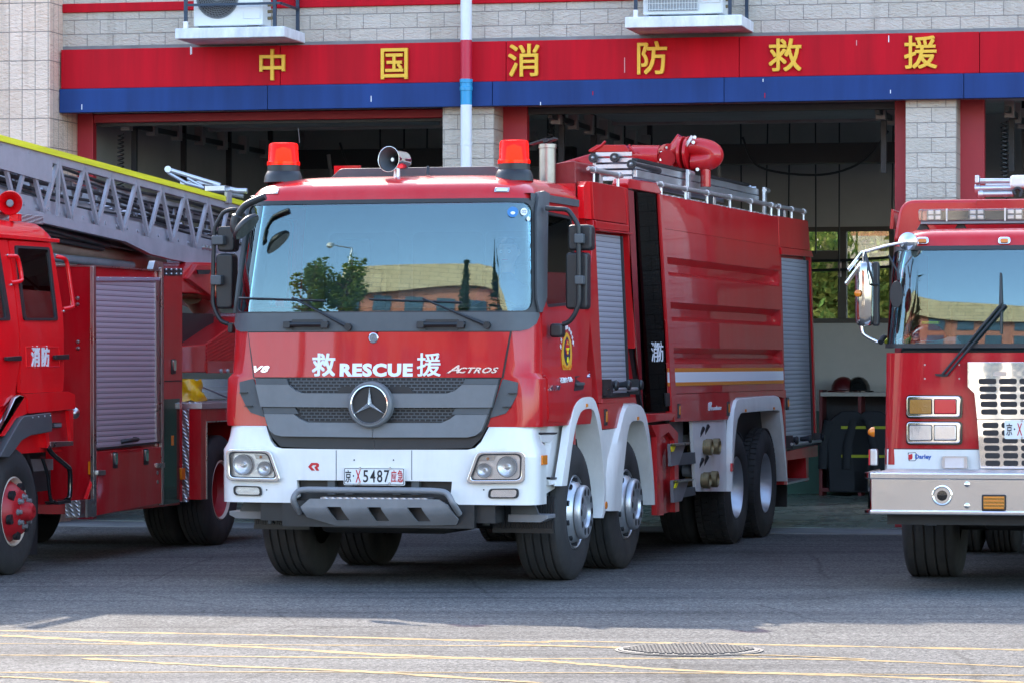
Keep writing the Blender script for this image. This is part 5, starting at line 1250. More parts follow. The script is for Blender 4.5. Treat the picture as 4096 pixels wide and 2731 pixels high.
bow(Y6((282, 928), (296, 830), (318, 690), (340, 540), (366, 420), (400, 372), (430, 360), (468, 357), (496, 375), (522, 450), (545, 580), (560, 760), (568, 950), (566, 1080), (552, 1128)),
    Y6((318, 925), (330, 840), (350, 690), (372, 560), (398, 478), (420, 452), (446, 444), (476, 446), (492, 470), (512, 550), (532, 680), (546, 830), (552, 960), (548, 1060), (536, 1128)))
bow(Y6((565, 1084), (575, 900), (620, 680), (650, 560), (672, 470), (690, 420), (715, 404), (772, 404), (796, 420), (822, 480), (845, 620), (862, 800), (872, 960), (873, 1046)),
    Y6((658, 1084), (668, 900), (684, 740), (698, 620), (712, 548), (728, 524), (750, 520), (785, 519), (800, 535), (820, 620), (838, 740), (852, 860), (862, 960), (866, 1046)))
bow(Y6((1355, 962), (1357, 800), (1360, 620), (1366, 480), (1374, 410), (1392, 375), (1420, 369), (1640, 354), (1662, 376), (1676, 450), (1690, 600), (1700, 740), (1709, 898)),
    Y6((1358, 962), (1366, 800), (1376, 640), (1388, 540), (1398, 492), (1412, 474), (1430, 468), (1640, 453), (1652, 470), (1662, 530), (1676, 660), (1690, 780), (1703, 898)))
bs(Y6((1140, 520), (1352, 508), (1356, 962), (1165, 962), (1150, 700)), -.02, .03, "pump_panel", 'fender', r=.02)
bs(Y6((560, 580), (648, 566), (600, 760), (575, 1000), (566, 1082)), -.005, .04, "fender_filler", 'fender')
for a, b in (((434, 412), (441, 432)), ((757, 494), (763, 514)), ((1436, 447), (1441, 463)), ((1614, 434), (1619, 448))):
    bs(Y6(a, (b[0], a[1]), b, (a[0], b[1])), .045, .01, "sticker", 'orange', smooth=0)
bs(Y6(*circ(561, 1048, 7, 14, 24)), .04, .02, "reflector", 'amber', smooth=0)
bs(Y6((1356, 785), (1364, 785), (1362, 835), (1355, 835)), .035, .02, "reflector", M['redlens'], smooth=0)
# white panel with hand-hold steps behind the bumper corner
SP = Side(MT, [(0, 1.20), (4, 1.20)])
bs(Y6((130, 552), (330, 545), (300, 760), (285, 930), (196, 985), (196, 640), (130, 600)), .0, .03, "step_well", 'white', S=SP)
for p in (((134, 592), (244, 592), (240, 602), (134, 604)), ((196, 872), (258, 872), (256, 884), (198, 886))):
    bs(Y6(*p), .05, .08, "step_pad", 'black', S=SP)
for p in (((136, 604), (246, 602), (200, 660), (150, 652)), ((196, 886), (260, 884), (255, 912), (200, 926))):
    bs(Y6(*p), .045, .08, "step_shelf", 'white', S=SP, bevel=.01)
bs(Y6((196, 930), (284, 930), (284, 1020), (260, 1100), (200, 1100)), -.05, .03, "step_plate", 'dgrey', S=SP)
# fold-out access ladder and pump outlets
FL = Side(MT, [(0, 1.30), (4, 1.30)])
bs(Y6((872, 548), (985, 536), (1038, 592), (1046, 1088), (1020, 1092), (1015, 640), (980, 590), (935, 620), (950, 1112), (906, 1112), (904, 620)), .0, .05, "access_ladder", 'red', S=FL, bevel=.004)
bs(Y6((915, 600), (985, 590), (1018, 640), (1020, 1090), (945, 1108), (925, 800)), -.04, .02, "ladder_back", 'deepred', S=FL)
for p, y in (((948, 664), (1050, 654)), 0), (((965, 892), (1070, 882)), 1):
    (x0, y0), (x1, y1) = p
    sp_ = bs(Y6((x0, y0), (x1, y1), (x1 - 48, y1 + 140), (x0 + 5, y0 + 140)), .06, .03, "folding_step", 'skid', S=FL, bevel=.004)
    bs(Y6((x0 + 2, y0), (x1, y1), (x1 - 4, y1 + 12), (x0 + 6, y0 + 12)), .10, .06, "step_edge", 'steel', S=FL, parent=sp_)
    bs(Y6((x0 - 2 + 12 * y, y0 + 16), (x0 + 26, y0 + 14), (x0 + 14, y0 + 46), (x0 + 2, y0 + 48)), .072, .01, "sticker", 'yellowclean', S=FL, parent=sp_, smooth=0)
    MB().sheet(FL.I(Y6((1046, y0 + 62 - 10 * y), (1165, y0 + 52 - 10 * y), (1170, y0 + 122 - 30 * y), (1046, y0 + 136 - 20 * y))), FL, -.03, .03).build("step_arm", 'dgrey', mt)
for cx_, cy_ in ((1214, 684), (1262, 680), (1200, 892), (1250, 884)):
    v_, w_ = BS.I(Y6((cx_, cy_)))[0]
    o = MB().lathe([(-.10, .06), (-.02, .06), (-.01, .085), (.01, .085), (.02, .065), (.06, .065), (.065, .075), (.12, .075), (.125, .055), (.09, .05)], (1.20, v_, w_), (1, 0, 0), 24).build("pump_outlet", 'brass', mt, smooth=35)
    for a in (0, 2.1, 4.2): MB().box(1.205, 1.222, v_ - .015 + .085 * math.cos(a), v_ + .015 + .085 * math.cos(a), w_ + .085 * math.sin(a) - .015, w_ + .085 * math.sin(a) + .015).build("lug", 'brass', o)
for cx_, cy_ in ((1185, 640), (1215, 625), (1180, 835), (1210, 820)):
    v_, w_ = BS.I(Y6((cx_, cy_)))[0]
    o = MB().lathe([(-.06, .05), (.02, .055), (.05, .03)], (1.16, v_, w_), (1, 0, 0), 16).build("valve", 'skid', mt)
    MB().bar((1.22, v_, w_), (1.26, v_ + .12, w_ + .11), .03, .02).build("valve_lever", 'black', o)
MB().box(1.0, 1.04, 3.75, 6.55, .60, 1.3).build("pump_bay_back", 'chassis', mt, smooth=0)
MB().box(1.12, 1.16, BS.I(Y6((1055, 540)))[0][0], BS.I(Y6((1140, 540)))[0][0], .9, 1.35).build("pump_bay_panel", 'mgrey', mt, smooth=0)
MB().box(.9, 1.2, vT - 1.15, vT - 1.12, .25, .85).build("mudflap", 'black', mt, smooth=0)
for sgn in (-1,):                      # the far side, plain but whole
    MB().prism([(v_, w_) for v_, w_ in ((vF, 1.32), (vT, .9), (vT, zT), (vF, zT))], 'u', -1.2, -1.15).build("far_side", 'red', mt, smooth=0)

# ------------------------------------------------------------------ crest and lettering on the door
cx_, cy_ = 545, 690
def dsh(pts, off, m_, nm, parent=dR, r=0):
    q = dS.I(X4(*pts)); q = rpoly(q, r) if r else q
    return MB().sheet(q, dfn, off, .003).build(nm, m_, parent, smooth=0)
crest = dsh([(545, 468), (562, 490), (575, 520), (590, 560), (597, 640), (600, 690), (598, 760), (592, 820), (585, 860), (565, 872), (545, 866), (525, 885), (508, 862), (500, 830), (494, 770), (490, 690), (497, 640), (505, 570), (520, 515), (530, 490)], .018, 'crestgold', "crest")
dsh([(545, 512), (565, 560), (576, 640), (575, 720), (560, 780), (545, 815), (530, 780), (517, 720), (514, 640), (525, 560)], .021, 'crestblue', "crest_shield", crest)
dsh(circ(545, 625, 18, 20, 80), .024, 'letter_red', "crest_centre", crest)
for pts in ([(528, 630), (562, 628), (562, 642), (555, 642), (555, 655), (535, 655), (535, 642), (528, 642)], [(541, 662), (549, 662), (551, 690), (539, 690)], [(541, 720), (549, 720), (554, 770), (545, 790), (536, 770)], circ(545, 575, 3, 8, 9), circ(538, 592, 2, 8, 6), circ(552, 592, 2, 8, 6), [(500, 800), (540, 835), (538, 850), (505, 830)], [(590, 800), (550, 835), (552, 850), (586, 830)]):
    dsh(pts, .027, M['yellowclean'] if pts[0][1] < 800 else M['orange'], "crest_emblem", crest)
arc = [("北", 478, 615, 8), ("京", 484, 548, 6), ("市", 500, 490, 0), ("消", 524, 430, -5), ("防", 545, 418, -2), ("救", 568, 440, 4), ("援", 586, 476, 6), ("支", 600, 526, 6), ("队", 610, 580, 6)]
for ch, x, y, rot in arc:
    (a0, w0), (a1, w1) = dS.I(X4((x - 8, y + 20), (x + 8, y - 20))); t = R(-rot * 4)
    cxx, czz = (a1 - a0) / 2, (w1 - w0) / 2
    text_mb(ch, 1.0, lambda p, q, z: dfn(a0 + cxx + (p - cxx) * math.cos(t) - (q - czz) * math.sin(t), w0 + czz + (p - cxx) * math.sin(t) + (q - czz) * math.cos(t), .0185 + z), .002, .02, a1 - a0, w1 - w0).build("lettering", 'letter_white', dR, smooth=0)
class DSurf(Surf):
    fr = MT
    def __call__(s, a, b, off=0.0): return dS(a, b, off)
    def guess(s, x, y): return dS.guess(x, y)
ds_ = DSurf()
for ch, x0, x1 in (("石", 474, 492), ("榴", 498, 518), ("庄", 522, 542), ("-", 547, 556), ("0", 562, 573), ("4", 576, 588)):
    yb, yt = (968, 962) if ch == "-" else (994 - (x0 - 474) * .14, 938 - (x0 - 474) * .1)
    (p0, p1) = X4((x0, yb), (x1, yt)); stext(ch, ds_, p0[0], p0[1], p1[0], p1[1], 'letter_white', .018, .012, dR)
(p0, p1) = X4((356, 1074), (466, 1016)); stext("4158", ds_, p0[0], p0[1], p1[0], p1[1], 'chrome', .018, .03, dR, .4, .01)
dsh([(755, 895), (788, 893), (788, 935), (755, 937)], .018, M['fasciablue'], "badge", r=.008); dsh([(760, 905), (784, 903), (784, 910), (770, 911), (770, 920), (784, 919), (784, 927), (760, 929)], .021, 'letter_white', "badge_mark")

# ------------------------------------------------------------------ roof of the cab
def beacon(px, v_):
    x0, x1, yt, yb = px; u0, wt = MT.front(x0, yt, v_); u1, wb_ = MT.front(x1, yb, v_); u = (u0 + u1) / 2; r = (u1 - u0) / 2; h = wt - wb_
    o = MB().lathe([(wb_ - .05, r * 1.3), (wb_ + .0, r * 1.24), (wb_ + .035, r * 1.10), (wb_ + .038, r * 1.06), (wb_ + .088, r * 1.06), (wb_ + .092, r * .9)], (u, v_, 0), (0, 0, 1), 36, False).build("beacon", 'black', mt, smooth=40)
    MB().lathe([(wb_ + .086, r * 1.09), (wb_ + .112, r * 1.09), (wb_ + .124, r * 1.0), (wt - .02, r * .965), (wt - .006, r * .92), (wt, r * .80), (wt, .005)], (u, v_, 0), (0, 0, 1), 40).build("beacon_lens", 'beaconglass', o, smooth=40)
    MB().lathe([(wb_ + .093, r * .62), (wb_ + .10, r * .62), (wt - .05, r * .5), (wt - .03, .005)], (u, v_, 0), (0, 0, 1), 24).build("lamp_core", 'lamplit', o, smooth=40)
beacon((1077, 1191, 575, 706), .62); beacon((1999, 2114, 564, 700), .62)
v_ = .62; (u_, w_) = MT.front(1182, 575, v_)
MB().tube([MT.front(1182, 575, v_)[0:1] + (v_ + .1, w_ + .01), (u_ - .012, v_ + .1, w_ + .13)], .004, 6).build("antenna", 'black', mt)
u_, w_ = MT.front(1556, 638, .5); hax = Vector((-.30, -1, .02))
hn = MB().lathe([(.0, .100), (.006, .098), (-.02, .085), (-.06, .066), (-.12, .046), (-.13, .035)], (u_, .5, w_), hax, 36, False)
hn.lathe([(.0, .100), (.006, .101), (.0, .096), (-.02, .09), (-.08, .074), (-.20, .072), (-.24, .05), (-.245, .01)], (u_, .5, w_), hax, 36, False)
ho = hn.build("siren_horn", 'chrome', mt, smooth=50)
MB().lathe([(-.125, .05), (-.10, .028), (-.06, .026), (-.05, .02)], (u_, .5, w_), hax, 20).build("horn_core", 'black', ho)
MB().lathe([(-.05, .016), (-.046, .014)], (u_, .5, w_), hax, 14).build("horn_cap", 'steel', ho)
MB().lathe([(-.118, .066), (-.116, .05)], (u_, .5, w_), hax, 24).build("horn_throat", 'black', ho)
MB().lathe([(-.002, .0935), (-.03, .078), (-.07, .06), (-.116, .045)], (u_, .5, w_), hax, 32, False).build("horn_inside", 'dgrey', ho)
MB().tube([(u_ + .04, .58, w_ - .07), (u_ + .04, .58, w_ - .15)], [.025, .03], 10).build("horn_foot", 'steel', ho)
u_, w_ = MT.front(1712, 682, .55); MB().lathe([(-.04, .024), (-.03, .022), (.02, .012), (.035, .004)], (u_, .55, w_), (0, 0, 1), 12).build("antenna_fin", 'black', mt)
hu0, hz0 = MT.front(1330, 690, .9); hu1 = MT.front(2000, 690, .9)[0]; hz1 = MT.front(1700, 672, .9)[1]
MB().prism(rpoly([(hu0 - .05, 3.14), (hu1, 3.14), (hu1 - .02, hz1), (hu0 + .08, hz1)], .03), 'v', .85, 1.45).build("roof_hatch", M['dgrey'], mt, bevel=.01)
MB().box(MT.front(1336, 700, 1.2)[0], MT.front(1440, 700, 1.2)[0], 1.2, 1.23, 3.12, MT.front(1380, 664, 1.2)[1]).build("roof_bracket", 'red', mt)
for x0, x1, y0, y1 in ((1063, 1112, 758, 777), (1981, 2035, 751, 770)):
    a0, w1 = C.inv(x0, y0, C.guess(x0, y0)); a1, w0 = C.inv(x1, y1, C.guess(x1, y1))
    o = MB().sheet(rpoly([(a0, w0), (a1, w0), (a1, w1), (a0, w1)], .01), C, .012, .025).build("strobe_lamp", 'steel', mt, bevel=.003)
    MB().sheet(rpoly([(a0 + .014, w0 + .008), (a1 - .014, w0 + .008), (a1 - .014, w1 - .008), (a0 + .014, w1 - .008)], .004), C, .016, .01).build("strobe_lens", 'reflector', o)
# exhaust stack and red cover behind the cab
u_, wt_ = MT.front(2190, 596, 1.85)
ex = MB().lathe([(2.9, .068), (wt_, .068), (wt_ + .004, .075), (wt_ + .035, .075), (wt_ + .04, .06), (wt_ - .1, .055)], (u_, 1.85, 0), (0, 0, 1), 28, False).build("exhaust_stack", 'stack', mt, smooth=40)
MB().sheet(rpoly([(u_ - .02, wt_ + .045), (u_ + .07, wt_ + .075), (u_ + .065, wt_ + .09), (u_ - .025, wt_ + .06)], .005), lambda a, b, o=0: Vector((a, 1.80 - o, b)), .0, .12).build("rain_flap", 'black', ex)
MB().sheet(rpoly([(u_ - .15, wt_ + .03), (u_ + .0, wt_ + .07), (u_ - .0, wt_ + .085), (u_ - .15, wt_ + .043)], .005), lambda a, b, o=0: Vector((a, 1.80 - o, b)), .0, .12).build("rain_flap", 'black', ex)
M['tarp'] = mat("red_vinyl", (.22, .008, .010), .38, var=.25, vscale=4, bump=.8, bscale=5)
tp = [MT.front(*p, 2.1) for p in Y4((140, 318), (320, 290), (335, 300), (338, 560), (300, 560), (140, 470))]
MB().prism(tp, 'v', 1.95, 2.6).build("vinyl_cover", 'tarp', mt, bevel=.02)
tp2 = [MT.front(*p, 6.6) for p in Y4((150, 315), (430, 232), (640, 232), (800, 275), (800, 340), (440, 350), (340, 300))]
MB().prism(tp2, 'v', 6.5, 8.2).build("monitor_housing", 'red_dull', mt, bevel=.02)

# ------------------------------------------------------------------ roof: rails, side lamps, ladder, monitor
RL = Side(MT, [(0, 1.16), (4, 1.16)])
def rail(p0, p1, posts):
    a = RL.I([p0])[0]; b = RL.I([p1])[0]
    o = MB().tube([RL(a[0] - .03, a[1]), RL(a[0], a[1]), RL(b[0], b[1]), RL(b[0] + .03, b[1])], [.015, .022, .022, .015], 10).build("roof_rail", 'rail', mt)
    for x in posts:
        t = (x - p0[0]) / (p1[0] - p0[0]); v_ = RL.I([(x, p0[1] + (p1[1] - p0[1]) * t)])[0]
        c_ = RL(v_[0], v_[1]); MB().lathe([(-.30, .026), (-.18, .014), (-.12, .013), (-.03, .012)], c_, (0, 0, 1), 10, False).build("rail_post", 'alu', o)
        MB().lathe([(-.025, .030), (.025, .030)], c_, (0, 1, 0), 14).build("rail_clamp", 'alu', o)
rail(*X5((200, 640), (670, 742)), [p[0] for p in X5((270, 650), (622, 730))])
rail(X5((1195, 858))[0], Y4((1850, 632))[0], [p[0] for p in Y4((970, 470), (1160, 500), (1330, 535), (1508, 570), (1672, 600), (1832, 628))])
rail(*Y4((1872, 638), (2100, 684)), [p[0] for p in Y4((1892, 640), (1992, 660), (2086, 680))])
for x, y in Y4((525, 422), (1410, 598), (1960, 690)):
    v_, w_ = RL.I([(x, y)])[0]; c_ = RL(v_, w_, -.03)
    o = MB().prism(rpoly([(v_ - .06, w_ - .075), (v_ + .06, w_ - .075), (v_ + .06, w_ + .075), (v_ - .06, w_ + .075)], .02), 'u', c_.x - .05, c_.x).build("work_lamp", 'black', mt, bevel=.008)
    MB().prism(rpoly([(v_ - .045, w_ - .055), (v_ + .045, w_ - .055), (v_ + .045, w_ + .055), (v_ - .045, w_ + .055)], .01), 'u', c_.x, c_.x + .006).build("lamp_glass", 'reflector', o)
LU = .80
LS = Side(MT, [(0, LU), (4, LU)])
l0, l1, l2, l3 = LS.I([*X5((880, 530), (880, 775)), *Y4((1735, 505), (1735, 600))])
lv0, lv1 = l0[0], l2[0]; lz1, lz0 = (l0[1] + l2[1]) / 2, (l1[1] + l3[1]) / 2
ld = MB()
for u_ in (LU - .03, LU - .40):
    ld.box(u_, u_ + .03, lv0, lv1, (lz0 + lz1) / 2 + .006, lz1); ld.box(u_ - .004, u_ + .034, lv0 + .03, lv1, lz0, (lz0 + lz1) / 2 - .004)
lad = ld.build("roof_ladder", 'alu', mt, bevel=.004)
lad["label"] = "long aluminium extension ladder lying on the tender roof"
rg = MB()
for k in range(22):
    v_ = lv0 + .06 + k * (lv1 - lv0 - .1) / 21
    for j in range(2): rg.cyl((LU - .39, v_, lz0 + .05 + j * .10), (LU - .02, v_, lz0 + .05 + j * .10), .016, 8)
rg.build("rung", 'alu', lad)["kind"] = "stuff"
for j in range(5): MB().box(LU - .37, LU - .035, lv0 - .01, lv0 + .004, lz0 - .03 + j * .055, lz0 + .005 + j * .055).build("cross_slat", 'alu', lad)
MB().box(LU - .41, LU + .01, lv0 + .02, lv1 - .5, lz1 + .002, lz1 + .03).build("rubber_strip", 'black', lad)
for (x, y) in X5((265, 485), (575, 478), (818, 574)):
    u_, w_ = MT.front(x, y, lv0 - .05)
    o = MB().lathe([(-.02, .042), (.02, .042)], (u_, lv0 - .05, w_), (0, -1, 0), 28).build("roller", 'black', lad, bevel=.004)
    MB().lathe([(.02, .02), (.03, .018), (.06, .003)], (u_, lv0 - .05, w_), (0, -1, 0), 16).build("roller_tip", 'steel', o)
    MB().cyl((u_, lv0 - .03, w_), (u_ + .02, lv0 + .9, w_ - .01), .03, 12).build("roller_shaft", 'black', o)
for px in (Y4((1143, 440))[0], Y4((1745, 590))[0]):
    v_, w_ = LS.I([px])[0]
    MB().box(LU + .035, LU + .065, v_ - .05, v_ + .05, zT, lz1 + .02).build("ladder_clamp", 'alu', lad, bevel=.004)
    MB().cyl((LU + .05, v_ - .02, lz1 - .01), (LU + .05, v_ + .18, lz1 - .01), .025, 10).build("clamp_knob", 'alu', lad)
deck = MB()
for k in range(26): deck.box(.0, 1.1, 4.3 + k * .25, 4.45 + k * .25, zT + .003, zT + .03)
deck.build("roof_slats", 'alu', mt, smooth=0)
# the water monitor, as one swivelling assembly
MV = 7.5
def m3(x, y, dv=0.0): (px, py), = X5((x, y)); u, w_ = MT.front(px, py, MV + dv); return Vector((u, MV + dv, w_))
a, b = m3(830, 440), m3(1225, 465)
mon = MB().tube([a - Vector((.02, 0, 0)), a, (a + b) / 2, b, b + Vector((.004, 0, 0))], [.08, .098, .105, .112, .066], 28).build("water_monitor", 'red', mt, smooth=50)
pts = [m3(255, 382), m3(375, 305), m3(780, 305), m3(840, 380), m3(835, 408), m3(258, 408)]
MB().prism([(p.x, p.z) for p in pts], 'v', MV - .16, MV + .12).build("nozzle_shroud", 'red', mon, bevel=.006)
for (p, q) in (((370, 310), (440, 240)), ((780, 310), (800, 295)), ((255, 380), (375, 310)), ((785, 320), (838, 372))): MB().tube([m3(*p, -.17), m3(*q, -.17)], .012, 8).build("shroud_bar", 'red', mon)
c_ = m3(1350, 470); MB().lathe([(-.012, .131), (.012, .131)], c_, (.55, -.83, 0), 32).build("flange", 'red', mon, bevel=.003)
bl = MB()
for k in range(8):
    an = k * math.pi / 4 + .3; ax = Vector((.83, .55, 0)); bl.lathe([(.01, .014), (.03, .013)], c_ + ax * math.cos(an) * .095 + Vector((0, 0, math.sin(an) * .095)), (.55, -.83, 0), 6)
bl.build("flange_bolts", 'steel', mon)
MB().tube([b, c_ + Vector((-.02, .02, 0)), m3(1330, 490, -.06)], [.094, .088, .082], 20).build("swivel_joint", 'red', mon)
MB().tube([m3(1370, 440, .05), m3(1480, 370, .05), m3(1600, 250, .05)], [.066, .094, .112], 20).build("pipe_cone", 'red', mon)
for x, rx in ((1570, .167), (1655, .167)):
    MB().lathe([(-.014, rx), (.014, rx)], m3(x, 420), (1, -.15, 0), 36).build("ring_flange", 'red', mon, bevel=.003)
el = cr([m3(1640, 330), m3(1790, 325), m3(1950, 370), m3(2010, 440), m3(1960, 510), m3(1820, 540), m3(1690, 545)], 6)
MB().tube(el, [.084 + .012 * math.sin(math.pi * k / (len(el) - 1)) for k in range(len(el))], 24).build("elbow", 'red', mon, smooth=60)
MB().tube([m3(1880, 560), m3(1890, 640), m3(1890, 900)], .05, 16).build("riser", 'red', mon)
MB().bar(m3(1600, 320, -.09), m3(1700, 165, -.09), .03, .02).build("lock_bracket", 'alu', mon)
b2 = MB()
for x, y in ((1730, 185), (1710, 258), (1770, 650)): b2.lathe([(0, .02), (.025, .018)], m3(x, y, -.1), (.3, -1, 0), 6)
b2.build("ring_bolts", 'steel', mon)

# ------------------------------------------------------------------ mirrors and wipers
def mv(x, y, v_): u, w_ = MT.front(x, y, v_); return Vector((u, v_, w_))
def mbox(K_, x0, y0, x1, y1, v_, d, nm, m_, parent, r=.03, bevel=.012):
    (a0, b0), (a1, b1) = K_((x0, y0), (x1, y1)); p, q = mv(a0, b0, v_), mv(a1, b1, v_)
    return MB().prism(rpoly([(p.x, q.z), (q.x, q.z), (q.x, p.z), (p.x, p.z)], r), 'v', v_, v_ + d).build(nm, m_, parent, bevel=bevel)
arm = MB().tube(cr([mv(*p, .46) for p in Y3((262, 358), (340, 366), (425, 374), (468, 418), (505, 480), (516, 530), (518, 700), (520, 900), (520, 1080), (508, 1140), (482, 1200), (440, 1250), (395, 1268))], 5), .019, 10).build("mirror_arm", 'black', mt)
for bx_ in ((432, 490, 618, 690), (412, 706, 586, 1152)):
    h = mbox(Y3, *bx_, .50, .13, "mirror_housing", 'black', arm, .035, .02)
for bx_ in ((482, 560, 550, 636), (484, 888, 552, 958)): mbox(Y3, *bx_, .43, .08, "mirror_clamp", 'dgrey', arm, .012)
mbox(Y3, 288, 1262, 388, 1372, .42, .12, "mirror_foot", 'black', arm, .03, .02)
mbox(Y3, 252, 345, 335, 380, .44, .06, "mirror_hinge", 'black', arm, .02)
arl = MB().tube(cr([mv(*p, .46) for p in Z7((255, 593), (220, 592), (165, 612), (130, 665), (102, 725), (97, 800), (93, 950), (90, 1150), (94, 1262), (140, 1358), (196, 1386))], 5), .017, 10).build("mirror_arm", 'black', mt)
for bx_ in ((116, 708, 236, 884), (106, 897, 226, 1282)): mbox(Z7, *bx_, .46, .14, "mirror_housing", 'black', arl, .04, .02)
for bx_ in ((76, 772, 160, 836), (70, 1048, 145, 1116)): mbox(Z7, *bx_, .40, .09, "mirror_clamp", 'dgrey', arl, .012)
mbox(Z7, 190, 1378, 228, 1450, .42, .1, "mirror_foot", 'black', arl, .03, .01)
km = MB().tube(cr([mv(*p, -.02) for p in Z7((455, 500), (400, 522), (330, 555), (292, 590), (262, 640), (248, 700), (262, 740))], 5), [.028] * 20 + [.045] * 11, 10).build("kerb_mirror_arm", 'black', mt)
p = mv(*Z7((322, 712))[0], -.12); m_ = MB()
ax = (mv(*Z7((398, 628))[0], -.12) - mv(*Z7((245, 798))[0], -.12)); L_ = ax.length; ax.normalize(); nrm = Vector((.74, -.16, -.65)); nrm = (nrm - ax * nrm.dot(ax)).normalized(); bi = ax.cross(nrm)
rows = []
for k, (d, s_) in enumerate(((-.045, .35), (-.04, .7), (-.02, .95), (0, 1.0), (.012, .97))):
    rows.append([p + nrm * d + ax * math.cos(t * math.pi / 16) * L_ / 2 * s_ + bi * math.sin(t * math.pi / 16) * L_ * .34 * s_ for t in range(32)])
m_.grid(rows, True); m_.f.append(tuple(range(32))); m_.build("kerb_mirror", 'black', km, smooth=50)
MB().add([q for q in [p + nrm * .0125 + ax * math.cos(t * math.pi / 16) * L_ / 2 * .93 + bi * math.sin(t * math.pi / 16) * L_ * .34 * .93 for t in range(32)]], [tuple(range(32))]).build("mirror_glass", 'chrome', km, smooth=0)
def wiper(pts_arm, pts_blade, nm="wiper"):
    g1 = [C.inv(*p_, C.guess(*p_)) for p_ in pts_arm]; g2 = [C.inv(*p_, C.guess(*p_)) for p_ in pts_blade]
    def seg(a, b, n, off): return [C(a[0] + (b[0] - a[0]) * k / n, a[1] + (b[1] - a[1]) * k / n, off) for k in range(n + 1)]
    o = MB().tube(seg(g1[0], g1[1], 8, .045), [.016, .014, .012, .010, .009, .008, .008, .008, .008], 8).build(nm, 'black', mt)
    MB().tube(seg(g2[0], g2[1], 10, .022), .008, 6).build("blade", 'black', o)
    MB().lathe([(0, .03), (.03, .028)], C(*g1[0], .03), (0, -1, 0), 14).build("pivot", 'black', o)
wiper(Z7((1045, 1408), (655, 1204)), Z7((292, 1206), (875, 1226))); wiper(Z8((790, 1396), (345, 1212)), Z7((1185, 1216), (1830, 1238)))
# stickers on the glass
def sticker(cx_, cy_, r, m_, off=.012, ry=None):
    a, w_ = C.inv(cx_, cy_, C.guess(cx_, cy_)); MB().sheet(circ(a, w_, r / 510, 20, (ry or r) / 510), C, off, .002).build("windscreen_sticker", m_, gl, smooth=0)
M['stickerblue'] = mat("sticker_blue", (.02, .17, .42), .4)
sticker(2050, 849, 21, 'stickerblue'); sticker(2050, 853, 9, 'letter_white', .014, 6); sticker(2093, 848, 15, 'letter_white'); sticker(2110, 876, 8.5, 'letter_white')
ftext("CCC", 2084, 854, 2102, 842, 'letter_black', .0125, .001, 0, parent=gl)

# ------------------------------------------------------------------ inside the cab
MB().box(-1.14, 1.14, .32, .72, 1.98, 2.15).build("dashboard", 'black', mt, bevel=.04)
MB().box(-1.16, 1.16, .3, VB, 1.28, 1.34).build("cab_floor", 'black', mt, smooth=0)
for u_ in (-.62, .72):
    s_ = MB().box(u_ - .27, u_ + .27, .85, 1.38, 1.60, 1.80).build("seat", 'seat', mt, bevel=.05)
    MB().box(u_ - .26, u_ + .26, 1.30, 1.44, 1.78, 2.48).build("backrest", 'seat', s_, bevel=.05); MB().box(u_ - .15, u_ + .15, 1.30, 1.42, 2.50, 2.72).build("headrest", 'seat', s_, bevel=.04)
sw_ = MB(); wc = Vector((.72, .70, 2.08)); n_ = Vector((0, -.55, .83)); x_ = Vector((1, 0, 0)); y_ = n_.cross(x_)
sw_.tube([wc + x_ * math.cos(t * math.pi / 16) * .22 + y_ * math.sin(t * math.pi / 16) * .22 for t in range(33)], .016, 8, False)
for t in (0, 2.1, 4.2): sw_.cyl(wc, wc + x_ * math.cos(t + .5) * .21 + y_ * math.sin(t + .5) * .21, .014, 6)
sw_.build("steering_wheel", 'black', mt)
for u_ in (-.62, .72, .1): MB().prism(rpoly([(u_ - .3, 2.2), (u_ + .3, 2.2), (u_ + .3, 2.78), (u_ - .3, 2.78)], .06), 'v', VB - .075, VB - .071).build("rear_lining_panel", 'mgrey', mt, smooth=0)
bt = thing("water_bottle", "clear plastic bottle with a red label lying on the tender dashboard", "bottle", loc=MT.world(-1.0, .42, 2.19), rz=-MT.yaw)
M['pet'] = glass_mat("bottle_plastic", (.85, .9, .92), .1)
MB().lathe([(0, .02), (.005, .033), (.20, .033), (.235, .014), (.25, .014)], (0, 0, 0), (1, -.1, 0), 16).build("bottle_body", 'pet', bt)
MB().lathe([(.06, .0345), (.13, .0345)], (0, 0, 0), (1, -.1, 0), 16, False).build("label", 'letter_red', bt); MB().lathe([(.25, .016), (.275, .016)], (0, 0, 0), (1, -.1, 0), 12).build("cap", 'redlens', bt)
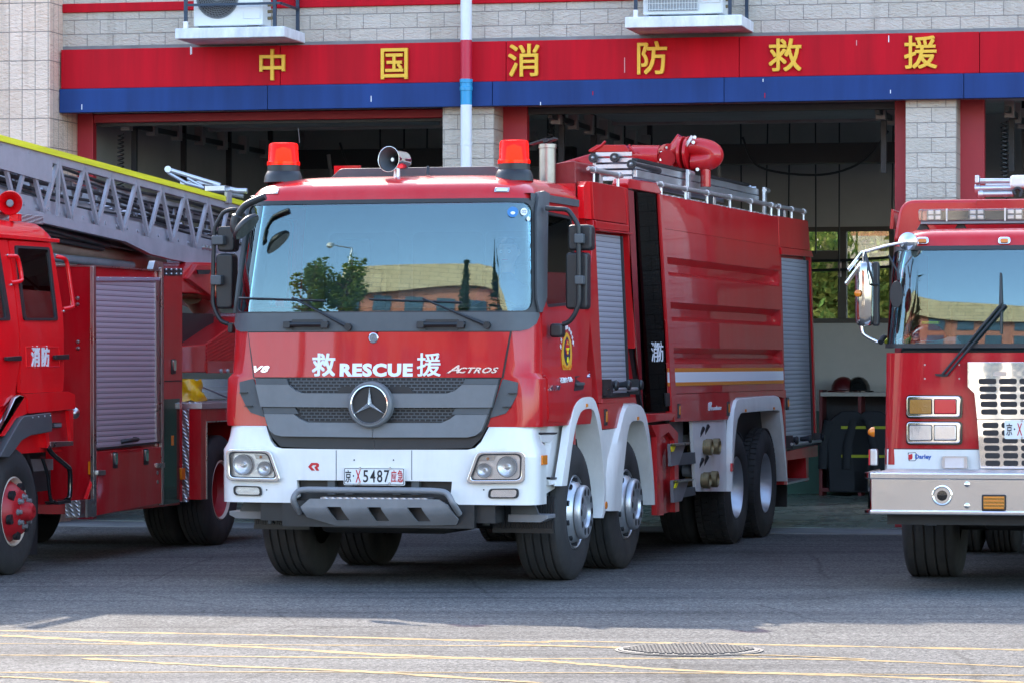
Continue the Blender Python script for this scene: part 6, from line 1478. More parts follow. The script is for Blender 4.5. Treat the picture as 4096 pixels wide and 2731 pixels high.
# the driver
dv = thing("person", "driver in a navy uniform sitting behind the windscreen of the middle truck", "person", loc=MT.world(.74, 1.14, 1.80), rz=-MT.yaw)
def skin_fig(name, verts, edges, radii, m_, parent, sub=2):
    me = bpy.data.meshes.new(name); me.from_pydata(verts, edges, []); o = bpy.data.objects.new(name, me); COL.objects.link(o); o.parent = parent
    md = o.modifiers.new("skin", 'SKIN'); md.use_smooth_shade = True
    for k, r in enumerate(radii): me.skin_vertices[0].data[k].radius = (r if isinstance(r, tuple) else (r, r))
    me.skin_vertices[0].data[0].use_root = True
    sb = o.modifiers.new("sub", 'SUBSURF'); sb.levels = sb.render_levels = sub
    me.materials.append(M[m_]); return o
if True:
    V = [(0, .0, .0), (0, .02, .25), (0, .0, .45), (0, -.01, .57), (0, -.02, .66), (.19, 0, .46), (.26, -.14, .24), (.15, -.36, .30), (-.19, 0, .46), (-.26, -.14, .24), (-.15, -.36, .30), (.10, -.20, .02), (.13, -.48, .02), (-.10, -.20, .02), (-.13, -.48, .02), (.13, -.50, -.40), (-.13, -.50, -.40)]
    E_ = [(0, 1), (1, 2), (2, 3), (3, 4), (2, 5), (5, 6), (6, 7), (2, 8), (8, 9), (9, 10), (0, 11), (11, 12), (12, 15), (0, 13), (13, 14), (14, 16)]
    rad = [.15, .15, .13, .065, .06, .085, .06, .045, .085, .06, .045, .10, .075, .10, .075, .05, .05]
    skin_fig("body", V, E_, rad, 'uniform', dv)
    hd = MB(); rows = []
    for i in range(17):
        ph = math.pi * i / 16; z = -math.cos(ph); r = math.sin(ph); row = []
        for j in range(24):
            th = 2 * math.pi * j / 24; x = r * math.cos(th) * (.078 if z > -.2 else .078 * (1 - (-.2 - z) * .42)); y = r * math.sin(th) * .095
            if y < 0 and z < -.2: y *= 1 - (-.2 - z) * .12
            nose = max(0, 1 - abs(x) / .018) * max(0, 1 - abs(z + .12) / .22) if y < -.05 else 0
            eye = (max(0, 1 - abs(abs(x) - .032) / .018) * max(0, 1 - abs(z - .08) / .1)) if y < -.04 else 0
            row.append((x, y - nose * .022 + eye * .008, .79 + z * .118))
        rows.append(row)
    hd.grid(rows, True); head = hd.build("head", 'skin', dv, smooth=60)
    MB().tube([(0, .0, .58), (0, -.005, .72)], [.055, .052], 14).build("neck", 'skin', head)
    for s_ in (-1, 1):
        MB().lathe([(0, .013), (.006, .010)], (s_ * .032, -.082, .80), (0, -1, 0), 12).build("eye", 'letter_white', head); MB().lathe([(.005, .006), (.008, .004)], (s_ * .032, -.082, .80), (0, -1, 0), 10).build("iris", 'hair', head)
        MB().box(s_ * .034 - .016, s_ * .034 + .016, -.094, -.086, .822, .828).build("eyebrow", 'hair', head); MB().tube([(s_ * .076, .01, .765), (s_ * .086, .02, .79), (s_ * .083, .015, .82)], [.008, .014, .008], 8).build("ear", 'skin', head)
    MB().box(-.022, .022, -.094, -.086, .732, .738).build("mouth", 'redlens', head, bevel=.003)
    hr = MB(); rows = []
    for i in range(8, 17):
        ph = math.pi * i / 16; z = -math.cos(ph); r = math.sin(ph); rows.append([(r * math.cos(2 * math.pi * j / 24) * .082, r * math.sin(2 * math.pi * j / 24) * .099 + .006 + (.03 if i < 11 and math.sin(2 * math.pi * j / 24) < -.2 else 0), .793 + z * .122) for j in range(24)])
    hr.grid(rows, True).build("hair", 'hair', head, smooth=60)
    for s_ in (-1, 1):
        h0 = Vector((s_ * .145, -.36, .30)); hand = MB().tube([h0, h0 + Vector((0, -.04, .005)), h0 + Vector((0, -.085, .0))], [.026, .036, .034], 12)
        for k in range(4):
            f0 = h0 + Vector((s_ * (-.024 + k * .016), -.085, .004)); hand.tube([f0, f0 + Vector((0, -.03, -.008)), f0 + Vector((0, -.045, -.032)), f0 + Vector((0, -.03, -.05))], [.009, .009, .008, .007], 8)
        t0 = h0 + Vector((-s_ * .032, -.035, .0)); hand.tube([t0, t0 + Vector((-s_ * .02, -.03, -.006)), t0 + Vector((-s_ * .014, -.055, -.02))], [.011, .010, .008], 8)
        hand.build("hand", 'skin', dv, smooth=60)
# ------------------------------------------------------------------ the turntable ladder truck at the left
W1, W2c, V1 = K(0, 550, 3.484), K(400, 600, 2.613), K(3600, 1350, 1.96)
lt = thing("ladder_truck", "bright red crew cab ladder truck with silver turntable ladder, parked at the left", "fire engine", LT)
LC = Side(LT, [(0, 1.14), (1.95, 1.14), (2.74, 1.02), (3, .98)])
LB = Side(LT, [(0, 1.12), (4, 1.12)])
LD_ = Side(LT, [(0, 1.27), (4, 1.27)])
def lx(S, pts, off=.0, thick=.03, name="panel", m_='fluor', r=0, parent=lt, bevel=0, smooth=40, da=None, db=None):
    q = S.I(pts); q = rpoly(q, r) if r else q
    return MB().sheet(q, S, off, thick, da=da, db=db).build(name, m_, parent, smooth=smooth, bevel=bevel)
vcr = LC.I(X2((690, 1100)))[0][0]; zc = LC.I(X2((300, 150)))[0][1]; vcf = -1.75
cs = [(-1.10, .98), (1.10, .98), (1.10, 1.95), (.985, zc), (-.985, zc), (-1.10, 1.95)]
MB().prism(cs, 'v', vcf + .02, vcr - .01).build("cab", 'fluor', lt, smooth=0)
# roof with a rounded edge, drip rail
rows = []
zr = LT.side(100, 886, .8)[1]
for v_, dz in ((vcf - .02, -.10), (vcf + .1, -.02), (vcf + .3, 0), (0, 0), (vcr - .22, 0), (vcr - .10, -.03), (vcr - .02, -.09), (vcr + .03, -.19)):
    rows.append([Vector((u_, v_, zc + (zr - zc) * t + dz * t)) for u_, t in ((-1.02, 0), (-1.0, .5), (-.95, .82), (-.82, .97), (-.4, 1), (.4, 1), (.82, .97), (.95, .82), (1.0, .5), (1.02, 0))])
mb = MB().grid(rows); o0 = len(mb.v); mb.f.append(tuple(o0 - 10 + k for k in range(10))); mb.f.append(tuple(range(10))); mb.build("cab_roof", 'fluor', lt, smooth=60)
q = LC.I(X2((0, 148), (580, 148))); MB().box(1.0, 1.055, vcf, q[1][0], zc - .012, zc + .022).build("drip_rail", 'fluor', lt, bevel=.006)
# doors
def ldoor(pts, win, name, hpts, twin=True):
    d = lx(LC, pts, .010, .03, name, 'fluor', .02, db=.2)
    if win:
        wo = LC.I(win); n_ = rpoly(wo, .035)
        MB().sheet(n_, LC, .014, .008, db=.15).build("door_glass", 'tintl', d, smooth=0)
        cxx, czz = sum(p[0] for p in wo) / 4, sum(p[1] for p in wo) / 4
        n2 = [(cxx + (a - cxx) * .90, czz + (b - czz) * .93) for a, b in n_]
        MB().sheet([[n_[k], n_[(k + 1) % len(n_)], n2[(k + 1) % len(n_)], n2[k]] for k in range(len(n_))], LC, .026, .02, db=.15).build("window_seal", 'black', d)
    if hpts:
        q = LC.I(hpts); MB().sheet(rpoly(q, .01), LC, .05, .03).build("handle", 'black', d, bevel=.004)
    return d
M['tintl'] = glass_mat("dark_door_glass", (.16, .17, .18), .10)
rd = ldoor(X2((80, 165), (520, 190), (572, 420), (640, 860), (655, 1200), (660, 1560)) + X3((485, 125), (152, 140)) + X2((205, 1400), (200, 1250), (150, 700)), X2((132, 215), (490, 236), (580, 1000), (228, 1000)), "rear_door", X2((526, 1360), (668, 1350), (668, 1402), (528, 1405)))
fd = ldoor([(-420, 985)] + X2((-20, 160), (66, 165), (140, 700), (185, 1250), (195, 1400)) + X3((112, 140), (20, 240)) + [(-420, 1650)], [(-330, 985)] + X2((-40, 220), (84, 1000)) + [(-330, 1283)], "front_door", X2((16, 1378), (170, 1365), (170, 1418), (18, 1418)))
q = LC.I(X2((255, 1275), (600, 1275), (610, 1480), (260, 1480)))
for a_, b_ in ((q[0], q[1]), (q[1], q[2]), (q[2], q[3]), (q[3], q[0])): MB().tube([LC(*a_, .012), LC(*b_, .012)], .006, 6).build("pressed_ridge", 'fluor', rd)
for ch, x0, x1, y0, y1 in (("消", 312, 402, 1490, 1262), ("防", 420, 502, 1487, 1260)):
    (p0, p1) = X2((x0, y0), (x1, y1)); stext(ch, LC, p0[0], p0[1], p1[0], p1[1], 'letter_white', .011, .03, rd)
for pts in (((572, 330), (590, 345), (630, 370), (652, 450), (680, 640), (704, 830), (690, 862), (648, 882)), ((62, 330), (100, 330), (125, 352), (150, 450), (165, 555), (150, 590), (100, 606))):
    P = [LC(*LC.I([p])[0], .05 + (.0 if 0 < k < len(pts) - 1 else -.04)) for k, p in enumerate(X2(*pts))]
    gh = MB().tube(cr(P, 5), .018, 10).build("grab_handle", 'fluor', lt)
    for x, y in (pts[0], pts[-1]): MB().lathe([(0, .012), (.012, .009)], LC(*LC.I(X2((x, y + (22 if y > 500 else -12))))[0], .012), (1, 0, 0), 10).build("handle_screw", 'steel', gh)
# wheel arch and lower cab
lx(LC, X3((150, 145), (510, 125), (565, 150), (566, 262), (195, 298), (190, 180)), .03, .08, "sill_panel", 'fluor', .02, bevel=.008)
lx(LC, X3((-300, 520), (20, 470), (110, 335), (190, 300), (190, 165), (140, 155), (30, 300), (-80, 480), (-300, 560)), .02, .05, "arch_panel", 'fluor')
lx(LC, X3((-120, 560), (-20, 390), (75, 175), (110, 152), (146, 160), (148, 184), (110, 190), (40, 290), (-60, 440), (-100, 560)), .05, .04, "bright_strip", 'steel', bevel=.01)
lx(LC, X3((-60, 640), (20, 500), (110, 350), (140, 318), (350, 292), (362, 395), (355, 440), (190, 470), (120, 510), (60, 590), (20, 640)), .06, .12, "arch_trim", M['dgrey'], bevel=.008)
for x, y in X3((202, 330), (248, 325), (298, 320), (342, 316)): MB().lathe([(.06, .008), (.066, .006)], LC(*LC.I([(x, y)])[0]), (1, 0, 0), 8).build("arch_screw", 'steel', lt)
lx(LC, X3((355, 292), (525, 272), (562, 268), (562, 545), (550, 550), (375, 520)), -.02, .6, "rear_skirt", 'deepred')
lx(LC, X3((528, 275), (566, 268), (566, 548), (552, 545)), .01, .05, "skirt_edge", 'fluor')
lx(LC, X3((335, 450), (362, 446), (378, 560), (352, 568)), .02, .10, "step_side", 'fluor'); lx(LC, X3((372, 520), (550, 514), (550, 548), (374, 564)), .03, .25, "cab_step", 'steel', bevel=.004)
lx(LC, X3((422, 370), (492, 368), (492, 410), (424, 412)), -.01, .02, "skirt_lamp", 'black', .01); lx(LC, X3((432, 378), (484, 376), (484, 402), (432, 404)), .0, .015, "lamp_lens", 'skid', .006)
q = LC.I(X3((585, 295)))[0]; MB().lathe([(0, .045), (.02, .05), (.05, .03), (.06, .005)], LC(q[0], q[1], -.01), (.6, -.8, 0), 18).build("rear_lamp", 'steel', lt)
MB().tube(cr([LC(*LC.I([p])[0], .02) for p in X3((362, 560), (390, 610), (500, 705), (530, 750), (530, 930), (510, 970))], 5), .022, 10).build("step_rail", 'blackgloss', lt)
MB().tube(cr([LC(*LC.I([p])[0], .0) for p in X3((330, 640), (372, 770), (382, 850), (395, 960), (420, 985), (515, 972))], 5), .016, 8).build("step_rail", 'blackgloss', lt)
lx(LC, X3((418, 990), (520, 970), (524, 995), (430, 1012)), .04, .12, "tread_bar", 'black')
lx(LC, X3((345, 655), (555, 655), (555, 740), (385, 755)), -.16, .35, "battery_lid", 'skid'); lx(LC, X3((385, 755), (545, 740), (545, 900), (395, 918)), -.17, .33, "battery_box", 'black')
lx(LC, X3((232, 525), (296, 535), (300, 650), (345, 720), (386, 950), (380, 1410), (235, 1400), (235, 900)), -.10, .025, "mudflap", 'black', smooth=0)
lx(LC, X3((60, 560), (230, 525), (296, 540), (345, 720), (350, 900), (250, 700), (100, 590)), -.1, .5, "wheel_housing", 'black')
# equipment body behind the cab
q = LB.I([(378, 1067), (378, 2065)]); vb0, zb1, zb0 = q[0][0], q[0][1] , q[1][1]
vb1 = LB.I(Z5((1520, 900)))[0][0]
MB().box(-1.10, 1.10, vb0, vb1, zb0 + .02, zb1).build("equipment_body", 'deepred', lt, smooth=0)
lx(LB, [(368, 1066), (379, 1066), (382, 2062), (370, 2066)], .012, .03, "corner_trim", 'steel', bevel=.003)
MB().box(-1.12, 1.13, vb0 - .01, vb1, zb1, zb1 + .012).build("top_trim", 'steel', lt)
def lb(pts, *a, **k): return lx(LB, pts, *a, **k)
rs = lb([(383, 1122), (622, 1122), (624, 1764), (389, 1794)], -.0, .02, "roller_shutter", 'shutter_lilac')
M['shl'] = mat("lilac_alu", (.42, .37, .46), .4, .4, var=.06)
lb(Z5((796, 958), (1322, 963), (1322, 991), (798, 993)), .02, .04, "shutter_header", 'shl', parent=rs, bevel=.004)
for k in range(6):
    p = LB.I(Z5((804 + k * 103, 966 + k)))[0]; MB().lathe([(.02, .008), (.026, .005)], LB(*p), (1, 0, 0), 8).build("rivet", 'steel', rs)
lb(Z5((1296, 994), (1320, 994)) + Z6((1046, 682), (1028, 686)), .01, .03, "shutter_guide", 'steel', parent=rs)
lb(Z6((637, 728), (1048, 682), (1048, 696), (638, 742)), .01, .03, "bottom_rail", 'black', parent=rs)
q = LB.I(Z6((800, 685), (880, 668)))
MB().tube(cr([LB(q[0][0], q[0][1], .0), LB(q[0][0] + .06, q[0][1] + .01, .06), LB(q[1][0] - .05, q[1][1], .06), LB(q[1][0], q[1][1], .0)], 5), .02, 8).build("shutter_handle", 'black', rs)
ldr = lb(Z6((632, 750), (1056, 718), (1060, 1090), (634, 1172)), .012, .03, "lower_door", 'deepred', bevel=.005)
for x, y in ((750, 806), (954, 783)):
    pts = [(x - 14, y - 52), (x + 14, y - 54), (x + 16, y + 52), (x - 14, y + 54)]
    lc = lb(Z6(*pts), .018, .01, "latch_plate", 'black', .01, parent=ldr); lb(Z6((x - 10, y - 44), (x + 10, y - 46), (x + 8, y + 30), (x - 8, y + 30)), .03, .015, "latch", 'chrome', .008, parent=ldr, bevel=.003)
for x, y in ((652, 888), (1044, 840)): lb(Z6((x - 24, y - 14), (x + 26, y - 16), (x + 26, y + 16), (x - 24, y + 18)), .03, .03, "hinge", 'steel', .006, parent=ldr, bevel=.004)
for x, y in ((1032, 890), (1033, 950)): lb(Z6(*circ(x, y, 6, 12, 14)), .014, .004, "scuff", 'steel', parent=ldr)
col = lb(Z5((1345, 880), (1520, 886)) + Z6((1200, 1078), (1062, 1100)), .006, .03, "rear_column", 'deepred', bevel=.004)
lb(Z5((1338, 880), (1356, 880)) + Z6((1074, 1098), (1060, 1102)), .016, .03, "column_trim", 'steel', parent=col, bevel=.003)
lb(Z5((1362, 886), (1515, 888), (1515, 946), (1362, 948)), .014, .01, "bolt_plate", 'black', parent=col)
for x in (1378, 1420, 1462, 1500):
    for y in (898, 934): p = LB.I(Z5((x, y)))[0]; MB().lathe([(.014, .012), (.024, .008)], LB(*p), (1, 0, 0), 8).build("plate_bolt", 'steel', col)
lb(Z6((1082, 282), (1196, 280), (1196, 286), (1082, 289)), .012, .006, "seam", 'black', parent=col)
lb(Z6((1072, 405), (1176, 400), (1176, 1084), (1070, 1100)), .016, .012, "black_panel", 'blackgloss', parent=col)
lb(Z6((1124, 142), (1152, 140), (1152, 236), (1124, 238)), .016, .01, "latch_plate", 'black', .01, parent=col); lb(Z6((1128, 148), (1146, 147), (1144, 215), (1130, 216)), .03, .015, "latch", 'chrome', .008, parent=col)
lb(Z6((1120, 645), (1135, 643), (1135, 708), (1121, 710)), .02, .01, "reflector", 'amber', parent=col); lb(Z6((1180, 860), (1204, 856), (1204, 932), (1182, 936)), .03, .02, "side_lamp", 'amber', .01, parent=col)
o = MB().prism(rpoly([(vb1 - .62, zb1 + .01), (vb1 - .3, zb1 + .01), (vb1 - .34, zb1 + .09), (vb1 - .55, zb1 + .10)], .02), 'u', 1.0, 1.06).build("roof_bracket", 'steel', lt, bevel=.006)
for x, y in ((814, 766), (812, 832), (816, 1220), (818, 1287)):
    u_, w_ = LT.front(*X2((x, y))[0], vb0); MB().lathe([(0, .018), (.012, .016), (.02, .008)], (u_, vb0, w_), (0, -1, 0), 10).build("body_bolt", 'steel', lt)
def lfront(K_, pts, d, nm, m_, v_=None, bevel=.004, r=0):
    v_ = vb0 if v_ is None else v_; q = [LT.front(x, y, v_) for x, y in K_(*pts)]; q = rpoly(q, r) if r else q
    return MB().prism(q, 'v', v_ - d, v_).build(nm, m_, lt, bevel=bevel)
lfront(X3, ((550, 980), (668, 972), (668, 1110), (550, 1110)), .12, "tread_box", 'tread'); lx(LB, X3((668, 972), (736, 966), (740, 1100), (668, 1112)), .02, .02, "tread_box_side", 'steel')
lfront(X3, ((702, 672), (732, 672), (732, 778), (702, 776)), .04, "front_marker", 'amber', r=.01)
MB().tube([LT.front(*X3((722, 815))[0], vb0 - .02)[:1] + (vb0 - .02, LT.front(*X3((722, 815))[0], vb0)[1]), LT.front(*X3((668, 968))[0], vb0 - .12)[:1] + (vb0 - .12, LT.front(*X3((668, 968))[0], vb0)[1])], .018, 8).build("brace_strap", 'fluor', lt)
# rear deck over the back wheels
q = LD_.I(Z6((1335, 430), (1335, 470), (1335, 1068))); vd = q[0][0]; zd1, zd2, zd0 = q[0][1], q[1][1], q[2][1]
va = LD_.I(Z6((1375, 550)))[0]
MB().box(-1.25, 1.255, vd + .01, va[0], zd0, zd2).build("deck_side", 'deepred', lt, bevel=.004)
MB().box(-1.25, 1.255, va[0], 6.6, va[1], zd2).build("deck_side", 'deepred', lt, bevel=.004); MB().box(-1.25, 1.255, 5.45, 6.6, zd0, va[1]).build("deck_side", 'deepred', lt)
MB().box(1.10, 1.262, va[0] - .012, va[0] + .004, zd0, va[1]).build("arch_trim", 'steel', lt); MB().box(1.10, 1.262, va[0], 5.45, va[1] - .012, va[1]).build("arch_trim", 'steel', lt)
MB().box(.95, 1.14, vd - .002, vd + .012, zd0 + .02, zd2).build("tread_panel", 'tread', lt); MB().box(.95, 1.14, vd - .05, vd, zd0 - .02, zd0 + .03).build("tread_foot", 'tread', lt)
MB().box(-1.27, 1.27, vd, 6.6, zd2, zd1).build("deck_edge", 'alu', lt, bevel=.006); MB().box(-1.25, 1.25, vd + .02, 6.58, zd1, zd1 + .01).build("deck_top", 'tread', lt)
# chassis and wheels
MB().box(-.5, .5, -1.2, 6.4, .5, .95).build("chassis_rail", 'chassis', lt, smooth=0); MB().box(-.95, .95, vb0 + .1, vb1, .42, .7).build("underbody", 'chassis', lt, smooth=0)
MB().box(-.95, .95, -1.0, vcr, .7, 1.0).build("engine_bay", 'chassis', lt, smooth=0)
wheel(lt, (1.135, 0, .515), .515, .30, 1, 'red', .285); wheel(lt, (-1.135, 0, .515), .515, .30, -1, 'red', .285)
for s_ in (1, -1): wheel(lt, (s_ * 1.20, 4.96, .52), .52, .28, s_, 'reddish', .285); wheel(lt, (s_ * .86, 4.96, .52), .52, .28, s_, 'plain', .285)
MB().box(-.9, .9, -.1, .1, .42, .58).build("axle", 'chassis', lt, bevel=.03); MB().box(-.9, .9, 4.86, 5.06, .42, .60).build("axle", 'chassis', lt, bevel=.03)
# roof platform, speaker and beacon
u_, w_ = LT.front(85, 880, .2)
MB().box(-.9, LT.side(175, 880, .8)[0] * 0 + .86, -1.2, LT.side(174, 880, .86)[0], LT.side(100, 892, .86)[1], LT.side(100, 858, .86)[1]).build("roof_platform", 'tread', lt, bevel=.004)
sv_ = .35; (px,), = [W1((140, 915))]; u_, w_ = LT.front(*px, sv_)
ax = Vector((.45, -1, 0)).normalized()
sp = MB().lathe([(.0, .098), (.008, .096), (-.02, .085), (-.08, .05), (-.1, .035)], (u_, sv_, w_), ax, 32, False)
sp.lathe([(0, .098), (-.004, .102), (-.10, .098), (-.20, .09), (-.21, .05), (-.21, .01)], (u_, sv_, w_), ax, 32, False)
so = sp.build("siren_speaker", 'fluor', lt, smooth=50); MB().lathe([(-.07, .03), (-.03, .03), (-.025, .02)], (u_, sv_, w_), ax, 16).build("speaker_core", 'trim', so)
MB().box(u_ - .02, u_ + .06, sv_ + .03, sv_ + .10, w_ - .15, w_ - .09).build("speaker_foot", 'fluor', so)
MB().box(u_ - .45, u_ - .16, sv_ - .1, sv_ + .15, w_ - .12, w_ - .03).build("beacon_base", 'fluor', lt, bevel=.01)
MB().lathe([(w_ - .03, .10), (w_ + .10, .095), (w_ + .14, .06), (w_ + .15, .01)], (u_ - .24, sv_, 0), (0, 0, 1), 24).build("beacon_lens", 'beacon', lt)

# ------------------------------------------------------------------ the ladder itself
M['ladder'] = mat("ladder_grey", (.42, .395, .43), .42, .35, var=.12, vscale=4)
M['rubcable'] = mat("black_cable", (.015, .015, .017), .5)
AS = Side(LT, [(0, .62), (5, .62)])
ap = AS.I(W1((-420, 80), (-20, 150), (375, 190), (785, 285), (1150, 395), (1515, 492))) + AS.I(W2c((365, 318), (625, 385), (870, 452), (1110, 512), (1325, 572)))
bt_ = AS.I(W1((-200, 840), (180, 930), (585, 1052), (965, 1150), (1340, 1238))) + AS.I(W2c((225, 862), (490, 918), (740, 974), (985, 1028), (1215, 1085)))
tr0 = AS.I([W1((0, 30))[0], W2c((1270, 515))[0], W2c((1440, 560))[0]]); tsl = (tr0[2][1] - tr0[0][1]) / (tr0[2][0] - tr0[0][0])
topz = lambda v_: tr0[0][1] + tsl * (v_ - tr0[0][0])
lw = AS.I([*W1((700, 1225), (1742, 1460)), *W2c((240, 960), (500, 1090), (720, 1145), (985, 1200), (1170, 1200))])
lwt = AS.I([W1((600, 1060))[0], W2c((1170, 1075))[0]]); lsl = (lwt[1][1] - lwt[0][1]) / (lwt[1][0] - lwt[0][0]); beamz = lambda v_: lwt[0][1] + lsl * (v_ - lwt[0][0])
VA, VZ = -.9, 8.2
ldd = MB().bar((.62, VA, topz(VA) - .055), (.62, VZ, topz(VZ) - .055), .075, .05).build("ladder", M['ladder'], lt, bevel=.006)
ldd["label"] = "silver grey turntable ladder with a yellow top rail"
MB().bar((.655, VA, topz(VA) - .002), (.655, VZ, topz(VZ) - .002), .044, .02).build("yellow_rail", 'yellow', ldd); MB().bar((.62, VA, topz(VA) + .024), (.62, VZ, topz(VZ) + .024), .008, .085).build("yellow_cap", 'yellow', ldd)
bot = [(q[0], q[1]) for q in lw]
poly = [(VA, beamz(VA) + .0)] + [(v_, beamz(v_)) for v_ in (0, 2, 4, 6, VZ)] + [(VZ, bot[-1][1])] + bot[::-1] + [(VA, bot[0][1] + (VA - bot[0][0]) * lsl)]
MB().prism(poly, 'u', .59, .65).build("lower_beam", M['ladder'], ldd, bevel=.006)
web = [(VA, beamz(VA) + .13)] + [(v_, beamz(v_) + .13) for v_ in (0, 3, 6, VZ)] + [(VZ, beamz(VZ) - .02), (VA, beamz(VA) - .02)]
MB().prism(web, 'u', .575, .588).build("beam_web", M['ladder'], ldd, smooth=0)
zz = []
for k in range(len(bt_)):
    if k < len(ap): zz.append((ap[k], bt_[k]))
    if k + 1 < len(ap): zz.append((ap[k + 1], bt_[k]))
def lattice(u_, shift, zlo, t, name, m_, zhi=-.05):
    for a, b in zz:
        va, vb = a[0] + shift, b[0] + shift
        MB().bar((u_, va, topz(va) + zhi), (u_, vb, beamz(vb) + zlo), t, .03, (0, 1, 0)).build(name, m_, ldd, smooth=0)
lattice(.635, 0, 0, .042, "lattice_bar", M['ladder'])
lattice(-.62, .3, 0, .05, "lattice_bar", M['ladder'])
for u_, s_, d in ((.50, .22, .06), (.40, .5, .10), (-.42, .1, .08), (-.52, .42, .08)):
    inr = MB().bar((u_, VA + .2, topz(VA) - .09 - d), (u_, VZ - .2, topz(VZ) - .09 - d), .05, .03)
    inr.bar((u_, VA + .2, beamz(VA) + .10 + d), (u_, VZ - .2, beamz(VZ) + .10 + d), .07, .03)
    ir = inr.build("inner_section", M['ladder'], ldd, smooth=0)
    lat = MB()
    for k in range(42):
        v_ = VA + .3 + s_ + k * .25; v2 = v_ + (.10 if k % 2 else -.10)
        lat.bar((u_, v_, topz(v_) - .10 - d), (u_, v2, beamz(v2) + .12 + d), .03, .02, (0, 1, 0))
    lat.build("inner_lattice", M['ladder'], ldd, smooth=0)["kind"] = "stuff"
MB().bar((-.62, VA, topz(VA)), (-.62, VZ, topz(VZ)), .09, .05).build("far_rail", M['ladder'], ldd); MB().bar((-.62, VA, beamz(VA) - .06), (-.62, VZ, beamz(VZ) - .06), .15, .05).build("far_beam", M['ladder'], ldd)
rg = MB()
for k in range(38):
    v_ = VA + .2 + k * .28
    for j, (h_, ww) in enumerate(((.05, .6), (.16, .48), (.26, .38))): rg.cyl((-ww, v_ + j * .07, beamz(v_) + h_), (ww, v_ + j * .07, beamz(v_) + h_), .018, 6)
rg.build("ladder_rung", M['ladder'], ldd, smooth=60)["kind"] = "stuff"
for k, (u_, h_) in enumerate(((.56, .16), (.57, .22), (.55, .29), (.56, .37), (.54, .44), (.48, .20), (.47, .33), (.45, .40))):
    pts = [Vector((u_ + .01 * math.sin(v_ * 2 + k), v_, beamz(v_) + h_ + .02 * math.sin(v_ * 1.7 + k))) for v_ in [VA + q * .6 for q in range(19)]]
    MB().tube(pts, .011 + .004 * (k % 3), 6).build("ladder_cable", 'rubcable', ldd)
pq = AS.I(W1((-700, -30), (0, 135), (668, 325), (655, 640), (0, 455), (-700, 270))); MB().sheet(pq, AS, .045, .02).build("side_plate", M['ladder'], ldd, smooth=0)
MB().bar((.64, ap[3][0], topz(ap[3][0]) - .05), (.64, ap[3][0] - .02, beamz(ap[3][0])), .03, .03, (0, 1, 0)).build("upright", M['ladder'], ldd)
for x, y in W2c((1040, 1018), (1078, 1024), (1112, 1033)): q = AS.I([(x, y)])[0]; MB().lathe([(.03, .025), (.06, .022)], AS(*q), (1, 0, 0), 10).build("beam_bolt", 'steel', ldd)
q = AS.I(W2c((1270, 440), (1320, 440), (1320, 560), (1275, 555))); MB().sheet(q, AS, .06, .03).build("rail_bracket", M['ladder'], ldd)
# folded frame at the far end
def pt(x, y, v_=7.4): u, w_ = LT.front(*W2c((x, y))[0], v_); return Vector((u, v_, w_))
fr_ = MB().tube([pt(712, 206), pt(920, 270), pt(1100, 325), pt(1260, 372)], .024, 10).build("folded_frame", M['alu'], ldd)
MB().lathe([(-.005, .034), (.04, .034)], pt(712, 206), (.25, -.97, 0), 16).build("frame_end", M['letter_white'], fr_)
MB().tube([pt(715, 242), pt(905, 350), pt(1090, 400)], .018, 8).build("frame_tube", M['alu'], fr_); MB().tube([pt(915, 300), pt(1070, 385)], .016, 8).build("frame_tube", M['alu'], fr_)
def plate_(p0, p1, v_, d, nm, m_): a, b = pt(*p0, v_), pt(*p1, v_); MB().box(a.x, b.x, v_, v_ + d, min(a.z, b.z), max(a.z, b.z)).build(nm, m_, fr_, bevel=.004)
plate_((1095, 378), (1300, 430), 7.2, .4, "frame_platform", M['alu']); plate_((835, 330), (1075, 362), 7.6, .3, "frame_tray", M['letter_white'])
MB().tube([pt(1300, 400), pt(1420, 430), pt(1540, 432)], .03, 10).build("frame_tube", M['alu'], fr_); MB().tube([pt(1340, 460), pt(1500, 490)], .022, 8).build("frame_tube", M['skid'], fr_)
# underside: ram tubes in warm grey, cable tray
M['warm'] = mat("warm_grey_steel", (.36, .27, .20), .45, .3, var=.2)
def under(x0, y0, x1, y1, r, u_, m_='warm', nm="extension_ram"):
    a = LT.side(*Z5((x0, y0))[0], u_); b = LT.side(*Z5((x1, y1))[0], u_); MB().tube([(u_, a[0] - .6, a[1] + .6 * .045), (u_, *a), (u_, *b)], r, 16).build(nm, m_, ldd)
under(460, 712, 1330, 850, .085, .30); under(470, 800, 1100, 865, .04, .42, 'skid'); under(420, 560, 900, 690, .03, .45, 'black', "hydraulic_line"); under(430, 600, 860, 700, .022, .4, 'skid', "hydraulic_line"); under(440, 640, 860, 720, .025, .42, 'black', "hydraulic_line")
MB().add([(-.55, VA, beamz(VA) - .03), (.58, VA, beamz(VA) - .03), (.58, 5.2, beamz(5.2) - .08), (-.55, 5.2, beamz(5.2) - .08)], [(0, 1, 2, 3)]).build("tray", 'black', ldd, smooth=0)
MB().box(.2, .45, LT.side(*Z5((930, 740))[0], .4)[0], LT.side(*Z5((1030, 740))[0], .4)[0], 2.55, 2.62).build("cable_clamp", 'warm', ldd, bevel=.01)
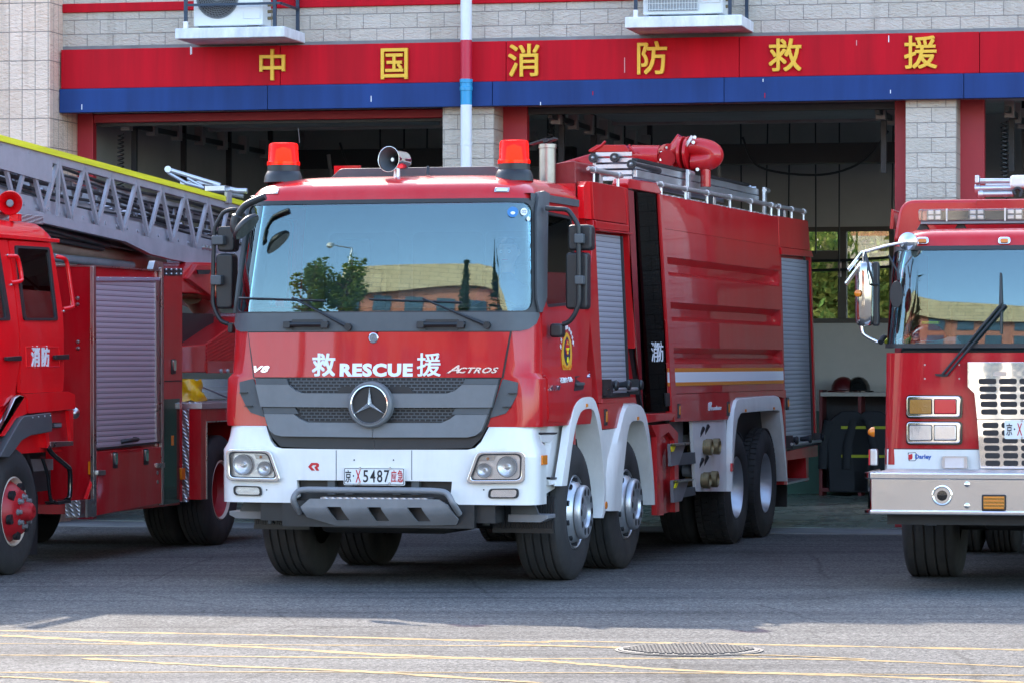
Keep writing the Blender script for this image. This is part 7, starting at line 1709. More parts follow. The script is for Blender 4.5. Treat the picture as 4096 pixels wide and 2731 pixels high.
# turntable
def tp(x, y, u_): v_, w_ = LT.side(*X6((x, y))[0], u_); return (v_, w_)
tt = MB().prism([tp(*p, .75) for p in ((30, 130), (105, 65), (330, 70), (330, 300), (190, 245), (110, 228), (30, 228))], 'u', .2, .75).build("turntable", 'red', lt, bevel=.02)
MB().prism([tp(*p, .80) for p in ((70, 150), (120, 75), (330, 90), (330, 290), (190, 240))], 'u', .74, .80).build("turret_cheek", 'deepred', tt, bevel=.01)
MB().prism([tp(*p, .95) for p in ((30, 500), (160, 490), (290, 400), (420, 330), (420, 640), (30, 640))], 'u', -.6, .95).build("turret_base", 'red', tt, bevel=.015)
MB().prism([tp(*p, .955) for p in ((165, 495), (292, 405), (420, 340), (420, 575), (165, 580))], 'u', .95, .957).build("tread_cover", 'redtread', tt)
MB().prism([tp(*p, .955) for p in ((165, 585), (420, 580), (420, 640), (165, 642))], 'u', .95, .965).build("base_flange", 'deepred', tt)
for x in (238, 273): v_, w_ = tp(x, 630, .965); MB().lathe([(0, .022), (.02, .02)], (.965, v_, w_), (1, 0, 0), 8).build("flange_bolt", 'steel', tt)
c0 = tp(300, 700, .0)
MB().lathe([(zd1, .95), (zd1 + .07, .95), (zd1 + .08, .9), (zd1 + .13, .9), (zd1 + .135, .86), (zd1 + .2, .86)], (0, c0[0] + .2, 0), (0, 0, 1), 40).build("slewing_ring", 'skid', tt)
MB().tube([(.5, *tp(110, 245, .5)), (.5, *tp(170, 320, .5)), (.5, *tp(260, 430, .5))], [.105, .10, .10], 20).build("lifting_ram", M['ladder'], tt); MB().tube([(.5, *tp(95, 225, .5)), (.5, *tp(135, 280, .5))], .125, 20).build("ram_cap", 'warm', tt)
MB().box(-.6, .7, tp(40, 480, .7)[0], tp(40, 480, .7)[0] + .9, 1.7, 2.2).build("control_box", 'black', tt)
MB().prism([tp(*p, .757 + .1) for p in ((115, 105), (185, 105), (178, 128), (122, 128))], 'u', .85, .86).build("lamp_slot", 'black', tt)
yb = thing("yellow_cover", "crumpled yellow plastic cover lying on the ladder truck deck", "plastic cover", loc=LT.world(*[(lambda q: (.95, q[0]))(LT.side(*X6((66, 745))[0], .95))][0], zd1 + .012), rz=-LT.yaw)
ym = MB(); rws = []
for i in range(7):
    t = i / 6; rws.append([Vector((math.cos(a) * (.16 - .05 * t) * (1 + .18 * math.sin(a * 3 + i * 1.3)), math.sin(a) * (.22 - .08 * t) * (1 + .15 * math.cos(a * 4 + i)), .20 * t + .012 * math.sin(a * 5 + i))) for a in [2 * math.pi * k / 20 for k in range(20)]])
ym.grid(rws, True); ym.f.append(tuple(120 + k for k in range(20))); M['ycover'] = mat("yellow_plastic", (.85, .50, .01), .3, coat=.3); ym.build("cover", 'ycover', yb, smooth=40)
MB().tube(cr([Vector((.02, -.1, .19)), Vector((.12, .3, .1)), Vector((.13, .75, .03)), Vector((.13, .9, .005))], 5), .009, 6).build("tie_cord", 'skid', yb)
cbk = MB()
for k in range(4): cbk.lathe([(0, .035), (.012, .035), (.012, .022), (0, .022)], (.13, .80 + .055 * k, .03), (1 if k % 2 else .1, .2, 1 if not k % 2 else .2), 12, False)
cbk.build("tie_chain", 'skid', yb)
# the front of the ladder truck's cab, turned away from the photograph's edge
CF = Wrap(LT, [(0, vcf), (3, vcf)], [(0, 1.12), (1.95, 1.12), (2.74, 1.0)], [(0, .08), (3, .08)], .0)
for s_ in (0,):
    fg = MB().sheet(rpoly([(-.98, 1.98), (.98, 1.98), (.90, 2.66), (-.90, 2.66)], .06), lambda a, b, o=0: Vector((a, vcf - o, b)), .03, .03).build("windscreen", 'tintl', lt, smooth=0)
    MB().ring(rpoly([(-1.02, 1.94), (1.02, 1.94), (.94, 2.70), (-.94, 2.70)], .07), rpoly([(-.97, 1.99), (.97, 1.99), (.89, 2.65), (-.89, 2.65)], .06), 'v', vcf - .035, vcf + .01).build("windscreen_seal", 'black', lt)
    MB().box(-.7, .7, vcf - .02, vcf + .02, 1.25, 1.62).build("front_grille", 'black', lt)
    for k in range(5): MB().box(-.68, .68, vcf - .035, vcf - .02, 1.28 + k * .07, 1.31 + k * .07).build("grille_bar", 'alu', lt)
    MB().box(-1.12, 1.12, vcf - .16, vcf + .2, .62, .98).build("front_bumper", 'white', lt, bevel=.03)
    for x in (-.9, .9):
        hl_ = MB().box(x - .16, x + .16, vcf - .03, vcf + .01, 1.05, 1.24).build("headlight", 'chrome', lt, bevel=.01)
        MB().lathe([(0, .08), (.01, .075)], (x - .05 * (1 if x > 0 else -1), vcf - .03, 1.145), (0, -1, 0), 20).build("lamp_bowl", 'reflector', hl_)
    for x in (-.3, .3): MB().tube([(x - .05, vcf - .05, 1.93), (x + .38, vcf - .05, 2.05)], .01, 6).build("wiper", 'black', lt)
# ------------------------------------------------------------------ the conventional engine at the right
rt = thing("fire_engine", "dark red fire engine with chrome grille and polished bumper at the right edge", "fire engine", RT)
VC = .88
RC = Wrap(RT, [(.9, VC), (1.8, VC)] + [(1.8 + .04 * k, VC + math.tan(R(3.5)) * .04 * k + .075 * (.04 * k) ** 2) for k in range(1, 22)] + [(2.70, VC + .125), (2.74, VC + .17), (2.765, VC + .25), (2.775, VC + .36)],
          [(.9, 1.215), (1.8, 1.21), (2.5, 1.165), (2.66, 1.145), (2.70, 1.13), (2.74, 1.09), (2.765, 1.02), (2.775, .9)], [(.9, .10), (1.8, .16), (2.5, .2), (2.78, .25)], .05)
def halfL(S, pts):
    q = S.I(pts); return q + [(-a, b) for a, b in q[::-1]]
MB().grid(loft(RC, [.93, 1.1, 1.3, 1.5, 1.7, 1.80], 3.3)).build("cab_shell", 'deepred', rt, smooth=40)
zs0 = RC.I(Y7((700, 690)))[0][1]
tp_ = loft(RC, [zs0 + .01, 2.60, 2.66, 2.68, 2.70, 2.72, 2.74, 2.755, 2.765, 2.775], 3.3); mb = MB().grid(tp_); rim_ = tp_[-1]
mb.grid([rim_, [Vector((p.x * .3, 2.0, 2.78)) for p in rim_]]); mb.build("cab_roof", 'red', rt, smooth=50)
for s_ in (-1, 1): MB().box(min(s_ * 1.1, s_ * 1.16), max(s_ * 1.1, s_ * 1.16), 1.9, 3.3, 1.78, 2.62).build("cab_side_wall", 'deepred', rt, smooth=0)
MB().box(-1.15, 1.15, 3.2, 3.28, .9, 2.75).build("cab_rear_wall", 'trim', rt, smooth=0)
ow = rpoly(halfL(RC, Y7((424, 692), (414, 1452))), [.12, .03, .03, .12], 6)[0:]
zt_, zb_ = RC.I(Y7((700, 657)))[0][1], RC.I(Y7((700, 1453)))[0][1]; gt_, gb_ = RC.I(Y7((700, 690)))[0][1], RC.I(Y7((700, 1420)))[0][1]
aT = -RC.sv(VC + .35, zt_); aB = -RC.sv(VC + .35, zb_)
ow = rpoly([(aT, zt_), (-aT, zt_), (-aB, zb_), (aB, zb_)], .06, 5); iw = rpoly([(aT + .05, gt_), (-aT - .05, gt_), (-aB - .05, gb_), (aB + .05, gb_)], .08, 5)
MB().sheet([[ow[k], ow[(k + 1) % len(ow)], iw[(k + 1) % len(iw)], iw[k]] for k in range(len(ow))], RC, .014, .05, da=.05, db=.1).build("windscreen_seal", 'black', rt)
rgl = MB().sheet(iw, RC, .004, .006, da=.05, db=.04).build("windscreen", 'glass', rt, smooth=60)
MB().box(-1.1, 1.1, VC + .15, VC + .7, 1.55, gb_ - .02).build("dashboard", 'black', rt, bevel=.04); MB().box(-1.1, 1.1, VC + .1, 3.2, .95, 1.0).build("cab_floor", 'black', rt, smooth=0)
for u_ in (-.6, .6):
    s_ = MB().box(u_ - .25, u_ + .25, VC + 1.2, VC + 1.65, 1.35, 1.5).build("seat", 'seat', rt, bevel=.05); MB().box(u_ - .25, u_ + .25, VC + 1.6, VC + 1.75, 1.45, 2.2).build("backrest", 'seat', s_, bevel=.05)
# front panel details
def rsx(pts, off, thick, nm, m_, r=0, both=True, parent=rt, bevel=0, smooth=40, S=RC):
    q = S.I(pts); q = rpoly(q, r) if r else q; o = None
    for qq in ((q, mir(q)) if both else (q,)):
        x = MB().sheet(qq, S, off, thick, da=.08).build(nm, m_, parent, smooth=smooth, bevel=bevel); o = o or x
    return o
wq = halfL(RC, Y8((350, 633), (352, 776))); aW = -RC.sv(VC + .4, 1.0)
MB().sheet([(aW, wq[0][1]), (-aW, wq[0][1]), (-aW, wq[1][1]), (aW, wq[1][1])], RC, .004, .02, da=.08).build("white_band", 'white', rt, smooth=40)
MB().sheet([(aW, wq[0][1] + .002), (-aW, wq[0][1] + .002), (-aW, wq[0][1] + .008), (aW, wq[0][1] + .008)], RC, .005, .02, da=.08).build("band_line", 'black', rt)
cl_ = rsx(V1((190, 182), (478, 182), (478, 347), (184, 347)), .004, .01, "access_plate", 'deepred', .01, False)
for x, y in V1((195, 212), (465, 212), (195, 320), (465, 320)): a, w_ = RC.inv(x, y, RC.guess(x, y)); MB().lathe([(.004, .008), (.008, .006)], RC(a, w_), (0, -1, 0), 8).build("plate_screw", 'steel', cl_)
def cluster(y0, y1, mats):
    for sg in (1, -1):
        q = RC.I(V1((50, y0), (492, y0 + 2), (492, y1), (48, y1 - 2))); q = q if sg > 0 else mir(q)
        b = MB().sheet(rpoly(q, .035, 5), RC, .02, .02, da=.06).build("lamp_cluster", M['blackgloss'], rt, smooth=50)
        q2 = RC.I(V1((56, y0 + 8), (478, y0 + 9), (476, y1 - 14), (56, y1 - 14))); q2 = q2 if sg > 0 else mir(q2)
        MB().sheet(rpoly(q2, .03, 5), RC, .05, .03, da=.06).build("bezel", 'chrome', b, bevel=.008, smooth=50)
        for (xa, xb), m_ in zip(((76, 258), (270, 450)), mats):
            q3 = RC.I(V1((xa, y0 + 30), (xb, y0 + 31), (xb, y1 - 34), (xa, y1 - 34))); q3 = q3 if sg > 0 else mir(q3)
            MB().sheet(rpoly(q3, .012), RC, .053, .01, da=.06).build("lamp_frame", 'black', b)
            cx_, cz_ = sum(p[0] for p in q3) / 4, sum(p[1] for p in q3) / 4; q4 = [(cx_ + (a - cx_) * .93, cz_ + (c - cz_) * .91) for a, c in q3]
            MB().sheet(rpoly(q4, .012), RC, .064, .012, da=.04).build("lamp_lens", m_, b, bevel=.006, smooth=50)
            if m_ == 'reflector': MB().sheet(rpoly(q4, .012), RC, .070, .003, da=.05).build("lamp_glass", 'lens', b)
M['amberdark'] = mat("amber_grid_lens", (.36, .15, .01), .2, coat=.6, bump=.8, bscale=90)
cluster(446, 632, (M['amberdark'], 'redlens')); cluster(650, 838, ('reflector', 'reflector'))
gq = halfL(RC, V1((533, 190), (533, 386), (586, 436), (606, 632), (634, 1022)))
grp = [(gq[-1][0], gq[-1][1])] ; gr = MB().sheet(gq, RC, .05, .05, da=.06).build("chrome_grille", 'polished', rt, smooth=30, bevel=.004)
sl = [(620, 760, 340), (626, 762, 400), (630, 764, 459), (636, 768, 519), (640, 771, 579), (650, 776, 684), (654, 778, 743), (660, 782, 802), (665, 785, 862), (670, 788, 921), (674, 790, 980)]
for x0, x1, y in sl:
    h = 22
    for k in range(3):
        xa, xb = x0 + (160 - (x0 - 620) * .35) * k, x1 + (160 - (x0 - 620) * .35) * k
        (p0, p1) = V1((xa, y - h), (xb, y + h)); a0, w1 = RC.inv(*p0, RC.guess(*p0)); a1, w0 = RC.inv(*p1, RC.guess(*p1)); a1 = min(a1, -.02)
        if a1 - a0 < .05: continue
        q = rpoly([(a0, w0), (a1, w0), (a1, w1), (a0, w1)], .0235, 5)
        for qq in (q, mir(q)): MB().sheet(qq, RC, .0525, .004).build("grille_slot", M['letter_black'], gr, smooth=0)
a, w1 = RC.inv(*V1((600, 632))[0], (-.4, 1.4)); MB().sheet([(a, w1 - .006), (-a, w1 - .006), (-a, w1), (a, w1)], RC, .0515, .004, da=.1).build("grille_seam", 'black', gr)
rsx(V1((738, 266), (840, 266), (838, 300), (736, 298)), .056, .006, "grille_badge", 'steel', .008, False, gr)
# number plate, only its left end is in view
(p0, p1) = V1((820, 645), (972, 792)); pv = RC(-.2, 1.3, .058).y; qa, qb = RT.front(*p0, pv), RT.front(*p1, pv)
pr_ = MB().prism(rpoly([(qa[0], qb[1]), (qa[0] + .44, qb[1]), (qa[0] + .44, qa[1]), (qa[0], qa[1])], .012), 'v', pv - .008, pv).build("number_plate", 'plate', rt, bevel=.002)
for ch, x0, x1, m_ in (("京", 834, 880, 'letter_black'), ("·", 892, 904, 'letter_black'), ("X", 918, 958, 'letter_red')):
    y0, y1 = (722, 708) if ch == "·" else (764, 668)
    (pa, pb) = V1((x0, y0), (x1, y1)); ptext(RT, ch, pa[0], pa[1], pb[0], pb[1], m_, pr_, pv - .0085)
for x, y in V1((955, 650), (957, 780)): u, w_ = RT.front(x, y, pv); MB().lathe([(.008, .010), (.014, .007)], (u, pv, w_), (0, -1, 0), 10).build("plate_screw", 'steel', pr_)
# maker's name and chrome block on the white band
M['logoblue'] = mat("logo_blue", (.01, .10, .42), .4)
def rtext(txt, K_, x0, yb, x1, yt, m_, bold, off=.006, shear=0):
    (p0, p1) = K_((x0, yb), (x1, yt)); a0, w0 = RC.inv(*p0, RC.guess(*p0)); a1, w1 = RC.inv(*p1, RC.guess(*p1))
    text_mb(txt, 1.0, lambda x, y, z: RC(a0 + x, w0 + y, off + z), .002, bold, a1 - a0, w1 - w0, shear).build("lettering", m_, rt, smooth=0)
rtext("Darley", V1, 118, 956, 247, 912, 'logoblue', .03)
rsx(V1((62, 898), (122, 896), (132, 908), (132, 948), (118, 964), (70, 964), (64, 940), (84, 930), (62, 912)), .0055, .002, "logo_shape", 'letter_black', both=False, smooth=0); rsx(V1((68, 903), (119, 901), (127, 910), (127, 946), (115, 959), (76, 959), (72, 944), (90, 930), (68, 914)), .0068, .002, "logo_shape", 'letter_white', both=False, smooth=0)
rsx(V1((66, 915), (98, 906), (100, 932), (96, 950), (72, 955), (66, 938)), .008, .002, "logo_shape", 'letter_red', both=False, smooth=0)
cbx = rsx(V1((335, 926), (532, 926), (532, 1022), (335, 1022)), .04, .04, "chrome_block", 'steel', .008, False, bevel=.004); rsx(V1((357, 940), (504, 938), (504, 1018), (357, 1018)), .055, .02, "block_face", 'alu', .004, False, cbx)
# extended bumper with tread plate deck
MB().box(-1.17, 1.17, .0, VC + .02, .86, .90).build("bumper_deck", 'tread', rt, bevel=.004)
bz0, bz1 = RT.front(*V1((400, 1388))[0], -.02)[1], RT.front(*V1((400, 1058))[0], -.02)[1]; b2_, b1_ = RT.front(*V1((400, 1352))[0], 0)[1], RT.front(*V1((400, 1110))[0], 0)[1]
RB = Wrap(RT, [(0, 0), (2, 0)], [(0, 1.24), (2, 1.24)], [(0, .06), (2, .06)], .0)
eB = RB.sv(.9, 1)
def bar_(w0, w1, off, nm, m_, bev): MB().sheet([(-eB, w0), (eB, w0), (eB, w1), (-eB, w1)], RB, off, .03, da=.12).build(nm, m_, rt, smooth=40, bevel=bev)
bar_(b2_, b1_, .0, "bumper", 'polished', 0); bar_(b1_, bz1, .025, "bumper_lip", 'chrome', .02); bar_(bz0, b2_, .025, "bumper_lip", 'chrome', .018)
def bpt(x, y): a, w_ = RB.inv(*V1((x, y))[0], RB.guess(*V1((x, y))[0])); return a, w_
a, w_ = bpt(330, 1235); rr0 = 82 / 1.96 / 535
for s_ in (1, -1):
    hn = MB().lathe([(.0, rr0), (.012, rr0 * .98), (.014, rr0 * .88), (.0, rr0 * .8), (-.03, rr0 * .55), (-.05, rr0 * .4)], RB(a * s_, w_, .002), (0, -1, 0), 36, False).build("bumper_horn", 'chrome', rt, smooth=60)
    MB().lathe([(-.052, rr0 * .5), (-.05, .004)], RB(a * s_, w_, .055), (0, -1, 0), 24).build("horn_mouth", 'blackgloss', hn)
for x, y in ((525, 1147), (525, 1315)): a, w_ = bpt(x, y); MB().lathe([(0, .022), (.01, .02), (.018, .006)], RB(a, w_), (0, -1, 0), 16).build("bumper_bolt", 'chrome', rt)
q = [bpt(*p) for p in ((640, 1226), (835, 1226), (834, 1355), (640, 1355))]
for qq in (q, mir(q)):
    o = MB().sheet(rpoly(qq, .015), RB, .012, .02).build("bumper_lamp", 'black', rt, bevel=.004); cx_, cz_ = sum(p[0] for p in qq) / 4, sum(p[1] for p in qq) / 4
    MB().sheet(rpoly([(cx_ + (a - cx_) * .86, cz_ + (c - cz_) * .8) for a, c in qq], .01), RB, .018, .01).build("lamp_lens", M['amberdark'], o, bevel=.004)
    for k in range(4): MB().box(cx_ - .075, cx_ + .075, -.0235, -.0185, cz_ - .043 + k * .026, cz_ - .033 + k * .026).build("lamp_louvre", 'orange', o)
for (x, y), sx in ((Y8((325, 705))[0], 1),):
    u_, w_ = RT.front(x, y, .95); MB().box(u_ - .03, u_ + .025, .92, 1.0, w_ - .065, w_ + .065).build("corner_lamp", 'alu', rt, bevel=.01); MB().box(u_ - .04, u_ - .03, .92, 1.0, w_ - .06, w_ + .06).build("corner_lens", 'redlens', rt)
u_, w_ = RT.front(*Y8((325, 538))[0], 1.0); MB().lathe([(0, .04), (.02, .038), (.045, .02), (.05, .003)], (u_, 1.0, w_), (-1, -.2, 0), 18).build("side_marker", 'amber', rt)
# light bar on its feet, amber roof markers
u0, w1 = RT.front(*Y7((730, 368))[0], 1.35); w0 = RT.front(*Y7((780, 476))[0], 1.35)[1]
M['barclear'] = glass_mat("bar_clear", (.75, .76, .78), .08)
lbb = MB().prism(rpoly([(u0, w0 + .01), (-u0, w0 + .01), (-u0, w1), (u0, w1)], .02), 'v', 1.35, 1.65).build("light_bar", 'barclear', rt, bevel=.012)
MB().box(u0 + .06, -u0 - .06, 1.42, 1.60, w0 + .02, w1 - .015).build("bar_core", 'black', lbb)
MB().box(u0 + .02, -u0 - .02, 1.36, 1.62, w0 - .008, w0 + .02).build("bar_base", 'skid', lbb)
for xa, xb in ((800, 915), (1125, 1252), (1422, 1552)):
    ua, ub = RT.front(*Y7((xa, 400))[0], 1.40)[0], RT.front(*Y7((xb, 400))[0], 1.40)[0]
    for s_ in (1, -1):
        a, b = sorted((ua * s_, ub * s_)); o = MB().box(a, b, 1.385, 1.415, w0 + .018, w1 - .012).build("bar_module", 'trim', lbb, bevel=.006)
        for i in range(2):
            for j in range(2): MB().box(a + .012 + (b - a) * .48 * i, a + (b - a) * (.46 + .48 * i), 1.376, 1.386, w0 + .026 + j * .042, w0 + .058 + j * .042).build("module_lens", 'reflector', o, bevel=.006)
for x in (955, 1412): uu = RT.front(*Y7((x, 400))[0], 1.35)[0]; MB().box(uu - .006, uu + .006, 1.338, 1.36, w0 + .01, w1 + .002).build("bar_joint", 'alu', lbb)
for x in (770, 1065):
    u_, w_ = RT.front(*Y7((x, 515))[0], 1.45)
    for s_ in (1, -1): MB().prism([(s_ * u_ - .07, 2.74), (s_ * u_ + .07, 2.74), (s_ * u_ + .02, w0), (s_ * u_ - .02, w0)], 'v', 1.43, 1.5).build("bar_foot", 'black', lbb, bevel=.006)
for x in (767, 1407):
    (p,) = Y7((x, 614)); a, w_ = RC.inv(*p, RC.guess(*p))
    for s_ in (1, -1):
        o = MB().sheet(rpoly([(s_ * a - .048, w_ - .028), (s_ * a + .048, w_ - .028), (s_ * a + .048, w_ + .028), (s_ * a - .048, w_ + .028)], .026, 6), RC, .02, .03).build("roof_marker", 'chrome', rt, bevel=.006)
        MB().sheet(rpoly([(s_ * a - .03, w_ - .015), (s_ * a + .03, w_ - .015), (s_ * a + .03, w_ + .015), (s_ * a - .03, w_ + .015)], .012, 5), RC, .03, .02).build("marker_lens", 'amber', o)
# raised roof section behind, and the telescopic mast lying on it
ru0, rz1 = RT.front(*Y7((545, 300))[0], 2.2); MB().prism(rpoly([(ru0, 2.70), (-ru0, 2.70), (-ru0 - .06, rz1), (ru0 + .06, rz1)], [0, 0, .12, .12], 6), 'v', 2.1, 3.5).build("raised_roof", 'red', rt, bevel=.03)
ra = RT.front(*Y7((1188, 400))[0], 2.09)[0]; MB().box(ra, -ra, 2.085, 2.12, 2.79, RT.front(*Y7((1300, 296))[0], 2.09)[1]).build("roof_hatch", 'deepred', rt, bevel=.004)
MB().box(ra + .02, -ra - .02, 2.08, 2.10, RT.front(*Y7((1300, 522))[0], 2.09)[1], 2.80).build("roof_gap", 'black', rt)
MB().prism(rpoly([RT.front(*p, 2.3) for p in Y7((512, 525), (525, 365), (548, 380), (540, 525))], .01), 'v', 2.25, 3.2).build("roof_fin", 'deepred', rt)
MB().prism([(-1.2, .95), (1.2, .95), (1.15, 2.95), (-1.15, 2.95)], 'v', 3.4, 8.6).build("body", 'deepred', rt, smooth=0)
def mp(x, y, v_=2.5): u, w_ = RT.front(*Y7((x, y))[0], v_); return Vector((u, v_, w_))
ms = MB().tube([mp(1215, 148), mp(1460, 148)], .022, 12).build("light_mast", M['alu'], rt)
for y, x0 in ((205, 1195), (250, 1215), (178, 1260)): MB().tube([mp(x0, y), mp(1480, y - 4)], .024 if y != 178 else .014, 12).build("mast_tube", M['alu'], ms)
a, b = mp(1180, 105), mp(1212, 165); MB().box(a.x, b.x, 2.44, 2.56, b.z, a.z).build("mast_bracket", M['alu'], ms, bevel=.006)
for y, x in ((205, 1195), (250, 1222)): MB().lathe([(-.02, .034), (.02, .034)], mp(x, y), (1, 0, 0), 14).build("mast_collar", M['alu'], ms)
a, b = mp(1452, 105), mp(1700, 205); MB().box(a.x, b.x, 2.4, 2.65, b.z, a.z).build("mast_head", 'white', ms, bevel=.03)
MB().tube(cr([mp(1490, 255, 2.4), mp(1480, 225, 2.4), mp(1510, 205, 2.4), mp(1540, 225, 2.4), mp(1530, 270, 2.4)], 5), .014, 8).build("mast_cable", 'rubcable', ms)
# mirror on its chrome arms
RV = VC - .02
def rp(x, y, v_=RV): u, w_ = RT.front(*Y7((x, y))[0], v_); return Vector((u, v_, w_))
ma = MB().tube([rp(650, 622, VC - .03), rp(480, 655), rp(330, 698), rp(285, 708)], [.011, .012, .013, .012], 12).build("mirror_arm", 'chrome', rt)
MB().lathe([(-.02, .075), (.01, .072), (.02, .055), (.024, .05), (.05, .02), (.052, .004)], rp(650, 622, VC + .03), (0, -1, 0), 28).build("arm_base", 'chrome', ma)
a, b = rp(238, 782), rp(392, 1282)
hs = MB(); cxm, hwm = (a.x + b.x) / 2, (b.x - a.x) / 2; rows = []
for zt_m, sc_ in ((b.z, .55), (b.z + .012, .8), (b.z + .04, .95), (b.z + .08, 1.0), (a.z - .08, 1.0), (a.z - .04, .95), (a.z - .012, .8), (a.z, .55)):
    rows.append([Vector((cxm + math.cos(t * math.pi / 12) * hwm * sc_, RV - .02 + math.sin(t * math.pi / 12) * .085 * sc_, zt_m)) for t in range(24)])
hs.grid(rows, True); hs.f.append(tuple(range(24))); hs.f.append(tuple(168 + k for k in range(24)))
hs.build("mirror_housing", 'smoked', ma, smooth=50)
a, b = rp(372, 780), rp(424, 1282); MB().prism(rpoly([(a.x, b.z), (b.x, b.z), (b.x, a.z), (a.x, a.z)], .02, 5), 'v', RV - .03, RV + .06).build("mirror_back", 'black', ma, bevel=.02)
MB().tube([rp(315, 700), rp(350, 850, RV - .12), rp(385, 955, RV - .1), rp(420, 962)], .010, 8).build("mirror_stay", 'black', ma); MB().tube([rp(300, 705), rp(305, 780)], .014, 8).build("mirror_stay", 'chrome', ma)
MB().tube(cr([rp(285, 1275), rp(292, 1325), rp(320, 1360), rp(412, 1408)], 5), .014, 10).build("lower_arm", 'chrome', ma)
p = rp(258, 1028, RV - .11); MB().lathe([(0, .028), (.012, .026), (.022, .01)], p, (-.3, -1, 0), 16).build("mirror_marker", 'amber', ma)
for p0, p1, w_ in (((292, 705), (180, 850), .035), ((290, 785), (162, 960), .045)):
    a, b = rp(*p0, RV - .05), rp(*p1, RV - .14); MB().bar(a, b, w_, .014, (.3, -.2, 1)).build("convex_mirror", 'chrome', ma, bevel=.006)
# wiper
g1 = [RC.inv(*p, RC.guess(*p)) for p in V1((338, 285))] + [RC.inv(*p, RC.guess(*p)) for p in Y7((1390, 1105))]
for d in (0, .03): MB().tube([RC(g1[0][0] + (g1[1][0] - g1[0][0]) * k / 6 + d, g1[0][1] + (g1[1][1] - g1[0][1]) * k / 6 - d * .4, .05) for k in range(7)], .010, 8).build("wiper_arm", 'black', rt)
g2 = [RC.inv(*p, RC.guess(*p)) for p in Y7((1380, 868), (1384, 1342))]
MB().tube([RC(g2[0][0] + (g2[1][0] - g2[0][0]) * k / 6, g2[0][1] + (g2[1][1] - g2[0][1]) * k / 6, .03) for k in range(7)], [.008, .010, .012, .016, .012, .010, .008], 8).build("wiper_blade", 'black', rt)
rsx(V1((272, 282), (384, 282), (372, 300), (345, 306), (320, 302), (284, 298)), .03, .03, "wiper_foot", 'black', .006, False)
(p,) = Y7((533, 752)); a, w_ = RC.inv(*p, RC.guess(*p)); MB().sheet(circ(a, w_, .032, 20, .04), RC, .010, .002).build("windscreen_sticker", 'stickerblue', rgl, smooth=0)
MB().lathe([(0, .1), (.01, .1)], (0, 0, 0), (0, 1, 0), 4)
(pa,), (pb,) = Y7((560, 932)), Y7((560, 1142)); 
pm = rp(560, 1035, VC - .06); hm = (rp(560, 930, VC - .06).z - rp(560, 1142, VC - .06).z) / 2
mm = MB(); mm.grid([[pm + Vector((math.cos(t * math.pi / 12) * .052 * s_, d, math.sin(t * math.pi / 12) * hm * s_)) for t in range(24)] for d, s_ in ((.03, .5), (.015, .9), (0, 1.0), (-.01, .96))], True); mm.f.append(tuple(72 + k for k in range(24)))
hm_ = mm.build("look_down_mirror", 'black', rt, smooth=50); MB().tube([rp(575, 925, VC - .05), rp(570, 860, VC - .04), rp(500, 730, VC)], .009, 6).build("mirror_stay", 'black', hm_); MB().tube([rp(570, 860, VC - .04), rp(608, 695, VC)], .009, 6).build("mirror_stay", 'black', hm_)
# underneath
MB().box(-1.1, 1.1, .15, .8, .50, .62).build("bumper_support", 'chassis', rt, smooth=0); MB().box(-.5, .5, .5, 8.4, .55, .84).build("chassis_rail", 'chassis', rt, smooth=0)
MB().box(-1.1, 1.1, VC + .2, 3.2, .72, .95).build("underbody", 'chassis', rt, smooth=0); MB().box(-.9, .9, 1.95, 2.15, .38, .58).build("axle", 'chassis', rt, bevel=.03); MB().lathe([(-.2, .10), (0, .26), (.2, .26), (.4, .1)], (.1, 5.8, .5), (0, 1, 0), 20).build("differential", 'chassis', rt)
MB().box(-.45, .6, 1.0, 1.6, .42, .75).build("sump", 'chassis', rt, bevel=.06)
u_, w_ = RT.front(*V1((238, 1400))[0], .5); MB().lathe([(0, .10), (.03, .10), (.035, .06), (.12, .05)], (u_, .5, .60), (0, -.15, -1), 28).build("horn_bell", 'trim', rt); MB().box(u_ - .3, u_ - .22, .4, .5, .54, .64).build("hose_end", 'alu', rt)
wheel(rt, (-1.13, 2.02, .53), .53, .42, -1, 'dish', .29); wheel(rt, (1.13, 2.02, .53), .53, .42, 1, 'dish', .29)
for s_ in (-1, 1): wheel(rt, (s_ * 1.16, 5.9, .53), .53, .28, s_, 'dish', .29); wheel(rt, (s_ * .82, 5.9, .53), .53, .28, s_, 'plain', .29)
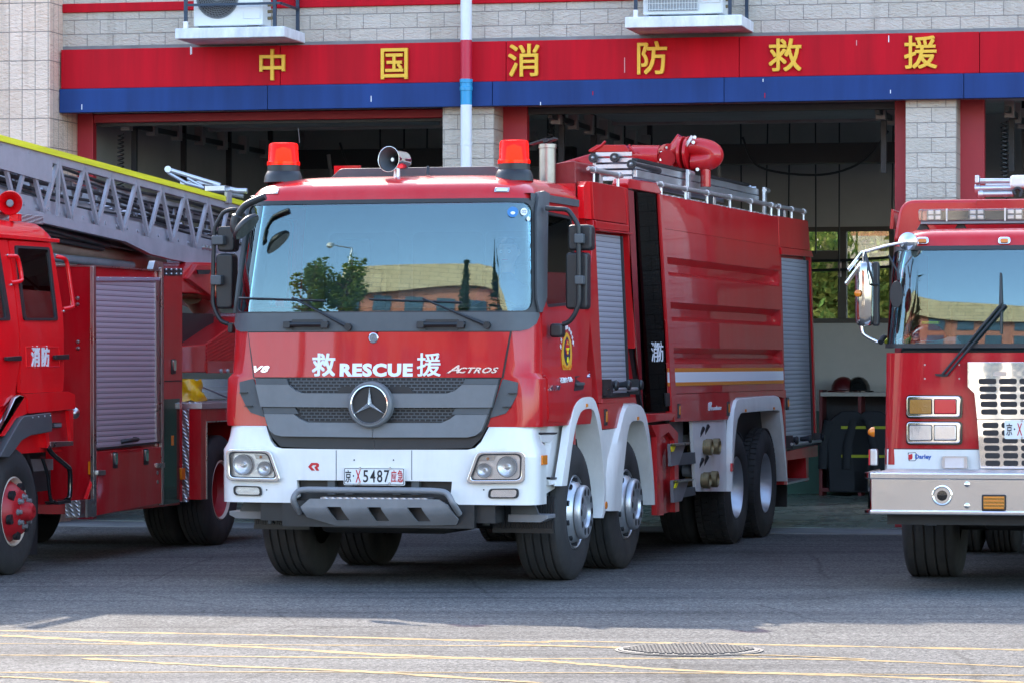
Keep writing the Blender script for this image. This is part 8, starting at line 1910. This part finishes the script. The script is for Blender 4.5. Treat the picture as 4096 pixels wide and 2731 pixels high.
# things on its dashboard
def rthing(nm, lab, cat, x, y, v_): u, w_ = RT.front(*Y7((x, y))[0], v_); return thing(nm, lab, cat, loc=RT.world(u, v_, gb_ - .018), rz=-RT.yaw)
h = rthing("helmet", "red fire helmet with yellow green flash on the right engine dashboard", "helmet", 810, 1390, VC + .36)
MB().lathe([(0, .17), (.04, .165), (.10, .14), (.15, .10), (.18, .04), (.185, .005)], (0, 0, 0), (0, 0, 1), 24).build("shell", 'redlens', h); MB().lathe([(0, .17), (.004, .21), (.015, .21), (.03, .16)], (0, 0, 0), (0, 0, 1), 24, False).build("brim", 'red_dull', h)
MB().box(-.05, .09, -.06, .06, .172, .195).build("flash", 'yellowclean', h, bevel=.01)
pp = rthing("paper_sheets", "loose white papers lying on the right engine dashboard", "papers", 860, 1412, VC + .22)
for k in range(3): MB().add([(-.20 + .05 * k, -.05, .01 + .012 * k), (.22 - .03 * k, -.05 + .01 * k, .012 + .012 * k), (.17, .12, .05 + .012 * k), (-.14, .13, .045 + .012 * k)], [(0, 1, 2, 3)]).build("sheet", 'letter_white', pp, smooth=0)
gv = rthing("work_gloves", "striped work gloves bunched at the corner of the right engine dashboard", "gloves", 560, 1412, VC + .3)
for k in range(5): MB().tube(cr([(-.12 + k * .05, -.05, .03), (-.10 + k * .06, .02, .07), (-.08 + k * .05, .08, .03)], 4), .022, 8).build("finger", ('coat', 'hiviz', 'coat', 'redlens', 'hiviz')[k], gv)
for s_ in (-1, 1):
    sgl = MB().prism([(VC + .42, 1.86), (1.88, 1.86), (1.88, 2.56), (VC + .46, 2.56)], 'u', s_ * 1.14, s_ * 1.15).build("door_glass", 'sideglass', rt, smooth=0)
    MB().prism([(2.05, 1.86), (3.1, 1.86), (3.1, 2.52), (2.05, 2.52)], 'u', s_ * 1.161, s_ * 1.168).build("rear_door_glass", 'tintl', rt, smooth=0)
    for v_ in (1.92, 3.2): MB().box(min(s_ * 1.21, s_ * 1.222), max(s_ * 1.21, s_ * 1.222), v_ - .006, v_ + .006, 1.0, 1.78).build("door_seam", 'black', rt)
    for v_ in (3.75, 5.35, 6.95): MB().prism([(v_, 1.25), (v_ + 1.3, 1.25), (v_ + 1.3, 2.55), (v_, 2.55)], 'u', s_ * 1.16, s_ * 1.205).build("roller_shutter", 'shutter', rt, smooth=0)
